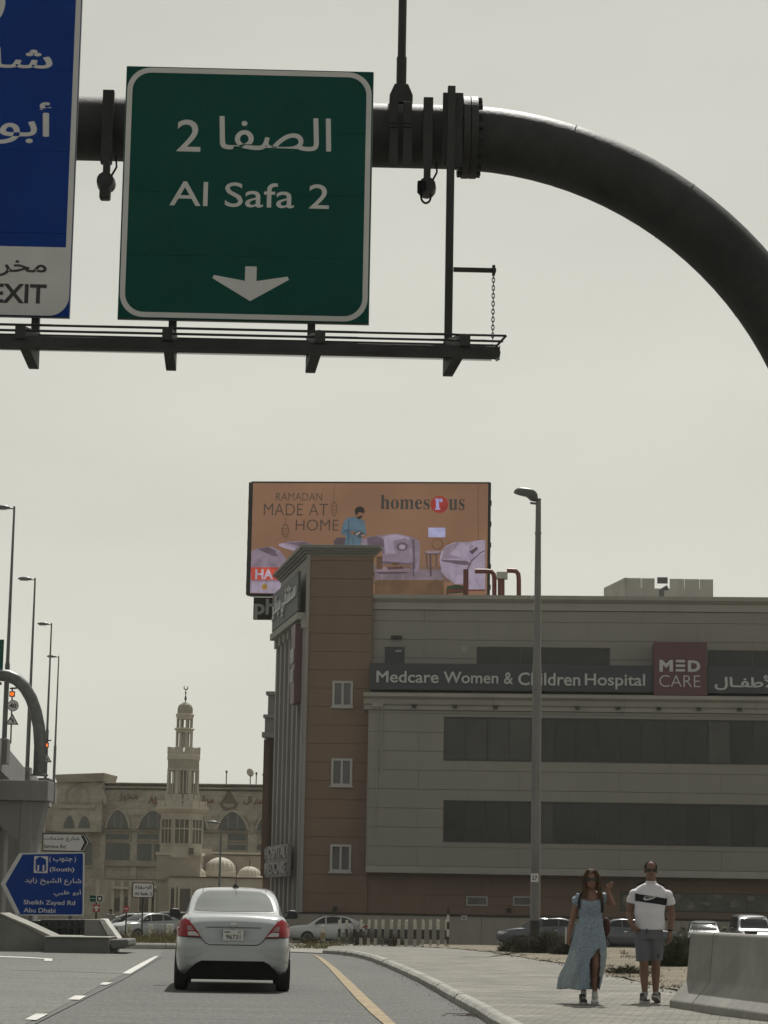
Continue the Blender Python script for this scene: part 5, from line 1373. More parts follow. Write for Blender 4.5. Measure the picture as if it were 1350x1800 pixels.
e, f = isl('concrete_wedge', [z8(630, 152), z8(735, 152), z8(812, 288), z8(812, 372), z8(620, 372)], 58.3, .7, M['concrete'], 'concrete wedge with a sloping end coloured pale for sunlight behind the plinth')
MB().prism([f.px(*p) for p in (z8(735, 148), z8(774, 150), z8(880, 296), z8(815, 298))], -.06, .9).build('sloping_end', M['paint_and_sunlit_white'], e, bevel=.02)  # sunlit slope of the wedge, its brightness put into a paler colour
f = Frame(*z8(200, 280), 59.6, 0, base=0); e = empty('crash_cushion', f.o, 0, 'dark ribbed crash cushion under the blue sign', 'crash cushion')
for k in range(9):
    x0 = 205 + k * 47.5
    MB().prism([f.px(*p) for p in (z8(x0, 155 if k > 1 else 165 + 8 * (1 - k)), z8(x0 + 44, 152 if k > 1 else 160), z8(x0 + 44, 285), z8(x0, 285))], 0, .9).build('panel', M['steel'], e, bevel=.02)
MB().prism([f.px(*p) for p in (z8(205, 205), z8(630, 198), z8(630, 222), z8(205, 228))], -.05, -.002).build('rail', M['steel'], e, bevel=.01)

# ------------------------------------------------------------------ street lamp 27 and the small one by the mosque
M['galv_p'] = M['galv_l']
p_top = at(951, 878, 63.5); p_b = ground(940, 1676)
lb = at(941.5, 1676, 63.5); lh = p_top.z - gz(63.5)
lamp = empty('street_lamp', (lb.x - .02, 63.5, gz(63.5)), 0, 'tall grey lamp post in front of the hospital wearing a number 27 plate', 'street lamp')
s = FPX / 64.2
MB().tube([(0, 0, 0), (0, 0, lh * .62)], [.135, .12], 16).build('lower_pole', M['galv_l'], lamp, sm=40)
MB().tube([(0, 0, lh * .62), (0, 0, lh * .635), (0, 0, lh)], [.12, .105, .07], 16).build('pole', M['galv_l'], lamp, sm=40)
for z in (lh - .95, lh - 2.0): MB().lathe([(.09, z), (.09, z + .05)], seg=16).build('collar', M['galv_l'], lamp)
MB().tube([(0, 0, lh), (0, 0, lh + .02)], .08, 12).build('cap', M['galv_l'], lamp)
MB().tube([(0, 0, 0), (0, 0, .95)], .142, 16).build('black_band', M['bblack'], lamp, sm=40)
MB().tube([(-.02, 0, lh - .12), (-.22, 0, lh - .10)], .032, 8).build('spigot', M['galv_l'], lamp, sm=40)
hp = [(825, 137), (835, 116), (858, 99), (885, 92), (915, 94), (950, 98), (985, 104), (1015, 116), (1038, 135), (1052, 160), (1056, 190), (1046, 214), (1032, 225), (1008, 220), (985, 214), (968, 196), (950, 180), (915, 170), (880, 161), (850, 150)]
V = [at(750 + x / 5.4, 840 + y / 5.4, 63.5) for x, y in hp]; V = [(v.x - lamp.location.x, v.z - lamp.location.z) for v in V]
cxh = sum(v[0] for v in V) / 20; czh = sum(v[1] for v in V) / 20
hd = MB(); L_y = [(-.17, .55), (-.14, .82), (-.07, .98), (0, 1), (.07, .98), (.14, .82), (.17, .55)]
for yy, kk in L_y:
    for v in V: hd.v.append((cxh + (v[0] - cxh) * (kk * .4 + .6), yy, czh + (v[1] - czh) * kk))
for i in range(6):
    for k in range(20): hd.f.append((i * 20 + k, i * 20 + (k + 1) % 20, (i + 1) * 20 + (k + 1) % 20, (i + 1) * 20 + k))
hd.f += [tuple(range(20)), tuple(range(120, 140))]
hdo = hd.build('lamp_head', M['galv'], lamp, sm=45)
q = at(942, 1543, 63.35)
pn = MB().box(-.1, .1, -.155, -.148, q.z - .11, q.z + .11); pno = pn.build('number_plate', M['signwhite'], lamp)
pno.location = (-.03, 0, -lamp.location.z)
text('lettering', '27', (-.07, q.z - .06, .07, q.z + .06), -.156, M['signblack'], pno, .02, thick=.002)
bx = MB().tube([(0, 0, 0), (0, 0, .02)], .2, 14).build('base_flange', M['steel'], lamp)

sl_ = flatlamp(h=8.4, label='thin lamp post with a small flat head in front of the mosque domes')
q = at(384.5, 1600, 205); sl_.location = (q.x, 205, gz(205)); tp = at(383, 1447, 205); k_ = (tp.z - gz(205)) / 8.4; sl_.scale = (k_ * 1.1, k_, k_)

# ------------------------------------------------------------------ mosque
MD = 230.0
MF = Frame(314.5, 1600, MD, 0, base=gz(230))
mq = empty('mosque', MF.o, 0, 'cream mosque with an octagonal balconied minaret, crescent finial and ribbed domes', 'mosque')
def zz6(y): return MF.px(317 + (1600 - y) * .0, 1190 + y / 5.4545)[1]
def lz(prof, name, m, seg=8, rot=PI / 8 + .10, parent=None, sm=None, c=(0, 0, 0)):
    return MB().lathe([(r, zz6(y)) for r, y in prof], c, seg, rot).build(name, m, parent or mq, sm=sm)
K = 1 / math.cos(PI / 8)
lz([(.05, 240), (.05, 236), (.03, 228), (.12, 214), (.1, 200), (.03, 172), (.03, 168), (.08, 158), (.07, 148), (.02, 128)], 'finial', M['steel'], 10, sm=60)
cm = MB()
for k in range(18):
    a = R(-235 + 290 * k / 17); 
pts = [(.17 * math.cos(a), 0, zz6(102) + .19 * math.sin(a)) for a in [R(125 + 290 * k / 16) for k in range(17)]]
MB().tube(pts, [.02 + .045 * math.sin(PI * k / 16) for k in range(17)], 6).build('crescent', M['steel'], mq, sm=60)
dome = MB(); ns = 24
prof = [(.20, 243), (.34, 252), (.55, 268), (.66, 290), (.70, 315), (.69, 340), (.69, 356)]
for r, y in prof:
    for k in range(ns * 2): a = PI * k / ns; rr_ = r * (1.0 if k % 2 else .955); dome.v.append((rr_ * math.cos(a), rr_ * math.sin(a), zz6(y)))
for i in range(len(prof) - 1):
    for k in range(ns * 2): k2 = (k + 1) % (ns * 2); dome.f.append((i * ns * 2 + k, i * ns * 2 + k2, (i + 1) * ns * 2 + k2, (i + 1) * ns * 2 + k))
dome.f.append(tuple(range(ns * 2))[::-1])
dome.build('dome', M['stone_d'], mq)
lz([(.80, 352), (.89, 362), (.86, 378), (.80, 395)], 'dome_ring', M['stone'])
lz([(.86, 488), (1.0, 502), (.86, 512)], 'gallery_ring', M['stone'])
for k in range(8):
    a = 2 * PI * k / 8 + .35; c = (.66 * math.cos(a), .66 * math.sin(a), 0)
    lz([(.105, 490), (.105, 394)], 'lantern_column', M['stone_d'], 8, c=c)
lz([(.80, 406), (.80, 394)], 'lantern_lintel', M['stone'])
lz([(.50, 675), (.50, 510)], 'core', M['stone'])
for k in range(8):
    a = 2 * PI * k / 8 + .35; c = (.70 * math.cos(a), .70 * math.sin(a), 0)
    lz([(.10, 675), (.10, 510)], 'upper_column', M['stone'], 8, c=c)
lz([(.82, 535), (.82, 508)], 'upper_lintel', M['stone'])
# upper parapet: panels with gaps and corner posts
def octpar(r, ya, yb, name, posts=True):
    for k in range(8):
        a0 = 2 * PI * k / 8 + PI / 8 + .10; a1 = a0 + 2 * PI / 8
        A = Vector((r * K * math.cos(a0), r * K * math.sin(a0), 0)); B_ = Vector((r * K * math.cos(a1), r * K * math.sin(a1), 0))
        d = (B_ - A); nl = Vector((d.y, -d.x, 0)).normalized() * -.09
        for t0, t1 in ((.08, .44), (.56, .92)):
            p, q = A.lerp(B_, t0), A.lerp(B_, t1)
            MB().slab([p[:2], q[:2], (q + nl)[:2], (p + nl)[:2]], zz6(yb), zz6(ya)).build(name, M['stone'], mq)
        MB().lathe([(.13, zz6(yb)), (.13, zz6(ya) + .04)], tuple(A * .98), 6).build('parapet_post', M['stone'], mq)
        p, q = A.lerp(B_, .44), A.lerp(B_, .56)
        MB().slab([p[:2], q[:2], (q + nl * .4)[:2], (p + nl * .4)[:2]], zz6(yb), zz6(yb) + (zz6(ya) - zz6(yb)) * .3).build(name, M['stone_d'], mq)
octpar(1.38, 680, 742, 'parapet_panel')
lz([(1.42 * K, 800), (1.47 * K, 792), (1.47 * K, 756), (1.40 * K, 742)], 'upper_slab', M['stone'])
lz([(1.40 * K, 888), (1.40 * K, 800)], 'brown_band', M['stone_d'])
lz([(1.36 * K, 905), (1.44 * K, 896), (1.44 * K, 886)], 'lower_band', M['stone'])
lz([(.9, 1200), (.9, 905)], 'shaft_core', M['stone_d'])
for k in range(8):
    a0 = 2 * PI * k / 8 + PI / 8 + .10
    for j, t in enumerate((0, .22, .5, .78)):
        A = Vector((1.30 * K * math.cos(a0), 1.30 * K * math.sin(a0), 0)); B_ = Vector((1.30 * K * math.cos(a0 + PI / 4), 1.30 * K * math.sin(a0 + PI / 4), 0))
        c = A.lerp(B_, t); lz([(.16 if j == 0 else .06, 1120), (.14 if j == 0 else .06, 905)], 'shaft_column', M['stone'], 8, c=tuple(c))
octpar(1.42, 1128, 1188, 'balustrade_panel')
lz([(1.5 * K, 1200), (1.5 * K, 1188)], 'balustrade_base', M['stone'])
octpar(2.12, 1196, 1252, 'balcony_panel')
lz([(1.95, 1310), (2.05 * K, 1300), (2.4 * K, 1272), (2.4 * K, 1254), (2.2 * K, 1252)], 'balcony', M['stone'])
shaft_m = M['stone']
lz([(1.86 * K, 1712), (1.86 * K, 1306)], 'octagonal_shaft', shaft_m)
M['mq_dark'] = mat('mosque_opening', (.10, .09, .07), .6)
for k in range(8):
    a = 2 * PI * k / 8 + PI / 4 + .10; nx, ny = math.cos(a), math.sin(a)
    if ny > .3: continue
    F = Matrix.Rotation(a + PI / 2, 4, 'Z')
    def fb(u0, u1, ya, yb, d0, d1, name, m):
        mb = MB().box(u0, u1, -1.86 - d1, -1.86 - d0, zz6(yb), zz6(ya)); mb.xf(F); return mb.build(name, m, mq)
    fb(-.62, .62, 1600, 1372, -.01, .02, 'window', M['mq_dark'])
    fb(-.68, .68, 1364, 1372, 0, .1, 'window_head', M['stone']); fb(-.68, .68, 1600, 1612, 0, .1, 'window_sill', M['stone'])
    fb(-.68, -.6, 1612, 1364, 0, .09, 'window_jamb', M['stone']); fb(.6, .68, 1612, 1364, 0, .09, 'window_jamb', M['stone'])
    fb(-.6, .6, 1452, 1464, 0, .08, 'transom', M['stone'])
    for u in (-.24, .19): fb(u, u + .07, 1600, 1372, 0, .075, 'mullion', M['stone'])
    mbs = MB()
    for u in (-.42, -.02, .40):
        mb = MB(); 
    fb(-.5, .5, 1700, 1635, 0, .03, 'relief_panel', M['stone'])
lz([(2.0 * K, 1735), (2.0 * K, 1708), (1.9 * K, 1700)], 'shaft_foot', M['stone'])
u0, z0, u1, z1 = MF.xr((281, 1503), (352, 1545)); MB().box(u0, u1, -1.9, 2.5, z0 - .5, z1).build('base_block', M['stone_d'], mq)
MB().box(u0 - .1, u1 + .1, -2.0, 2.6, z1 - .01, z1 + .25).build('base_coping', M['stone'], mq)
dq = MF.xr((334, 1491), (342, 1503)); MB().box(dq[0], dq[2], -2.25, -2.15, dq[1], dq[3]).build('small_door', M['mq_dark'], mq)
for ch in [c for c in S.objects if c.parent == mq]:
    for v in ch.data.vertices: v.co.x *= 1.06; v.co.y *= 1.06
# prayer hall and its domes
def hall(p0, p1, y0, y1, name, m): u0, z0, u1, z1 = MF.xr(p0, p1, y0); return MB().box(u0, u1, y0, y1, z0, z1).build(name, m, mq)
hall((296, 1542), (478, 1606), -3.0, 8, 'hall_wall', M['stone']); hall((294, 1540), (480, 1543.5), -3.3, 8.2, 'hall_cornice', M['stone'])
hall((168, 1545), (296, 1606), -2.0, 8, 'side_wall', M['stone']); hall((166, 1543), (296, 1546), -2.2, 8.1, 'side_cornice', M['stone'])
hall((350, 1505), (478, 1541), 3.0, 9, 'rear_hall_wall', M['stone_d']); hall((368, 1497), (478, 1503), 2.7, 9, 'rear_cornice', M['stone'])
for k in range(9): hall((354 + k * 2.1, 1492), (355 + k * 2.1, 1503), 2.8, 2.9, 'rail_bar', M['stone'])
def rdome(cx, top, base, wpx, yd, name='dome'):
    c = MF.px(cx, base, yd); zt = MF.px(cx, top, yd)[1]; r = wpx / 2 / (FPX / (MD + yd)); h = zt - c[1]
    mb = MB(); ns = 18; nr = 8
    for i in range(nr + 1):
        t = i / nr; ph = PI / 2 * t
        for k in range(ns * 2):
            a = PI * k / ns; q = r * math.cos(ph) * (1.0 if k % 2 else .94) if i < nr else .02
            mb.v.append((c[0] + q * math.cos(a), yd + q * math.sin(a), c[1] + h * math.sin(ph)))
    for i in range(nr):
        for k in range(ns * 2): k2 = (k + 1) % (ns * 2); mb.f.append((i * ns * 2 + k, i * ns * 2 + k2, (i + 1) * ns * 2 + k2, (i + 1) * ns * 2 + k))
    mb.build(name, M['stone'], mq)
    MB().lathe([(r * 1.06, c[1] - .5), (r * 1.06, c[1]), (r, c[1] + .02)], (c[0], yd, 0), 18).build('dome_drum', M['stone'], mq)
    MB().tube([(c[0], yd, zt - .05), (c[0], yd, zt + .8)], [.06, .02], 6).build('finial', M['steel'], mq)
rdome(387, 1507, 1532, 56, 1.5); rdome(342, 1523, 1540, 40, 0); rdome(438.5, 1523, 1540, 42, 0)
for (a, b) in (((301, 1562), (306, 1604)), ((317, 1562), (334, 1604)), ((198, 1578), (209, 1602)), ((217, 1576), (223, 1602)), ((244, 1572), (269, 1603)), ((356, 1560), (366, 1603)), ((372, 1560), (382, 1603)), ((440, 1565), (448, 1603))):
    u0, z0, u1, z1 = MF.xr(a, b, -3); yy = -3.05 if a[0] > 295 else -2.05
    MB().box(u0, u1, yy - .03, yy, z0, z1).build('window', M['mq_dark'], mq)
    for s_ in (u0 - .18, u1): MB().box(s_, s_ + .18, yy - .3, yy, z0, z1 + .2).build('pilaster', M['stone'], mq)
for x in (170, 196, 212, 226, 262, 292): hall((x, 1548), (x + 3.5, 1606), -2.4, -2.0, 'pilaster', M['stone'])
hall((196, 1558), (226, 1563), -2.7, -2.0, 'canopy', M['stone']); hall((236, 1556), (276, 1562), -2.8, -2.0, 'canopy', M['stone'])

# ------------------------------------------------------------------ big arcaded building behind
ML = Frame(265, 1600, 290.0, -6, base=gz(290))
ml = empty('arcade_building', ML.o, ML.yaw, 'broad sandstone building with pointed arch windows and faded rooftop lettering behind the mosque', 'building')
def z5(x, y): return (90 + x / 3.293, 1190 + y / 3.293)
def mb_(p0, p1, y0, y1, name, m, bevel=0): u0, z0, u1, z1 = ML.xr(p0, p1, 0); return MB().box(u0, u1, y0, y1, z0, z1).build(name, m, ml, bevel=bevel)
uA, uB = ML.px(48, 1400)[0], ML.px(500, 1400)[0]
M['arch_glass'] = mat('arch_glass', (.075, .085, .085), .35, 0, .2, .3, spec=.4)
zr = ML.px(265, 1377)[1]; zl1 = ML.px(265, 1459)[1]
MB().box(uA, uB, .7, 18, -2, zr).build('rear_wall', M['sandstone_d'], ml)
mb_(z5(300, 610), z5(1400, 632), -.5, .69, 'cornice', M['sandstone_d'], .05); mb_(z5(300, 632), z5(1400, 655), -.25, .69, 'frieze', M['sandstone'])
for k in range(46):
    x = 640 + k * 13; mb_(z5(x, 640), z5(x + 6, 652), -.4, -.26, 'dentil', M['sandstone']) if x > 1040 else None
# stone facing in courses
zz0 = ML.px(265, 1389)[1]; rowz = [zz0 - k * .82 for k in range(27)]
openings = []
def pointed(xa, xb, ytop, ybot): # enlarged-view coords
    u0, z0, u1, z1 = ML.xr(z5(xa, ytop), z5(xb, ybot), 0); return (u0, u1, z0, z1)
arches = [pointed(325, 450, 770, 877), pointed(510, 668, 774, 879), pointed(780, 903, 778, 881), pointed(970, 1132, 780, 883), pointed(1195, 1340, 785, 884), pointed(87, 150, 803, 877), pointed(172, 240, 805, 877)]
wins = []
for a in ((315, 905, 455, 945), (498, 905, 625, 945), (315, 958, 455, 1095), (498, 962, 582, 1098), (596, 962, 640, 1098), (1015, 968, 1130, 1006), (1175, 968, 1235, 1006), (1015, 905, 1130, 950), (195, 958, 238, 1095)):
    u0, z0, u1, z1 = ML.xr(z5(a[0], a[1]), z5(a[2], a[3]), 0); wins.append((u0, u1, z0, z1))
ops2 = wins + [(a[0] + .1, a[1] - .1, a[2], a[3] - .3) for a in arches]
clad(uA, uB, -1.5, zz0, .45, .82, 3.1, [(a[0], a[1], a[2], a[3]) for a in wins], M['sandstone'], ml, gap=.012, depth=.35)
for (u0, u1, z0, z1) in wins:
    w0 = MB().box(u0, u1, .0, .08, z0, z1).build('window', M['arch_glass'], ml)
    fr = MB(); ring(fr, [(u0 - .12, z0 - .12), (u1 + .12, z0 - .12), (u1 + .12, z1 + .12), (u0 - .12, z1 + .12)], [(u0 + .06, z0 + .06), (u1 - .06, z0 + .06), (u1 - .06, z1 - .06), (u0 + .06, z1 - .06)], -.1, .09)
    if z1 - z0 > 4:
        for k in range(1, 4): z = z0 + (z1 - z0) * k / 4; fr.box(u0, u1, -.04, -.002, z - .06, z + .06)
        fr.box((u0 + u1) / 2 - .05, (u0 + u1) / 2 + .05, -.045, -.003, z0, z1)
    fr.build('frame', M['sandstone_d'], w0)
for (u0, u1, z0, z1) in arches:
    def ap(k, w_): # pointed arch outline
        c = (u0 + u1) / 2; hw = (u1 - u0) / 2 * w_; h = (z1 - z0) * (1 + (w_ - 1) * .7); o = []
        for j in range(17):
            t = -1 + 2 * j / 16; o.append((c + hw * t, z0 + h * (1 - abs(t) ** 1.75) ** .72))
        return o
    A = ap(0, 1.0); O = ap(0, 1.2)
    w0 = MB().prism(A, -.02, .09).build('arch_window', M['arch_glass'], ml)
    fr = MB(); ring(fr, O, A, -.25, .1); fr.build('surround', M['sandstone'], w0)
    for t in (-.33, .33): c = (u0 + u1) / 2 + t * (u1 - u0) / 2; MB().box(c - .05, c + .05, -.05, -.021, z0, z0 + (z1 - z0) * .82).build('glazing_bar', M['sandstone_d'], w0)
mb_(z5(60, 882), z5(1400, 905), -.35, .44, 'string_course', M['sandstone'])
mb_(z5(315, 1060), z5(640, 1098), -.3, -.1, 'balcony_rail', M['sandstone_d'])
for x in (285, 468, 640, 995, 1140, 1165): mb_(z5(x, 905), z5(x + 18, 1270), -.15, .09, 'pilaster', M['sandstone'])
# flared pavilion at the left with a medallion
uu0, zz0_, uu1, zz1_ = ML.xr(z5(28, 612), z5(300, 900), 0)
MB().box(uu0, uu1, -1.2, .4, zz0_, zz1_).build('pavilion_wall', M['sandstone'], ml)
fl_ = [ML.px(*p, -1.3) for p in (z5(40, 612), z5(296, 606), z5(312, 556), z5(22, 566))]
MB().prism(fl_, -1.9, 6).build('flared_cornice', M['sandstone_d'], ml, bevel=.05)
cm_ = ML.px(*z5(152, 690), -1.2)
mbx = MB(); ring(mbx, [(cm_[0] + 1.5 * math.cos(R(a)), cm_[1] + 1.5 * math.sin(R(a))) for a in range(0, 360, 15)], [(cm_[0] + 1.2 * math.cos(R(a)), cm_[1] + 1.2 * math.sin(R(a))) for a in range(0, 360, 15)], -1.32, -1.2); mbx.build('medallion', M['sandstone_d'], ml)
MB().lathe([(.65, -1.3), (.6, -1.2)], (cm_[0], 0, cm_[1]), 18, axis='y').build('medallion_boss', M['sandstone_d'], ml)
mbx = MB(); ring(mbx, [(cm_[0] + 3.6 * math.cos(R(a)), cm_[1] - .8 + 3.2 * math.sin(R(a))) for a in range(0, 181, 12)], [(cm_[0] + 3.2 * math.cos(R(a)), cm_[1] - .8 + 2.8 * math.sin(R(a))) for a in range(0, 181, 12)], -1.3, -1.2); mbx.build('arch_relief', M['sandstone'], ml)
mb_(z5(60, 742), z5(270, 765), -1.45, -1.2, 'pavilion_ledge', M['sandstone'])
for (u0, u1, z0, z1) in arches[5:]:
    pa = [((u0 + u1) / 2 + (u1 - u0) / 2 * t, z0 + (z1 - z0) * (1 - abs(t) ** 1.75) ** .72) for t in [-1 + 2 * j / 16 for j in range(17)]]
    MB().prism(pa, -1.28, -1.21).build('arch_window', M['arch_glass'], ml)
for k in range(8): mb_(z5(-40 + k * 11, 770 - k * 2), z5(-34 + k * 11, 890), -.9, -.4, 'louvre_fin', M['sandstone'])
M['rustl'] = mat('faded_red_letters', (.17, .06, .045), .7); M['brownl'] = mat('faded_brown_letters', (.10, .075, .055), .7)
def mt(body, a, b, m, ar=False, bold=.02): return text('lettering', body, ML.xr(z5(*a), z5(*b), 0), -.02 + .08, m, ml, bold, ar, .1)
mt('AL', (562, 692), (622, 735), M['rustl']); mt('مول', (850, 686), (940, 742), M['rustl'], True); mt('ال', (1112, 690), (1160, 740), M['brownl'], True); mt('مدار', (1172, 700), (1238, 742), M['rustl'], True)
mt('مخبز', (392, 672), (500, 722), M['brownl'], True, .01)
c = ML.px(*z5(1028, 718), 0)
MB().prism([(c[0] - .9, c[1] - .1), (c[0], c[1] + 1.5), (c[0] + .9, c[1] - .1)], -.05, .09).build('emblem', M['brownl'], ml)
mbx = MB(); ring(mbx, [(c[0] + 1.1 * math.cos(R(a)), c[1] - .2 + .95 * math.sin(R(a))) for a in range(180, 361, 15)], [(c[0] + .8 * math.cos(R(a)), c[1] - .2 + .6 * math.sin(R(a))) for a in range(180, 361, 15)], -.06, .09); mbx.build('emblem', M['brownl'], ml)
c = ML.px(*z5(1165, 802), 0); MB().lathe([(.8, .0), (.75, .09)], (c[0], 0, c[1]), 20, axis='y').build('roundel', M['sandstone_d'], ml)
# rooftop dish and masts
f = Frame(*z5(1152, 617), 291, 0, base=0); f.o.z = at(*z5(1152, 620), 291).z
e = empty('satellite_dish', f.o, 0, 'white satellite dish on the roof of the arcaded building', 'satellite dish')
MB().tube([(0, 0, -1), (0, 0, 1.1)], .06, 8).build('mast', M['steel'], e)
ds_ = MB().lathe([(.05, -.28), (.45, -.2), (.75, -.05), (.86, .1), (.84, .12), (.72, 0), (.4, -.14), (.04, -.2)], (0, 0, 0), 22, axis='y'); ds_.xf(Matrix.Translation((0, 0, 1.4)) @ Matrix.Scale(.6, 4) @ Matrix.Rotation(R(24), 4, 'X') @ Matrix.Rotation(R(150), 4, 'Z')); ds_.build('dish', M['roofpanel'], e, sm=50)
for i, (x, t) in enumerate(((1013, 556), (1186, 566), (1227, 572))):
    p = at(*z5(x, 622), 291); h = at(*z5(x, t), 291).z - p.z
    o = MB().tube([(0, 0, -.6), (0, 0, h)], .07, 6).lathe([(.12, h), (.12, h + .3)], seg=6).build('aerial_mast', M['steel']); o.location = p
    tag(o, ['lone aerial mast on the long roofline left of the satellite dish', 'thin mast just right of the satellite dish', 'short mast nearest the brown hospital neighbour'][i], 'mast', 'aerial masts on the arcaded building')
# far low buildings at the left edge, behind the pier
fb_ = Frame(20, 1600, 330, 0, base=gz(330)); e = empty('distant_building', fb_.o, 0, 'low grey distant building behind the blue sign at the left edge', 'building')
u0, z0, u1, z1 = fb_.xr((-80, 1530), (30, 1606)); MB().box(u0, u1, 0, 12, z0, z1).build('wall', M['bridge'], e)
MB().box(u0 - .3, u1 + .3, -.3, 12.3, z1, z1 + .4).build('parapet', M['concrete'], e)
for k in range(9):
    for j in range(2):
        MB().box(u0 + .5 + k * .98, u0 + 1.1 + k * .98, -.05, -.001, z0 + 1 + j * 2.6, z0 + 2.4 + j * 2.6).build('window', M['glass_d'], e)

# ------------------------------------------------------------------ cars
def ss_(a, b, x): t = max(0, min(1, (x - a) / (b - a))); return t * t * (3 - 2 * t)
def lerp_tab(tab, y):
    if y <= tab[0][0]: return tab[0][1]
    for (a, va), (b, vb) in zip(tab, tab[1:]):
        if y <= b: t = (y - a) / (b - a); return va + (vb - va) * t
    return tab[-1][1]
def car(name, label, paint_m, kind='sedan', L=4.45, W=1.70, Hh=1.505, detail=1, loc=(0, 0, 0), yaw=0.0, group=None, window_m=None):
    e = empty(name, loc, yaw, label, 'car', group); hw = W / 2; wm = window_m or M['cglass']
    if kind == 'sedan':
        top = [(0, .98), (.10, 1.075), (.35, 1.11), (.62, 1.12), (3.25, 1.0), (3.7, .97), (4.2, .89), (L, .74)]
        gh = [(.42, 1.10), (.62, 1.17), (.95, 1.325), (1.22, 1.435), (1.6, 1.492), (2.1, Hh), (2.5, 1.475), (2.85, 1.36), (3.2, 1.13), (3.42, .97)]
    elif kind == 'suv':
        top = [(0, 1.05), (.08, 1.10), (3.3, 1.10), (3.8, 1.06), (4.25, .98), (L, .75)]
        gh = [(.03, 1.08), (.10, 1.2), (.25, Hh - .10), (.5, Hh - .02), (1.6, Hh), (2.4, Hh - .03), (2.8, Hh - .18), (3.2, 1.2), (3.4, 1.08)]
    else:
        top = [(0, .95), (.08, 1.02), (3.1, .98), (3.6, .92), (4.0, .80), (L, .62)]
        gh = [(.08, 1.0), (.2, 1.15), (.45, 1.36), (.8, Hh - .03), (1.5, Hh), (2.2, Hh - .03), (2.6, Hh - .14), (3.0, 1.1), (3.2, .95)]
    wt = [(0, .80), (.10, .91), (.3, .97), (.8, 1.0), (3.2, 1.0), (3.8, .97), (4.15, .93), (L, .78)]
    bot = [(0, .36), (.12, .27), (.5, .2), (3.9, .2), (L, .30)]
    ys = [0, .03, .09, .18, .3, .45, .65, .9, 1.2, 1.6, 2.1, 2.6, 3.0, 3.4, 3.75, 4.05, 4.25, L - .08, L]
    mb = MB(); n = 0
    for y in ys:
        w_ = hw * lerp_tab(wt, y); zt = lerp_tab(top, y); zb = lerp_tab(bot, y)
        P = [(0, zb), (w_ * .6, zb), (w_ * .93, zb + .02), (w_ * .985, zb + .12), (w_, zb + .30), (w_ * .998, min(.74, zt - .2)), (w_ * .97, zt - .14), (w_ * .90, zt - .035), (w_ * .80, zt - .005), (w_ * .45, zt + .012), (0, zt + .018)]
        ring_ = [(x, z) for x, z in P] + [(-x, z) for x, z in P[-2:0:-1]]
        n = len(ring_)
        for x, z in ring_:
            sh = (1 - ss_(0, .5, y)) * (.15 * ss_(.70, 1.08, z)) - (1 - ss_(0, .5, y)) * .0
            mb.v.append((x, y + sh, z))
    m_ = len(ys)
    for i in range(m_ - 1):
        for k in range(n): k2 = (k + 1) % n; mb.f.append((i * n + k, i * n + k2, (i + 1) * n + k2, (i + 1) * n + k))
    mb.f.append(tuple(range(n))[::-1]); mb.f.append(tuple((m_ - 1) * n + k for k in range(n)))
    # greenhouse
    g = MB(); gy0, gy1 = gh[0][0], gh[-1][0]; gs_ = 22; nn_ = 0
    for i in range(gs_ + 1):
        y = gy0 + (gy1 - gy0) * i / gs_; zt = lerp_tab(gh, y); zbelt = min(lerp_tab(top, y) - .03, zt - .01); hfrac = (zt - zbelt) / (Hh - 1.08)
        wb = hw * .885 * (1 - .10 * (1 - ss_(gy0, gy0 + .8, y)) - .06 * ss_(gy1 - .6, gy1, y)); wr = wb - .150 * max(min(hfrac, 1), 0)
        P = [(wb, zbelt), (wb + (wr - wb) * .5, zbelt + (zt - zbelt) * .5), (wr + .012, zbelt + (zt - zbelt) * .86), (wr - .035, zt - .028 * min(hfrac, 1)), (wr * .78, zt - .002), (wr * .38, zt + .008), (0, zt + .010)]
        Q = P + [(-x, z) for x, z in P[-2::-1]]; nn_ = len(Q)
        for x, z in Q: g.v.append((x, y, z))
    for i in range(gs_):
        for k in range(nn_ - 1): g.f.append((i * nn_ + k, (i + 1) * nn_ + k, (i + 1) * nn_ + k + 1, i * nn_ + k + 1))
    def sub(mbx, lv):
        me = mbx.mesh('t', True); o = bpy.data.objects.new('t', me); S.collection.objects.link(o)
        m2 = o.modifiers.new('s', 'SUBSURF'); m2.levels = lv; m2.render_levels = lv; r = evaluate(o); bpy.data.objects.remove(o); return r
    body_me = sub(mb, 2 if detail else 1); g_me = sub(g, 1)
    # wheel arches: cut by boolean-free trick is fragile, so arches are dark recessed liners standing proud of the flank
    for me in (body_me, g_me):
        for p in me.polygons: p.use_smooth = True
    bo = meshobj('body', body_me, paint_m, e); meshobj('roof', g_me, paint_m, e)
    bvB = BVHTree.FromPolygons([v.co for v in body_me.vertices], [p.vertices for p in body_me.polygons])
    bvG = BVHTree.FromPolygons([v.co for v in g_me.vertices], [p.vertices for p in g_me.polygons])
    def decal(nm, poly, axis, m, off=.005, src='B', parent=None, sgn=1, lv=3, thick=0):
        # poly in (x,z) seen from the rear ('r'), the front ('f'), or (y,z) from a side ('s')
        bm = bmesh.new(); tri = tessellate_polygon([[Vector((p[0], p[1], 0)) for p in poly]])
        vs = [bm.verts.new((p[0], p[1], 0)) for p in poly]
        for t in tri:
            try: bm.faces.new([vs[i] for i in t])
            except Exception: pass
        for _ in range(lv):
            bmesh.ops.subdivide_edges(bm, edges=[ed for ed in bm.edges if ed.calc_length() > .07], cuts=1, use_grid_fill=True)
            bmesh.ops.triangulate(bm, faces=bm.faces)
        bv = bvB if src == 'B' else bvG
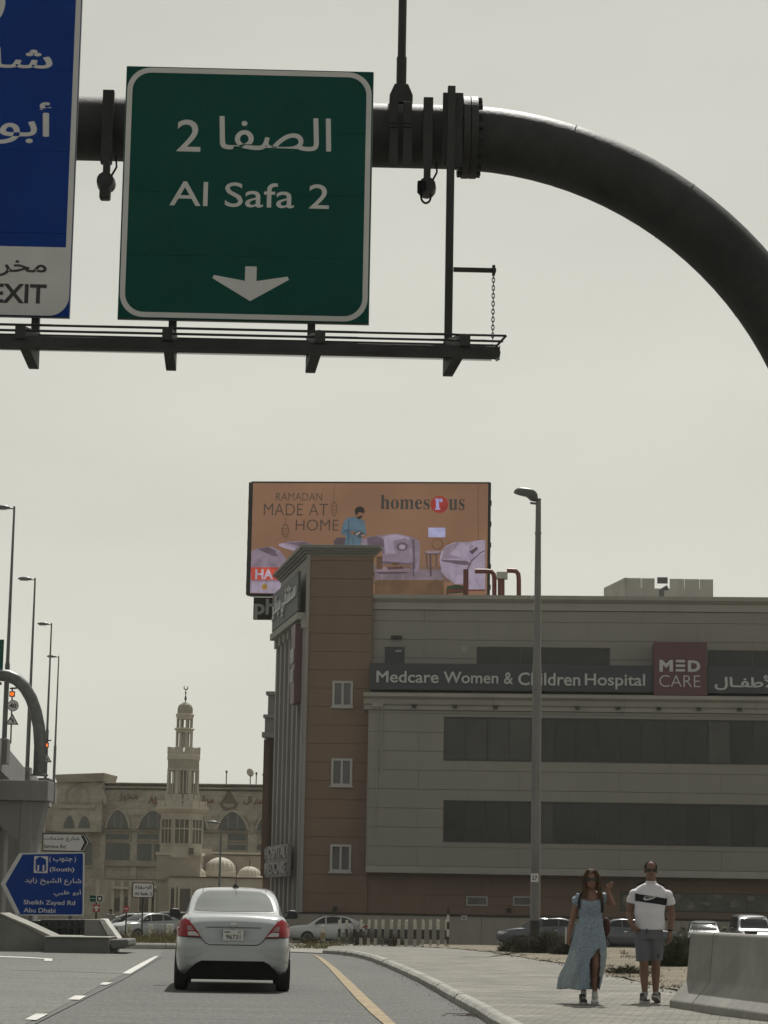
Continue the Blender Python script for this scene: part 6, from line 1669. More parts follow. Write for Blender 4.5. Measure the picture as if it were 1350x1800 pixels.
        for v in bm.verts:
            a, b = v.co.x, v.co.y
            if axis == 'r': o_, d_ = Vector((a, -2, b)), Vector((0, 1, 0))
            elif axis == 'f': o_, d_ = Vector((a, L + 2, b)), Vector((0, -1, 0))
            else: o_, d_ = Vector((sgn * 3, a, b)), Vector((-sgn, 0, 0))
            h, nrm, _i, _d = bv.ray_cast(o_, d_)
            if h is None: h, nrm, _i, _d = bv.find_nearest(Vector((a, .3 if axis == 'r' else L - .3, b)) if axis != 's' else Vector((sgn * hw, a, b)))
            if nrm.dot(d_) > 0: nrm = -nrm
            v.co = h + (nrm * .8 - d_ * .4) * off
        bmesh.ops.recalc_face_normals(bm, faces=bm.faces)
        me = bpy.data.meshes.new(nm); bm.to_mesh(me); bm.free()
        for p in me.polygons: p.use_smooth = True
        return meshobj(nm, me, m, parent or e)
    # glass
    def gz_(y, f): zt = lerp_tab(gh, y); zb = lerp_tab(top, y) - .03; return zb + (zt - zb) * f
    if kind == 'sedan':
        decal('rear_window_seal', [(-.615, 1.15), (-.60, 1.13), (.60, 1.13), (.615, 1.15), (.60, 1.24), (.56, 1.34), (.49, 1.425), (.40, 1.455), (0, 1.465), (-.40, 1.455), (-.49, 1.425), (-.56, 1.34), (-.60, 1.24)], 'r', M['trim'], .003, 'G')
        rear = [(-.59, 1.16), (-.50, 1.148), (0, 1.142), (.50, 1.148), (.59, 1.16), (.575, 1.24), (.535, 1.34), (.47, 1.41), (.38, 1.437), (0, 1.448), (-.38, 1.437), (-.47, 1.41), (-.535, 1.34), (-.575, 1.24)]
        decal('rear_window', rear, 'r', M['rearglass'], .007, 'G')
        decal('windscreen', [(-.62, 1.06), (.62, 1.06), (.52, 1.42), (-.52, 1.42)], 'f', wm, .006, 'G')
        side = [[(1.02, 1.12), (1.62, 1.09), (1.62, 1.40), (1.42, 1.385), (1.2, 1.30)], [(1.68, 1.09), (2.42, 1.055), (2.42, 1.40), (2.1, 1.425), (1.68, 1.41)], [(2.48, 1.055), (3.05, 1.045), (2.8, 1.26), (2.6, 1.37), (2.48, 1.40)]]
    elif kind == 'suv':
        decal('rear_window', [(-.6, 1.15), (.6, 1.15), (.53, Hh - .16), (-.53, Hh - .16)], 'r', wm, .006, 'G')
        decal('windscreen', [(-.66, 1.17), (.66, 1.17), (.56, Hh - .10), (-.56, Hh - .10)], 'f', wm, .006, 'G')
        side = [[(.35, 1.16), (1.0, 1.16), (1.0, Hh - .12), (.5, Hh - .14)], [(1.08, 1.16), (1.95, 1.16), (1.95, Hh - .12), (1.08, Hh - .12)], [(2.02, 1.16), (3.0, 1.16), (2.75, Hh - .24), (2.5, Hh - .15), (2.02, Hh - .12)]]
    else:
        decal('rear_window', [(-.58, 1.12), (.58, 1.12), (.5, 1.38), (-.5, 1.38)], 'r', wm, .006, 'G')
        decal('windscreen', [(-.62, 1.05), (.62, 1.05), (.52, 1.38), (-.52, 1.38)], 'f', wm, .006, 'G')
        side = [[(.5, 1.08), (1.2, 1.08), (1.2, 1.40), (.8, 1.38)], [(1.27, 1.07), (2.1, 1.06), (2.1, 1.40), (1.27, 1.41)], [(2.17, 1.06), (2.8, 1.05), (2.55, 1.25), (2.3, 1.37), (2.17, 1.39)]]
    for sg in (1, -1):
        for sd_ in side: decal('side_window', sd_, 's', wm, .006, 'G', sgn=sg, lv=2)
    # wheels
    ax = (.78, 3.42) if kind != 'suv' else (.80, 3.55); rw = .305 if kind != 'suv' else .36
    for sg in (1, -1):
        for y in ax:
            arc_ = [(y + (rw + .06) * math.cos(a), rw + .0 + (rw + .06) * math.sin(a)) for a in [PI * k / 12 for k in range(13)]]
            arc_ = [(a_, max(b_2, .22)) for a_, b_2 in arc_]
            decal('wheel_arch', arc_, 's', M['trim'], .004, 'B', sgn=sg, lv=2)
            x = sg * (hw - .10)
            ty = MB().lathe([(rw * .62, -.1), (rw * .93, -.1), (rw, -.07), (rw, .07), (rw * .93, .1), (rw * .62, .1)], (x, y, rw), 28, axis='x').build('wheel', M['tyre'], e, sm=35)
            rm = MB().lathe([(.03, .0), (rw * .63, .0), (rw * .66, .085), (rw * .6, .085), (rw * .58, .03), (.05, .02)], (0, 0, 0), 24, axis='x')
            for k in range(7):
                a = 2 * PI * k / 7; sp = MB().box(.02, .075, -.028, .028, .03, rw * .6); sp.xf(Matrix.Rotation(a, 4, 'X')); rm.add(sp.v, sp.f)
            if sg < 0: rm.xf(Matrix.Scale(-1, 4, Vector((1, 0, 0))))
            rm.xf(Matrix.Translation((x + sg * .02, y, rw))); rm.build('rim', M['rim'], ty, sm=35)
    # mirrors
    for sg in (1, -1):
        mm = MB(); mx_ = sg * (hw + .075); mm.prism([(mx_ - .09, 1.055), (mx_ - .07, 1.035), (mx_ + .06, 1.035), (mx_ + .088, 1.06), (mx_ + .082, 1.13), (mx_ + .05, 1.165), (mx_ - .05, 1.17), (mx_ - .085, 1.14)], 2.86, 2.98)
        mo = mm.build('mirror', M['trim'], e, bevel=.02)
        MB().tube([(sg * (hw - .1), 3.0, 1.02), (sg * (hw + .04), 2.97, 1.07)], .025, 6).build('mirror_arm', M['trim'], mo, sm=40)
    # door seams and handles
    for sg in (1, -1):
        for y0 in ((1.65, 2.45) if kind == 'sedan' else (1.1, 2.0)):
            decal('door_gap', [(y0, .32), (y0 + .012, .32), (y0 + .012, 1.02), (y0, 1.02)], 's', M['seam'], .003, 'B', sgn=sg, lv=3)
            decal('door_handle', [(y0 + .06, .86), (y0 + .22, .86), (y0 + .22, .89), (y0 + .06, .89)], 's', M['trim'] if detail else M['chrome'], .02, 'B', sgn=sg, lv=1)
    # lamps
    for sg in (1, -1):
        decal('headlight', [(sg * hw * .45, .66), (sg * hw * .86, .66), (sg * hw * .9, .78), (sg * hw * .6, .80)], 'f', M['lightclear'], .008, 'B', lv=2)
    decal('grille', [(-.35, .52), (.35, .52), (.38, .70), (-.38, .70)], 'f', M['trim'], .006, 'B', lv=2)
    # tail lights: red wedge with a clear inner corner
    k = hw / .85
    for sg in (1, -1):
        tl = [(sg * .785 * k, .985), (sg * .70 * k, 1.035), (sg * .64 * k, 1.00), (sg * .56 * k, .90), (sg * .465 * k, .775), (sg * .80 * k, .79), (sg * .82 * k, .90)]
        o = decal('tail_light', tl, 'r', M['taillight'], .024, 'B', lv=3)
        if detail:
            decal('reverse_lens', [(sg * .49 * k, .788), (sg * .66 * k, .792), (sg * .66 * k, .845), (sg * .555 * k, .845)], 'r', M['lightclear'], .029, 'B', o, lv=2)
            decal('lamp_cluster', [(sg * .57 * k, .86), (sg * .66 * k, .86), (sg * .665 * k, .93), (sg * .615 * k, .93)], 'r', M['lensdim'], .029, 'B', o, lv=2)
            decal('lamp_edge', [(sg * .45 * k, .765), (sg * .80 * k, .780), (sg * .80 * k, .79), (sg * .465 * k, .776)], 'r', M['seam'], .012, 'B', o, lv=3)
    MB().prism([(-.66, .185), (.66, .185), (.645, .30), (.60, .34), (.53, .405), (.45, .445), (-.45, .445), (-.53, .405), (-.60, .34), (-.645, .30)], -.008, .5).build('rear_skirt', M['black'], e, bevel=.006)
    MB().box(-hw * .78, hw * .78, .25, L - .4, .17, .34).build('underbody', M['black'], e)
    return e, decal, (bvB, bvG)
M['rearglass'] = mat('rear_window_glass', (.022, .034, .030), .07, 0, .6, 2.2, spec=.8, coat=.8)
M['rearglass'].node_tree.nodes['Principled BSDF'].inputs['Coat IOR'].default_value = 1.5
M['lensdim'] = mat('lamp_lens_dim', (.22, .13, .13), .25, spec=.8)

# the white saloon in front
cl_ = ground(407.5, 1741); 
yaw_c = math.atan2(-cl_.x, cl_.y)
main, decal, (bvB, bvG) = car('saloon_car', 'white saloon car seen from behind on the near lane with a Dubai plate', M['car_white'], loc=(at(407.5, 1735, 35.3).x, 35.3, 0), yaw=yaw_c, detail=1)
# boot lid gap line, spoiler crease, badge, plate, antenna, exhaust, skirt details
def line_decal(nm, pts, wd, m, off=.004, closed=False, par=None):
    L2 = []; n = len(pts)
    for i in range(n - 1):
        a, b = Vector(pts[i]), Vector(pts[i + 1]); d = (b - a).normalized(); nn2 = Vector((-d.y, d.x)) * wd / 2
        decal(nm, [tuple(a - d * wd * .3 + nn2), tuple(a - d * wd * .3 - nn2), tuple(b + d * wd * .3 - nn2), tuple(b + d * wd * .3 + nn2)], 'r', m, off, 'B', par, lv=3)
boot = empty('boot_lid'); boot.parent = main
line_decal('boot_gap', [(-.465, .762), (-.40, .695), (-.34, .672), (.34, .672), (.40, .695), (.465, .762)], .012, M['seam'], .004, par=boot)
line_decal('boot_gap', [(-.64, 1.0), (-.63, 1.09)], .008, M['seam'], .004, par=boot); line_decal('boot_gap', [(.64, 1.0), (.63, 1.09)], .008, M['seam'], .004, par=boot)
decal('boot_crease', [(-.40, .915), (.40, .915), (.40, .928), (0, .935), (-.40, .928)], 'r', M['seam_s'] if 'seam_s' in M else mat('crease_shade_grey', (.12, .125, .13), .6), .004, 'B', boot)  # spoiler crease: its shade drawn as a darker grey strip
decal('plate_recess', [(-.17, .725), (.17, .725), (.17, .905), (-.17, .905)], 'r', M['car_white'], .006, 'B', boot)
h, nrm, _, _ = bvB.ray_cast(Vector((0, -2, .82)), Vector((0, 1, 0))); py_ = h.y - .03
pr = MB().box(-.155, .155, py_, py_ + .018, .738, .892).build('number_plate', M['signblack'], main, bevel=.004)
MB().box(-.149, .149, py_ - .003, py_ - .0005, .744, .886).build('plate_face', M['plate'], pr)
text('plate_lettering', '96731', (-.105, .755, .105, .822), py_ - .004, M['signblack'], pr, .012, thick=.001)
text('plate_lettering', 'DUBAI', (-.13, .845, -.045, .872), py_ - .004, M['signblack'], pr, .02, thick=.001)
text('plate_lettering', 'H', (.075, .843, .105, .872), py_ - .004, M['signblack'], pr, .03, thick=.001)
h, _, _, _ = bvB.ray_cast(Vector((0, -2, .962)), Vector((0, 1, 0)))
bd = MB(); ring(bd, [(.034 * math.cos(R(a)), .962 + .03 * math.sin(R(a))) for a in range(0, 360, 20)], [(.026 * math.cos(R(a)), .962 + .022 * math.sin(R(a))) for a in range(0, 360, 20)], h.y - .02, h.y - .004)
bd.box(-.04, .04, h.y - .022, h.y - .008, .956, .968).build('badge', M['chrome'], main)
h, _, _, _ = bvB.ray_cast(Vector((-.5, -2, .90)), Vector((0, 1, 0)))
text('model_lettering', 'SUNNY', (-.56, .885, -.42, .903), h.y - .012, M['chrome'], main, .02, thick=.004)
text('model_lettering', 'SV', (-.52, .852, -.46, .872), h.y - .022, M['chrome'], main, .02, thick=.004)
h, _, _, _ = bvG.ray_cast(Vector((.02, 1.75, 3)), Vector((0, 0, -1)))
an = MB().prism([(-.035, h.z - .01), (.075, h.z - .01), (.035, h.z + .05), (.005, h.z + .06), (-.015, h.z + .04)], 1.70, 1.78).build('antenna_base', M['trim'], main, bevel=.008)
MB().tube([(.02, 1.74, h.z + .03), (.025, 1.56, h.z + .36)], [.007, .003], 6).build('antenna_rod', M['trim'], an)
MB().lathe([(.022, 0), (.035, 0), (.035, .16), (.022, .16)], (.46, .03, .265), 16, axis='y').build('exhaust', M['steel'], main, sm=40)
MB().box(-.5, .45, .3, .5, .20, .30).build('rear_silencer', M['black'], main, bevel=.03)
for sg in (1, -1):
    decal('bumper_crease', [(sg * .48, .50), (sg * .80, .47), (sg * .80, .478), (sg * .48, .510)], 'r', M['car_white'], .01, 'B')
for sg in (1, -1):
    MB().box(sg * .50 - .012, sg * .50 + .012, .75, .76, .5, .6).build('seat_edge', M['trim'], main)
# roof ditches
for sg in (1, -1):
    pts = []
    for y in (1.05, 1.3, 1.6, 2.0, 2.5):
        hh_, _, _, _ = bvG.ray_cast(Vector((sg * .475, y, 3)), Vector((0, 0, -1)))
        if hh_: pts.append(hh_ + Vector((0, 0, .002)))
    if len(pts) > 2: MB().tube(pts, .006, 6).build('roof_ditch', M['seam'], main)

def park(px, D, yaw, paint, kind, label, s=1.0, L=4.45, Hh=1.505, W=1.75, name='parked_car', gl='cars parked along the hospital wall', wm=None):
    p = at(px, 1640, D)
    e, _, _ = car(name, label, M[paint], kind, L=L, W=W, Hh=Hh, detail=0, loc=(p.x, D, gz(D)), yaw=R(yaw), group=gl, window_m=wm)
    e.scale = (s, s, s); return e
# yaw 90: nose to the left of the picture, origin at its tail
park(652, 130, 90 + 3, 'car_silver', 'sedan', 'silver saloon parked nose left behind the first bollards', L=4.6, Hh=1.45)
park(1040, 117, 90, 'car_dark', 'sedan', 'dark blue saloon parked nose left behind the woman, nearer the lamp post', L=4.6, Hh=1.45)
park(1030, 115, -90, 'car_dark', 'sedan', 'dark saloon parked nose right with alloy wheels between the two walkers', L=4.5, Hh=1.46)
park(1238, 116, 172, 'car_grey', 'hatch', 'dark grey hatchback mostly hidden behind the concrete barrier, left of the pickup', L=4.2, Hh=1.46)
park(1308, 115, 180, 'car_grey', 'suv', 'bright-roofed four-wheel drive facing us over the concrete barrier at the right edge', L=4.6, Hh=1.78, W=1.85)
gl2 = 'cars parked in the lot beside the mosque'
park(262, 168, 95, 'car_white', 'hatch', 'white hatchback furthest back in the lot behind the Al Safa sign', gl=gl2, Hh=1.5)
park(296, 142, 100, 'car_grey', 'sedan', 'grey saloon with sunlit roof edge in the middle of the left lot', gl=gl2, L=4.6)
park(316, 136, 130, 'car_white', 'sedan', 'pale saloon nose left, just beside the white saloon in front', gl=gl2)
park(350, 150, 95, 'car_black', 'suv', 'black four-wheel drive showing only its tail beside the front car', gl=gl2, Hh=1.7)
park(-6, 96, 95, 'car_white', 'suv', 'white vehicle whose roof shows over the ramp barrier at the left edge', gl=gl2, Hh=1.75)
p = at(40, 1590, 96)

# ------------------------------------------------------------------ bollards, striped posts
def bollard(h=1.12):
    e = empty('bollard', (0, 0, 0), 0, None, 'bollard', 'black and white bollards in front of the hospital wall')
    MB().box(-.055, .055, -.055, .055, -.1, h * .32).build('white_foot', M['bwhite'], e, bevel=.012)
    MB().box(-.055, .055, -.055, .055, h * .32 + .002, h * .66).build('black_band', M['bblack'], e, bevel=.012)
    MB().prism([(-.055, h * .66 + .002), (.055, h * .66 + .002), (.055, h * .96), (.03, h), (-.03, h), (-.055, h * .96)], -.055, .055).build('white_top', M['bwhite'], e, bevel=.01)
    return e
b0 = bollard()
bx_ = [(404, 262), (440, 262), (474, 263), (504, 232), (538, 250), (570, 268), (604, 269), (642, 269), (676, 269), (710, 269), (750, 270), (786, 270), (822, 270), (858, 271), (892, 273)]
ordn = ['first', 'second', 'third', 'fourth', 'fifth', 'sixth', 'seventh', 'eighth', 'ninth', 'tenth', 'eleventh', 'twelfth', 'thirteenth', 'fourteenth', 'fifteenth']
for i, (x, y) in enumerate(bx_):
    px, t = 440 + x / 2.596, i / 14.0; D = 106 - 14 * t; p = at(px, 1662, D)
    o = b0 if i == 0 else copy_tree(b0)
    o.location = (p.x, D, gz(D)); o.rotation_euler = (random.uniform(-.02, .02), R(random.uniform(-1.5, 1.5)), random.uniform(-.3, .3))
    o['label'] = 'black and white bollard, %s from the silver saloon end of the row' % ordn[i]
p = at(567, 1662, 100); sp_ = empty('delineator_post', (p.x, 100, gz(100)), 0, 'short white and yellow post before the silver saloon, left of the bollards', 'post')
MB().box(-.09, .09, -.09, .09, -.1, .85).build('post', M['bwhite'], sp_, bevel=.02); MB().box(-.092, .092, -.092, .092, .30, .55).build('yellow_band', M['paint_yellow'], sp_)
p = at(787, 1660, 91); sp_ = empty('marker_post', (p.x, 91, gz(91)), 0, 'taller thin post striped black and white at the right end of the bollards', 'post')
for k in range(6): MB().tube([(0, 0, -.05 + k * .27), (0, 0, .218 + k * .27)], .05, 10).build('band', M['bblack'] if k % 2 else M['bwhite'], sp_)
for i, (x, D) in enumerate(((226, 88), (264, 92), (300, 88), (296, 90))):
    p = at(x, 1645, D); o = MB().box(-.09, .09, -.07, .07, -.1, .75).build('short_post', M['bwhite'], None, bevel=.02); o.location = (p.x, D, gz(D))
    tag(o, ['short pale post in the weeds under the round red sign', 'short pale post in the weeds beneath the Al Safa sign', 'short pale post nearest the rear of the white saloon', 'short pale post doubled up beside the rear of the white saloon'][i], 'post', 'short pale posts in the weeds')

# ------------------------------------------------------------------ jersey barriers
def jersey(n, A, Bp, gapped, label):
    pass
JA = Vector((*G2(1176, 1771, .12), .12)); JB = Vector((*G2(1352, 1797, .12), .12)); jd = (JB - JA).normalized(); jn = Vector((-jd.y, jd.x, 0))
if jn.x < 0: jn = -jn      # towards the right
Jtot = 0.0
jt = Vector((*G2(1240, 1777, .12), .12)); j1 = (jt - JA).length
jl = [j1 - .012, 3.0, 3.0, 3.0]; pos = 0.0
for i, Lj in enumerate(jl):
    o_ = JA + jd * pos
    e = empty('jersey_barrier', o_, math.atan2(jd.y, jd.x), ['pale concrete road barrier section with its bare end beside the man', 'second concrete road barrier section, cut by the right edge', 'third concrete road barrier section beyond the right edge', 'fourth concrete road barrier section beyond the right edge'][i], 'concrete barrier', 'concrete barriers along the pavement')
    sgn = 1 if jn.dot(Vector((-jd.y, jd.x, 0))) > 0 else -1
    prof = [(0, -.02), (0, .085), (.22, .33), (.275, .90), (.30, .925), (.47, .925), (.495, .90), (.55, .33), (.77, .085), (.77, -.02)]
    V = []; n = len(prof)
    for x in (0.0, Lj): V += [(x, sgn * u, z) for u, z in prof]
    mbj = MB().add(V, [tuple(range(n)), tuple(range(2 * n - 1, n - 1, -1))] + [(k, (k + 1) % n, (k + 1) % n + n, k + n) for k in range(n)])
    mbj.build('body', M['concrete_l'], e, bevel=.018)
    MB().box(Lj * .3, Lj * .3 + .16, sgn * .33 - .0, sgn * .44, .926, .96).build('lifting_loop', M['steel'], e, bevel=.01) if i else None
    pos += Lj + .015
# crack line between sections is the real gap

# ------------------------------------------------------------------ people
M['skin'] = mat('skin', (.215, .122, .088), .55, 0, .08, 12, spec=.3); M['skin_m'] = mat('skin_tanned', (.175, .10, .072), .55, 0, .08, 12, spec=.3)
M['hair_w'] = mat('hair_brown_blond', (.07, .044, .026), .75, 0, .45, 60, spec=.12, stretch=(1, 1, .12)); M['hair_m'] = mat('hair_dark_grey', (.014, .013, .013), .8, 0, .4, 80, spec=.1)
M['shades'] = mat('sunglass_lens', (.006, .006, .007), .12)
M['shirt'] = mat('white_tee_shirt', (.62, .61, .65), .85, 0, .05, 5, .25, 14); M['navy'] = mat('navy_fabric', (.006, .007, .013), .85)
M['shorts'] = mat('grey_shorts', (.115, .118, .135), .9, 0, .10, 40, .3, 18)
M['shoe_w'] = mat('white_shoe', (.45, .45, .43), .6); M['shoe_b'] = mat('black_shoe', (.014, .014, .016), .5)
def dress_mat():
    m = mat('blue_floral_dress', (.215, .265, .315), .8, 0, .30, 42, .2, 16, col2=(.135, .175, .22)); b = m.node_tree.nodes['Principled BSDF']
    b.inputs['Subsurface Weight'].default_value = .0
    return m
M['dress'] = dress_mat(); M['strap'] = mat('black_strap', (.01, .01, .011), .8)
M['maroonbag'] = mat('dark_red_bag', (.05, .015, .015), .8); M['skirtsheer'] = mat('sheer_skirt_panel', (.25, .30, .32), .8, 0, .15, 30)
M['lip'] = mat('lips', (.20, .06, .055), .5); M['sole'] = mat('shoe_sole', (.32, .31, .29), .7)

def pos(o): # person-local reading: enlarged-view pixel -> (x, z)
    return o
def limb(mb, pts, rs, seg=14): mb.tube(pts, rs, seg, round_end=True); return mb
def hand(mb, wrist, direc, side, curl=.5, size=1.0, palm_n=Vector((0, -1, 0)), seg=8):
    """palm plus four unequal bent fingers and a thumb off the palm's side; direc: from wrist to fingers."""
    d = Vector(direc).normalized(); n = (palm_n - d * palm_n.dot(d)).normalized(); a = d.cross(n).normalized() * side   # a: towards the thumb
    wst = Vector(wrist); s = size
    mb.tube([wst - d * .02, wst + d * .02 * s, wst + d * .055 * s, wst + d * .085 * s], [.026 * s, .030 * s, .036 * s, .030 * s], 10, round_end=True)
    for off_, ln, r in ((.027, .068, .0088), (.009, .076, .0092), (-.010, .070, .0088), (-.027, .055, .0078)):
        b = wst + (d * .085 + a * off_) * s; c1 = b + (d * math.cos(curl * .4) + n * math.sin(curl * .4)) * ln * .42 * s
        c2 = c1 + (d * math.cos(curl * 1.1) + n * math.sin(curl * 1.1)) * ln * .33 * s; c3 = c2 + (d * math.cos(curl * 1.7) + n * math.sin(curl * 1.7)) * ln * .25 * s
        mb.tube([wst + (d * .055 + a * off_ * .8) * s, b, c1, c2, c3], [r * 1.15 * s, r * 1.1 * s, r * s, r * .92 * s, r * .8 * s], seg, round_end=True)
    b = wst + (d * .03 + a * .028) * s; c1 = b + (d * .6 + a * .65 + n * .3).normalized() * .038 * s; c2 = c1 + (d * .85 + a * .2 + n * .45).normalized() * .030 * s
    mb.tube([wst + d * .015 * s, b, c1, c2], [.016 * s, .0135 * s, .0115 * s, .0095 * s], seg, round_end=True)
def head(mb, c, s=1.0, turn=0.0):
    """skull, jaw, nose, brow, ears and lips around centre c (eye line), facing -y."""
    st = len(mb.v); 
    mb.ell((0, .012, .035), (.074, .094, .088), 20, 14)            # cranium
    mb.ell((0, -.012, -.035), (.060, .074, .078), 18, 12)          # face
    mb.ell((0, -.035, -.092), (.032, .034, .026), 12, 8)           # chin
    mb.ell((-.038, -.005, -.068), (.024, .045, .030), 10, 8); mb.ell((.038, -.005, -.068), (.024, .045, .030), 10, 8)
    mb.tube([(0, -.080, .012), (0, -.090, -.012), (0, -.100, -.034)], [.008, .010, .014], 8, round_end=True)   # nose
    mb.ell((-.012, -.090, -.038), (.010, .010, .008), 8, 6); mb.ell((.012, -.090, -.038), (.010, .010, .008), 8, 6)
    mb.ell((0, -.080, .026), (.050, .014, .010), 12, 6)            # brow
    mb.ell((0, -.080, -.062), (.022, .009, .005), 10, 6); mb.ell((0, -.079, -.070), (.019, .009, .006), 10, 6)
    for sg in (1, -1): mb.ell((sg * .077, .008, -.008), (.010, .020, .032), 8, 8)
    mb.xf(Matrix.Translation(c) @ Matrix.Rotation(turn, 4, 'Z') @ Matrix.Scale(s, 4), st)
def glasses(c, s, parent, big=False):
    k = 1.18 if big else 1.0
    fr = MB()
    for sg in (1, -1):
        pl = [(sg * (.036 + .0245 * k * math.cos(a)), .000 + .021 * k * math.sin(a) - .004) for a in [2 * PI * q / 16 for q in range(16)]]
        fr.prism(pl, -.100, -.094)
    fr.box(-.012, .012, -.100, -.095, .002, .008)
    for sg in (1, -1): fr.tube([(sg * .062, -.092, .004), (sg * .080, -.03, .004), (sg * .080, .02, -.002)], .0035, 6)
    fr.xf(Matrix.Translation(c) @ Matrix.Scale(s, 4)); return fr.build('sunglasses', M['shades'], parent)
def shoe(parent, x, y, yaw, m, toe_up=0.0, ln=.27, m_sole=None, name='shoe'):
    sh = MB(); secs = [(-.085, .034, .05), (-.06, .040, .075), (0, .042, .07), (.06, .045, .055), (.12, .046, .045), (.17, .036, .036), (.185, .018, .024)]
    k = ln / .27; n = 12
    for yy, rx, h in secs:
        for q in range(n):
            a = 2 * PI * q / n; z = h * (.5 + .5 * math.sin(a)); sh.v.append((rx * math.cos(a) * 1.0, -yy * k, .018 + z))
    for i in range(len(secs) - 1):
        for q in range(n): sh.f.append((i * n + q, i * n + (q + 1) % n, (i + 1) * n + (q + 1) % n, (i + 1) * n + q))
    sh.f += [tuple(range(n)), tuple(range((len(secs) - 1) * n, len(secs) * n))]
    sh.tube([(0, .035 * k, .06), (0, .045 * k, .115)], [.042, .040], 12)
    Mx = Matrix.Translation((x, y, 0)) @ Matrix.Rotation(yaw, 4, 'Z') @ Matrix.Translation((0, .08 * k, 0)) @ Matrix.Rotation(-toe_up, 4, 'X') @ Matrix.Translation((0, -.08 * k, 0))
    sh.xf(Mx); o = sh.build(name, m, parent, sm=60)
    so2 = MB(); P = [(.038, .085), (.044, .03), (.048, -.06), (.048, -.12), (.036, -.17), (.0, -.195), (-.036, -.17), (-.048, -.12), (-.048, -.06), (-.044, .03), (-.038, .085)]
    so2.slab([(a, b * k) for a, b in P], 0.0, .026); so2.xf(Mx); so2.build('sole', m_sole or M['sole'], o)
    la = MB()
    for q in range(4): la.box(-.022, .022, -(.045 + q * .02) * k, -(.055 + q * .02) * k, .086 - q * .009, .092 - q * .009)
    la.xf(Mx); la.build('laces', M['sole'], o)
    return o

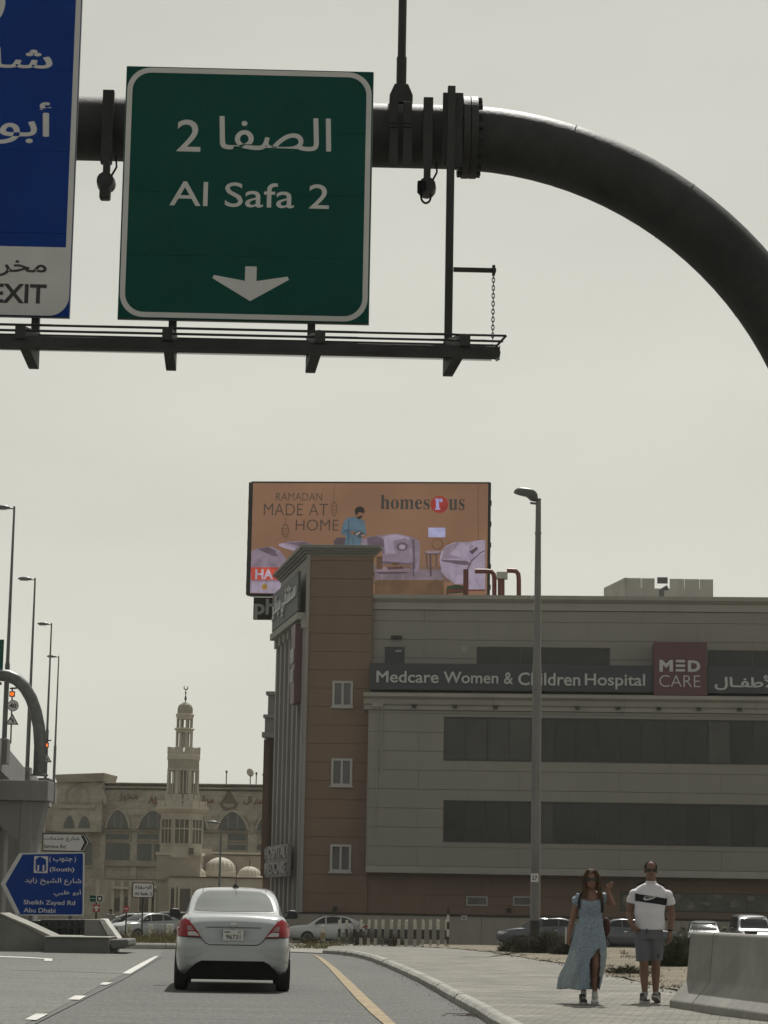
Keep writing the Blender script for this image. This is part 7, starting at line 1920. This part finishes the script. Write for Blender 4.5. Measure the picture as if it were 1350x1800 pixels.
def man():
    g = ground(1147, 1763, .12); e = empty('person', (g.x, g.y, .122), R(-3), 'man in sunglasses, white T-shirt with navy chest band and grey shorts walking by the barrier', 'person')
    X = lambda x: (x - 1000) / 732.0; Z = lambda y: (1386 - y) / 732.0
    b = MB()
    hc = Vector((X(983), -.02, Z(160)))
    head(b, hc, 1.04)
    b.tube([(X(983), .02, Z(215)), (X(990), .03, Z(290))], [.058, .066], 14)
    # arms: bent arm with the hand at the hip, and a hanging arm
    sL = Vector((X(822), .02, Z(382))); eL = Vector((X(785), .05, Z(560))); wL = Vector((X(795), -.08, Z(655)))
    limb(b, [sL, sL.lerp(eL, .5), eL], [.058, .052, .044]); limb(b, [eL, eL.lerp(wL, .4), wL], [.045, .043, .030])
    hand(b, wL, Vector((.45, -.15, -.55)), -1, 1.0, 1.05, Vector((.5, 1, .2)))
    sR = Vector((X(1148), .02, Z(385))); eR = Vector((X(1182), .06, Z(580))); wR = Vector((X(1163), -.04, Z(735)))
    limb(b, [sR, sR.lerp(eR, .5), eR], [.058, .053, .045]); limb(b, [eR, eR.lerp(wR, .4), wR], [.046, .044, .030])
    hand(b, wR, Vector((-.04, -.15, -1)), 1, .85, 1.05, Vector((-1, .2, 0)))
    # torso and legs under the clothes
    b.loft([(X(985), .03, Z(760), .15, .11), (X(975), .02, Z(560), .16, .12), (X(980), .03, Z(400), .17, .11), (X(985), .03, Z(300), .09, .08)], 20)
    for (hx, kx, ax_, ky, ay) in ((X(905), X(918), X(930), -.02, .02), (X(1035), X(1035), X(1033), .06, .10)):
        hp = Vector((hx, .03, Z(760))); kn = Vector((kx, ky, Z(1010))); ca = Vector((kx + (ax_ - kx) * .3, (ky + ay) / 2 + .03, Z(1110))); an_ = Vector((ax_, ay, Z(1315)))
        limb(b, [hp, hp.lerp(kn, .5), kn], [.092, .078, .058]); limb(b, [kn, ca, ca.lerp(an_, .55), an_], [.057, .060, .045, .034])
    me = remesh(b, .0075, 'body', 3); bo = meshobj('body', me, M['skin_m'], e)
    # shirt
    t = MB(); cx = X(975)
    t.loft([(cx + .005, .02, Z(712), .188, .145), (cx, .015, Z(660), .192, .15), (cx - .005, .01, Z(560), .195, .155), (cx + .0, .02, Z(460), .198, .145), (cx + .008, .025, Z(390), .205, .135), (cx + .01, .03, Z(336), .20, .11), (cx + .013, .03, Z(312), .165, .095), (cx + .014, .03, Z(296), .125, .086), (cx + .014, .03, Z(284), .092, .078), (cx + .014, .03, Z(276), .076, .072)], 32)
    for sg, s0, e0_ in ((-1, sL, eL), (1, sR, eR)):
        q = s0.lerp(e0_, .47); t.ell(tuple(s0 + Vector((-sg * .015, 0, -.005))), (.078, .078, .072), 16, 10); t.tube([s0 + Vector((-sg * .10, 0, .0)), s0 + Vector((-sg * .01, 0, -.01)), s0.lerp(e0_, .25), q], [.062, .070, .070, .073], 18, round_end=False)
    sme = remesh(t, .010, 'shirt', 5)
    for v in sme.vertices:  # drape folds
        v.co += Vector((noise.noise(v.co * 9), noise.noise(v.co * 9 + Vector((5, 0, 0))), 0)) * .008
    meshobj('shirt', sme, M['shirt'], e)
    bv = BVHTree.FromPolygons([v.co for v in sme.vertices], [p.vertices for p in sme.polygons])
    def patch(nm, poly, m, off=.004, par=e, lv=4):
        bm = bmesh.new(); vs = [bm.verts.new((X(p[0]), Z(p[1]), 0)) for p in poly]
        for tt in tessellate_polygon([[v.co for v in vs]]):
            try: bm.faces.new([vs[i] for i in tt])
            except Exception: pass
        for _ in range(lv):
            bmesh.ops.subdivide_edges(bm, edges=[q for q in bm.edges if q.calc_length() > .025], cuts=1); bmesh.ops.triangulate(bm, faces=bm.faces)
        for v in bm.verts:
            h, n_, _, _ = bv.ray_cast(Vector((v.co.x, -1, v.co.y)), Vector((0, 1, 0))); h = h or Vector((v.co.x, 0, v.co.y)); v.co = h - Vector((0, off, 0))
        bmesh.ops.recalc_face_normals(bm, faces=bm.faces)
        pm = bpy.data.meshes.new(nm); bm.to_mesh(pm); bm.free(); [setattr(p, 'use_smooth', True) for p in pm.polygons]; return meshobj(nm, pm, m, par)
    cb = patch('chest_band', [(832, 376), (1136, 420), (1130, 484), (836, 446)], M['navy'])
    patch('swoosh', [(908, 430), (914, 412), (924, 402), (921, 416), (930, 424), (955, 424), (1000, 412), (1042, 398), (1000, 424), (950, 438), (922, 438)], M['signwhite'], .008, cb)
    bandv = text('chest_lettering', 'NIKE', (X(930), Z(414), X(1015), Z(398)), -.15, M['signwhite'], cb, .0, thick=.001)
    for v in bandv.data.vertices:
        h, n_, _, _ = bv.ray_cast(Vector((v.co.x, -1, v.co.z)), Vector((0, 1, 0)))
        if h: v.co.y = h.y - .009
    patch('shoulder_stripe', [(843, 296), (905, 270), (915, 262), (922, 276), (860, 300)], M['navy'], .004)
    patch('shoulder_stripe', [(1062, 268), (1100, 290), (1120, 305), (1098, 304), (1058, 280)], M['navy'], .004)
    MB().lathe([(.066, -.01), (.070, -.0), (.068, .018), (.060, .020)], (X(988), .028, Z(272)), 20).build('collar', M['shirt'], e, sm=60)
    # shorts
    h = MB(); h.loft([(X(965), .03, Z(800), .19, .14), (X(965), .03, Z(740), .185, .14), (X(968), .025, Z(690), .178, .135)], 28)
    for hx, kx, ky, y1 in ((X(905), X(908), .0, 1005), (X(1030), X(1035), .05, 995)):
        h.tube([(hx, .03, Z(770)), (kx, ky, Z(900)), (kx, ky + .01, Z(y1))], [.105, .096, .088], 20)
    hme = remesh(h, .010, 'shorts', 4)
    for v in hme.vertices: v.co += Vector((noise.noise(v.co * 11), noise.noise(v.co * 11 + Vector((5, 0, 0))), 0)) * .006
    so_ = meshobj('shorts', hme, M['shorts'], e)
    bv = BVHTree.FromPolygons([v.co for v in hme.vertices], [p.vertices for p in hme.polygons])
    c = (1050, 950)
    for k in range(3):
        a = PI * k / 3 + .2; dx, dy = 20 * math.cos(a), 22 * math.sin(a); patch('shorts_emblem', [(c[0] - dx - 3, c[1] - dy), (c[0] - dx + 3, c[1] - dy), (c[0] + dx + 3, c[1] + dy), (c[0] + dx - 3, c[1] + dy)], M['strap'], .006, so_, 3)
    MB().tube([(X(942), -.125, Z(700)), (X(940), -.130, Z(725)), (X(945), -.128, Z(750))], .006, 6).build('draw_cord', M['strap'], so_)
    # hair: short, receding, dark at the sides
    hr = MB(); hr.ell((hc.x, hc.y + .024, hc.z + .036), (.086, .104, .098), 22, 14)
    hm = remesh(hr, .006, 'hair', 1); bm = bmesh.new(); bm.from_mesh(hm)
    kill = [f for f in bm.faces if (f.calc_center_median().y < hc.y - .040 and abs(f.calc_center_median().x - hc.x) < .058 - max(0, (f.calc_center_median().z - hc.z - .10)) * .9 and f.calc_center_median().z < hc.z + .112) or f.calc_center_median().z < hc.z - .03 or (f.calc_center_median().y < hc.y - .03 and f.calc_center_median().z < hc.z + .02)]
    bmesh.ops.delete(bm, geom=kill, context='FACES'); bm.to_mesh(hm); bm.free(); meshobj('hair', hm, M['hair_m'], e)
    glasses(hc + Vector((0, -.004, .006)), 1.12, e)
    shoe(e, X(918), -.02, R(12), M['shoe_b']); shoe(e, X(1040), .05, R(-14), M['shoe_b'], R(16))
    for x, y in ((X(930), .02), (X(1033), .10)): MB().tube([(x, y, .09), (x, y, .135)], [.040, .039], 14).build('sock', M['sole'], e, sm=50)
    MB().lathe([(.032, -.012), (.036, 0), (.032, .012)], tuple(wR + Vector((0, 0, .03))), 14).build('wristwatch', M['strap'], e, sm=50)
    return e
man()

def woman():
    g = ground(1040, 1765, .12); e = empty('person', (g.x, g.y, .122), R(-2), 'woman in sunglasses and long pale blue floral dress with slit, one hand raised', 'person')
    ox = 410.0; X = lambda x: (x - ox) / 732.0; Z = lambda y: (1388 - y) / 732.0
    b = MB(); hc = Vector((X(402), -.02, Z(262))); head(b, hc, .96)
    b.tube([(X(402), .02, Z(310)), (X(402), .03, Z(370))], [.046, .052], 14)
    b.loft([(X(390), .03, Z(830), .165, .115), (X(388), .03, Z(740), .175, .125), (X(395), .03, Z(620), .125, .10), (X(396), .03, Z(520), .14, .105), (X(398), .03, Z(440), .15, .095), (X(400), .03, Z(385), .13, .07), (X(402), .03, Z(360), .06, .055)], 22)
    b.ell((X(350), -.055, Z(495)), (.055, .045, .055), 14, 10); b.ell((X(440), -.055, Z(495)), (.055, .045, .055), 14, 10)
    sL = Vector((X(288), .03, Z(428))); eL = Vector((X(238), .07, Z(610))); wL = Vector((X(195), .0, Z(775)))
    limb(b, [sL, sL.lerp(eL, .5), eL], [.052, .046, .038]); limb(b, [eL, eL.lerp(wL, .4), wL], [.038, .036, .025])
    hand(b, wL, Vector((-.05, -.2, -1)), -1, .7, .92, Vector((1, 0, 0)))
    sR = Vector((X(512), .03, Z(428))); eR = Vector((X(597), .0, Z(478))); wR = Vector((X(548), -.10, Z(362)))
    limb(b, [sR, sR.lerp(eR, .5), eR], [.052, .047, .040]); limb(b, [eR, eR.lerp(wR, .4), wR], [.040, .037, .025])
    hand(b, wR, Vector((.22, -.05, .5)), -1, .8, .92, Vector((0.6, -1, .1)))
    for (hx, kx, ax_, ky, ay, az) in ((X(335), X(335), X(338), .02, .04, 1290), (X(445), X(442), X(438), -.04, -.01, 1285)):
        hp = Vector((hx, .03, Z(790))); kn = Vector((kx, ky, Z(1035))); ca = Vector((kx + (ax_ - kx) * .3, (ky + ay) / 2 + .03, Z(1120))); an_ = Vector((ax_, ay, Z(az)))
        limb(b, [hp, hp.lerp(kn, .5), kn], [.088, .074, .053]); limb(b, [kn, ca, ca.lerp(an_, .55), an_], [.052, .054, .041, .031])
    me = remesh(b, .0075, 'body', 3); meshobj('body', me, M['skin'], e)
    # dress: rings from bust to hem, blown to one side, with the front slit left open
    prof = [(450, 284, 508, .128), (475, 283, 510, .145), (505, 284, 511, .150), (540, 288, 507, .135), (600, 294, 501, .118), (650, 282, 508, .128), (690, 268, 516, .138), (760, 250, 530, .15), (870, 214, 545, .165), (950, 196, 546, .18), (1050, 160, 530, .19), (1120, 126, 514, .195), (1160, 112, 506, .195), (1210, 104, 496, .20), (1255, 101, 484, .20)]
    seg = 96; V = []; F = []; n = len(prof)
    # refine vertically
    rows = []
    for a, c in zip(prof, prof[1:]):
        for k in range(4): t = k / 4; rows.append(tuple(p + (q - p) * t for p, q in zip(a, c)))
    rows.append(prof[-1]); n = len(rows)
    for y, xl, xr_, ry in rows:
        cx, rx = (X(xl) + X(xr_)) / 2, (X(xr_) - X(xl)) / 2; amp = .016 * ss_(700, 1200, y) + .003
        for k in range(seg):
            a = 2 * PI * k / seg; m_ = 1 + amp / max(rx, .1) * (math.sin(7 * a + y * .004) + .5 * math.sin(13 * a + 1.3 + y * .006))
            gath = .004 * math.sin(30 * a) * (1 - ss_(480, 560, y))
            pw = .9
            px_ = cx + rx * m_ * math.copysign(abs(math.cos(a)) ** pw, math.cos(a)); py_ = .035 + (ry * m_ + gath) * math.copysign(abs(math.sin(a)) ** pw, math.sin(a))
            if py_ < 0 and y < 560: py_ -= .018 * math.exp(-((px_ - X(350)) / .06) ** 2) + .018 * math.exp(-((px_ - X(440)) / .06) ** 2)
            zt_ = Z(y) + (.0 if y > 470 else -.012 * math.cos((px_ - cx) / rx * PI * 1.0) * (1 if py_ < .03 else 0))
            if y > 1240: zt_ += .01 * math.sin(5 * a)
            V.append((px_, py_, zt_))
    def slit(x, z): # front opening, in person coordinates
        y = 1388 - z * 732; xx = x * 732 + ox
        if y < 868: return False
        l = 468 - 82 * ss_(868, 1010, y); r = 470 + 14 * ss_(868, 960, y) - 6 * ss_(1000, 1200, y); return l < xx < r
    for i in range(n - 1):
        for k in range(seg):
            k2 = (k + 1) % seg; c = (Vector(V[i * seg + k]) + Vector(V[(i + 1) * seg + k2])) / 2
            if c.y < .03 and slit(c.x, c.z): continue
            F.append((i * seg + k, (i + 1) * seg + k, (i + 1) * seg + k2, i * seg + k2))
    dm = bpy.data.meshes.new('dress'); dm.from_pydata(V, [], F); [setattr(p, 'use_smooth', True) for p in dm.polygons]
    do = meshobj('dress', dm, M['dress'], e); dm.materials.append(M['skirtsheer'])
    for p in dm.polygons:
        c = p.center; xx, yy = c.x * 732 + ox, 1388 - c.z * 732
        if yy > 900 and (xx < 292 - (1250 - yy) * .12 or xx > 474): p.material_index = 1
    sd = do.modifiers.new('s', 'SOLIDIFY'); sd.thickness = .004; sd.offset = -1
    # puff sleeves
    for sg, c0_, in ((-1, sL), (1, sR)):
        t = MB(); el = eL if sg < 0 else eR
        p0 = c0_ + Vector((-sg * .035, 0, .030)); p1 = c0_.lerp(el, .20); p2 = c0_.lerp(el, .38 if sg < 0 else .45)
        t.tube([p0, p1, p2], [.056, .078, .056], 18, round_end=False); sm_ = remesh(t, .009, 'sleeve', 2)
        for v in sm_.vertices: v.co += (Vector((noise.noise(v.co * 28), noise.noise(v.co * 28 + Vector((3, 3, 0))), noise.noise(v.co * 28 + Vector((9, 0, 0)))))) * .012
        meshobj('sleeve', sm_, M['dress'], e)
    # hair: crown, side falls and long locks over the shoulders
    h = MB(); h.ell((hc.x, hc.y + .022, hc.z + .036), (.092, .108, .103), 20, 14)
    for sg in (1, -1):
        h.tube([hc + Vector((sg * .045, -.035, .105)), hc + Vector((sg * .082, -.02, .03)), hc + Vector((sg * .088, .0, -.06)), hc + Vector((sg * (.085 if sg < 0 else .098), -.015, -.13)), hc + Vector((sg * (.075 if sg < 0 else .125), -.055, -.21)), hc + Vector((sg * (.07 if sg < 0 else .135), -.075, -.28 if sg > 0 else -.22))], [.025, .032, .034, .032, .026, .012], 12, round_end=True)
    h.tube([hc + Vector((0, .08, .02)), hc + Vector((0, .09, -.12)), hc + Vector((.01, .10, -.30))], [.07, .075, .05], 14, round_end=True)
    hm = remesh(h, .007, 'hair', 2)
    bm = bmesh.new(); bm.from_mesh(hm)
    kill = [f for f in bm.faces if f.calc_center_median().y < hc.y - .038 and abs(f.calc_center_median().x - hc.x) < .052 and hc.z - .2 < f.calc_center_median().z < hc.z + .078 - 8 * f.calc_center_median().x ** 2 * 0]
    bmesh.ops.delete(bm, geom=kill, context='FACES')
    for v in bm.verts: v.co += Vector((noise.noise(Vector((v.co.x * 60, v.co.y * 60, v.co.z * 7))), noise.noise(Vector((v.co.x * 60 + 7, v.co.y * 60, v.co.z * 7))), 0)) * .010
    bm.to_mesh(hm); bm.free(); meshobj('hair', hm, M['hair_w'], e)
    glasses(hc + Vector((0, -.002, .004)), 1.05, e, True)
    # backpack behind, straps in front, dark red bag at the hip
    MB().ell((X(400), .17, Z(520)), (.15, .085, .20), 18, 12).build('backpack', M['strap'], e, sm=60)
    for xs, ys_ in (([312, 296, 286, 290], [372, 420, 480, 530]), ([492, 500, 506, 504], [372, 430, 490, 560])):
        pts = [(X(x), -.045 - .03 * math.sin(PI * min(i, 2) / 2) + (.05 if i == 0 else 0) - (.02 if i == 2 else 0), Z(y)) for i, (x, y) in enumerate(zip(xs, ys_))]
        pts = [pts[0][:1] + (.0,) + pts[0][2:]] + pts[1:]
        mbp = MB().tube(pts, .016, 8); mbp.build('bag_strap', M['strap'], e, sm=50)
    MB().ell((X(545), .10, Z(690)), (.055, .06, .12), 14, 10).build('red_bag', M['maroonbag'], e, sm=60)
    # white bottle or phone in the lowered hand
    MB().tube([(X(172), -.02, Z(700)), (X(170), -.03, Z(850))], .012, 10).build('held_white_item', M['shoe_w'], e, sm=50)
    shoe(e, X(328), -.01, R(4), M['shoe_b'], R(0), .24, M['sole']); shoe(e, X(437), -.07, R(-4), M['shoe_w'], 0, .24)
    for x, y in ((X(338), .04), (X(438), -.01)): MB().tube([(x, y, .08), (x, y, .155)], [.037, .036], 14).build('sock', M['shoe_w'], e, sm=50)
    return e
woman()

def walker():
    p = at(193.5, 1645, 146); e = empty('person', (p.x, 146, gz(146)), 0, 'distant man in a pale shirt and dark trousers seen from behind, by the blue sign', 'person')
    b = MB(); 
    b.ell((0, 0, 1.62), (.08, .095, .115), 14, 10); b.tube([(0, .0, 1.45), (0, 0, 1.54)], [.06, .055], 10)
    for sg in (1, -1):
        limb(b, [(sg * .2, 0, 1.40), (sg * .24, .02, 1.12), (sg * .25, -.04, .86)], [.05, .042, .03], 10); hand(b, (sg * .25, -.04, .86), (0, -.1, -1), -sg, .6, 1, Vector((-sg, 0, 0)), 6)
        limb(b, [(sg * .09, 0, .9), (sg * .1, .02, .5), (sg * .11, .04, .08)], [.08, .06, .04], 10)
    b.loft([(0, 0, .85, .15, .1), (0, 0, 1.1, .14, .1), (0, 0, 1.35, .17, .1), (0, 0, 1.44, .1, .08)], 16)
    meshobj('body', remesh(b, .014, 'body', 2), M['skin_m'], e)
    t = MB(); t.loft([(0, 0, .88, .18, .13), (0, 0, 1.15, .17, .13), (0, 0, 1.36, .2, .12), (0, 0, 1.46, .1, .09)], 18)
    for sg in (1, -1): t.tube([(sg * .14, 0, 1.40), (sg * .21, 0, 1.36), (sg * .24, .01, 1.16)], [.07, .07, .065], 12)
    meshobj('shirt', remesh(t, .016, 'shirt', 2), mat('pale_shirt', (.26, .24, .22), .9), e)
    t = MB(); t.loft([(0, 0, .80, .16, .12), (0, 0, .95, .165, .125)], 16)
    for sg in (1, -1): t.tube([(sg * .085, 0, .86), (sg * .1, .02, .5), (sg * .11, .04, .06)], [.09, .075, .065], 12)
    meshobj('trousers', remesh(t, .016, 'trousers', 2), M['navy'], e)
    MB().ell((0, .01, 1.655), (.088, .10, .10), 14, 10).build('hair', M['hair_m'], e, sm=60)
    for sg in (1, -1): MB().ell((sg * .11, .0, .04), (.05, .13, .045), 10, 6).build('shoe', M['shoe_b'], e, sm=60)
walker()

# ------------------------------------------------------------------ scrub and weeds
M['scrub'] = mat('dry_scrub', (.06, .058, .035), .9, 0, .45, 3, col2=(.03, .034, .018)); M['scrub_g'] = mat('green_scrub', (.04, .055, .018), .9, 0, .45, 3, col2=(.02, .03, .010)); M['twig'] = mat('twigs', (.07, .05, .035), .9)
M['weed'] = mat('yellow_weeds', (.12, .10, .035), .9, 0, .4, 3, col2=(.06, .058, .02))
def tuft(n, rx, ry, h, leaf, rnd, spiky=.5):
    mb = MB()
    for _ in range(n):
        a = rnd.uniform(0, 6.28); r = rnd.random() ** .6; bx, by = rx * r * math.cos(a), ry * r * math.sin(a)
        top = h * (1 - .75 * r ** 2) * rnd.uniform(.45, 1.15); z = rnd.uniform(0, .9) ** .8 * top
        d = Vector((bx * .8 + rnd.gauss(0, .3) * rx, by * .8 + rnd.gauss(0, .3) * ry, h * rnd.uniform(.3, 1.3))).normalized() * leaf * rnd.uniform(.6, 1.6)
        s_ = Vector((rnd.gauss(0, 1), rnd.gauss(0, 1), rnd.gauss(0, .4))).normalized() * leaf * .11
        p = Vector((bx, by, z)); mb.v += [tuple(p - s_), tuple(p + s_), tuple(p + d)]; k = len(mb.v); mb.f.append((k - 3, k - 2, k - 1))
    return mb
def bush(px, py, D, rx, ry, h, m, label, n=2600, seed=1, group=None):
    rnd = random.Random(seed); p = at(px, py, D); e = empty('scrub_bush', (p.x, D, gz(D) + .1), 0, label, 'bush', group)
    tuft(n, rx, ry, h, .10, rnd).build('foliage', m, e, fix=False)
    tw = MB()
    for _ in range(26):
        a = rnd.uniform(0, 6.28); r = rnd.uniform(.2, 1); tw.tube([(rx * .2 * math.cos(a), ry * .2 * math.sin(a), -.1), (rx * .6 * r * math.cos(a), ry * .6 * r * math.sin(a), h * .5), (rx * r * math.cos(a), ry * r * math.sin(a), h * rnd.uniform(.6, 1.05))], [.012, .008, .004], 4)
    tw.build('stems', M['twig'], e, fix=False); return e
bush(958, 1688, 60.5, .80, .6, .62, M['scrub'], 'dry brown scrub bush at the foot of lamp post 27', 5200, 3)
bush(905, 1683, 62.5, .42, .4, .42, M['scrub'], 'low dry scrub just left of lamp post 27', 2200, 4)
bush(1001, 1690, 59, .45, .4, .42, M['scrub'], 'low dry scrub right of lamp post 27, behind the woman', 2400, 5)
bush(1186, 1700, 50, .55, .5, .60, M['scrub_g'], 'green scrub bush between the man and the concrete barrier', 4200, 6)
bush(1105, 1706, 44, .42, .3, .16, M['scrub'], 'small dead tuft on the sand between the two walkers', 900, 7)
bush(1215, 1640, 92, .9, .6, 1.0, M['scrub_g'], 'dark shrub behind the barrier end in front of the parked hatchback', 3200, 8)
bush(632, 1660, 104, 1.1, .7, .95, M['scrub'], 'thin dry shrub among the left bollards before the silver saloon', 2200, 9)
bush(548, 1662, 98, .5, .4, .35, M['scrub'], 'small dry tuft left of the yellow banded post', 900, 10)
bush(690, 1664, 99, .6, .4, .5, M['scrub'], 'dry tuft at the foot of the middle bollards', 1000, 11)
rnd = random.Random(12); mb = MB()
for i in range(46):
    D = rnd.uniform(78, 96); px = rnd.uniform(208, 318) if i < 34 else rnd.uniform(505, 600); p = at(px, 1650, D); t = tuft(130, .5, .5, rnd.uniform(.25, .75) if i < 34 else .25, .12, rnd)
    mb.add([(v[0] + p.x, v[1] + D, v[2] + gz(D)) for v in t.v], t.f)
tag(mb.build('weeds', M['weed'], fix=False), kind='stuff')
mb = MB()
for i in range(60):
    k = rnd.randrange(len(vp)); x, y = vp[k][0] + rnd.uniform(-.1, 3.5), vp[k][1] + rnd.uniform(-.2, 1.5); t = tuft(26, .12, .12, rnd.uniform(.04, .12), .07, rnd)
    mb.add([(v[0] + x, v[1] + y, v[2] + gz(y) + .12) for v in t.v], t.f)
tag(mb.build('grass', M['scrub'], fix=False), kind='stuff')
# fallen dry twigs in the gutter
mb = MB(); p = ground(828, 1786)
for k in range(14):
    a = rnd.uniform(0, 6.28); x, y = p.x - .12 + rnd.gauss(0, .10), p.y + rnd.gauss(0, .25); mb.tube([(x, y, .012), (x + .09 * math.cos(a), y + .09 * math.sin(a), .018), (x + .17 * math.cos(a + .4), y + .17 * math.sin(a + .4), .012)], .004, 4)
tag(mb.build('litter', M['twig'], fix=False), kind='stuff')
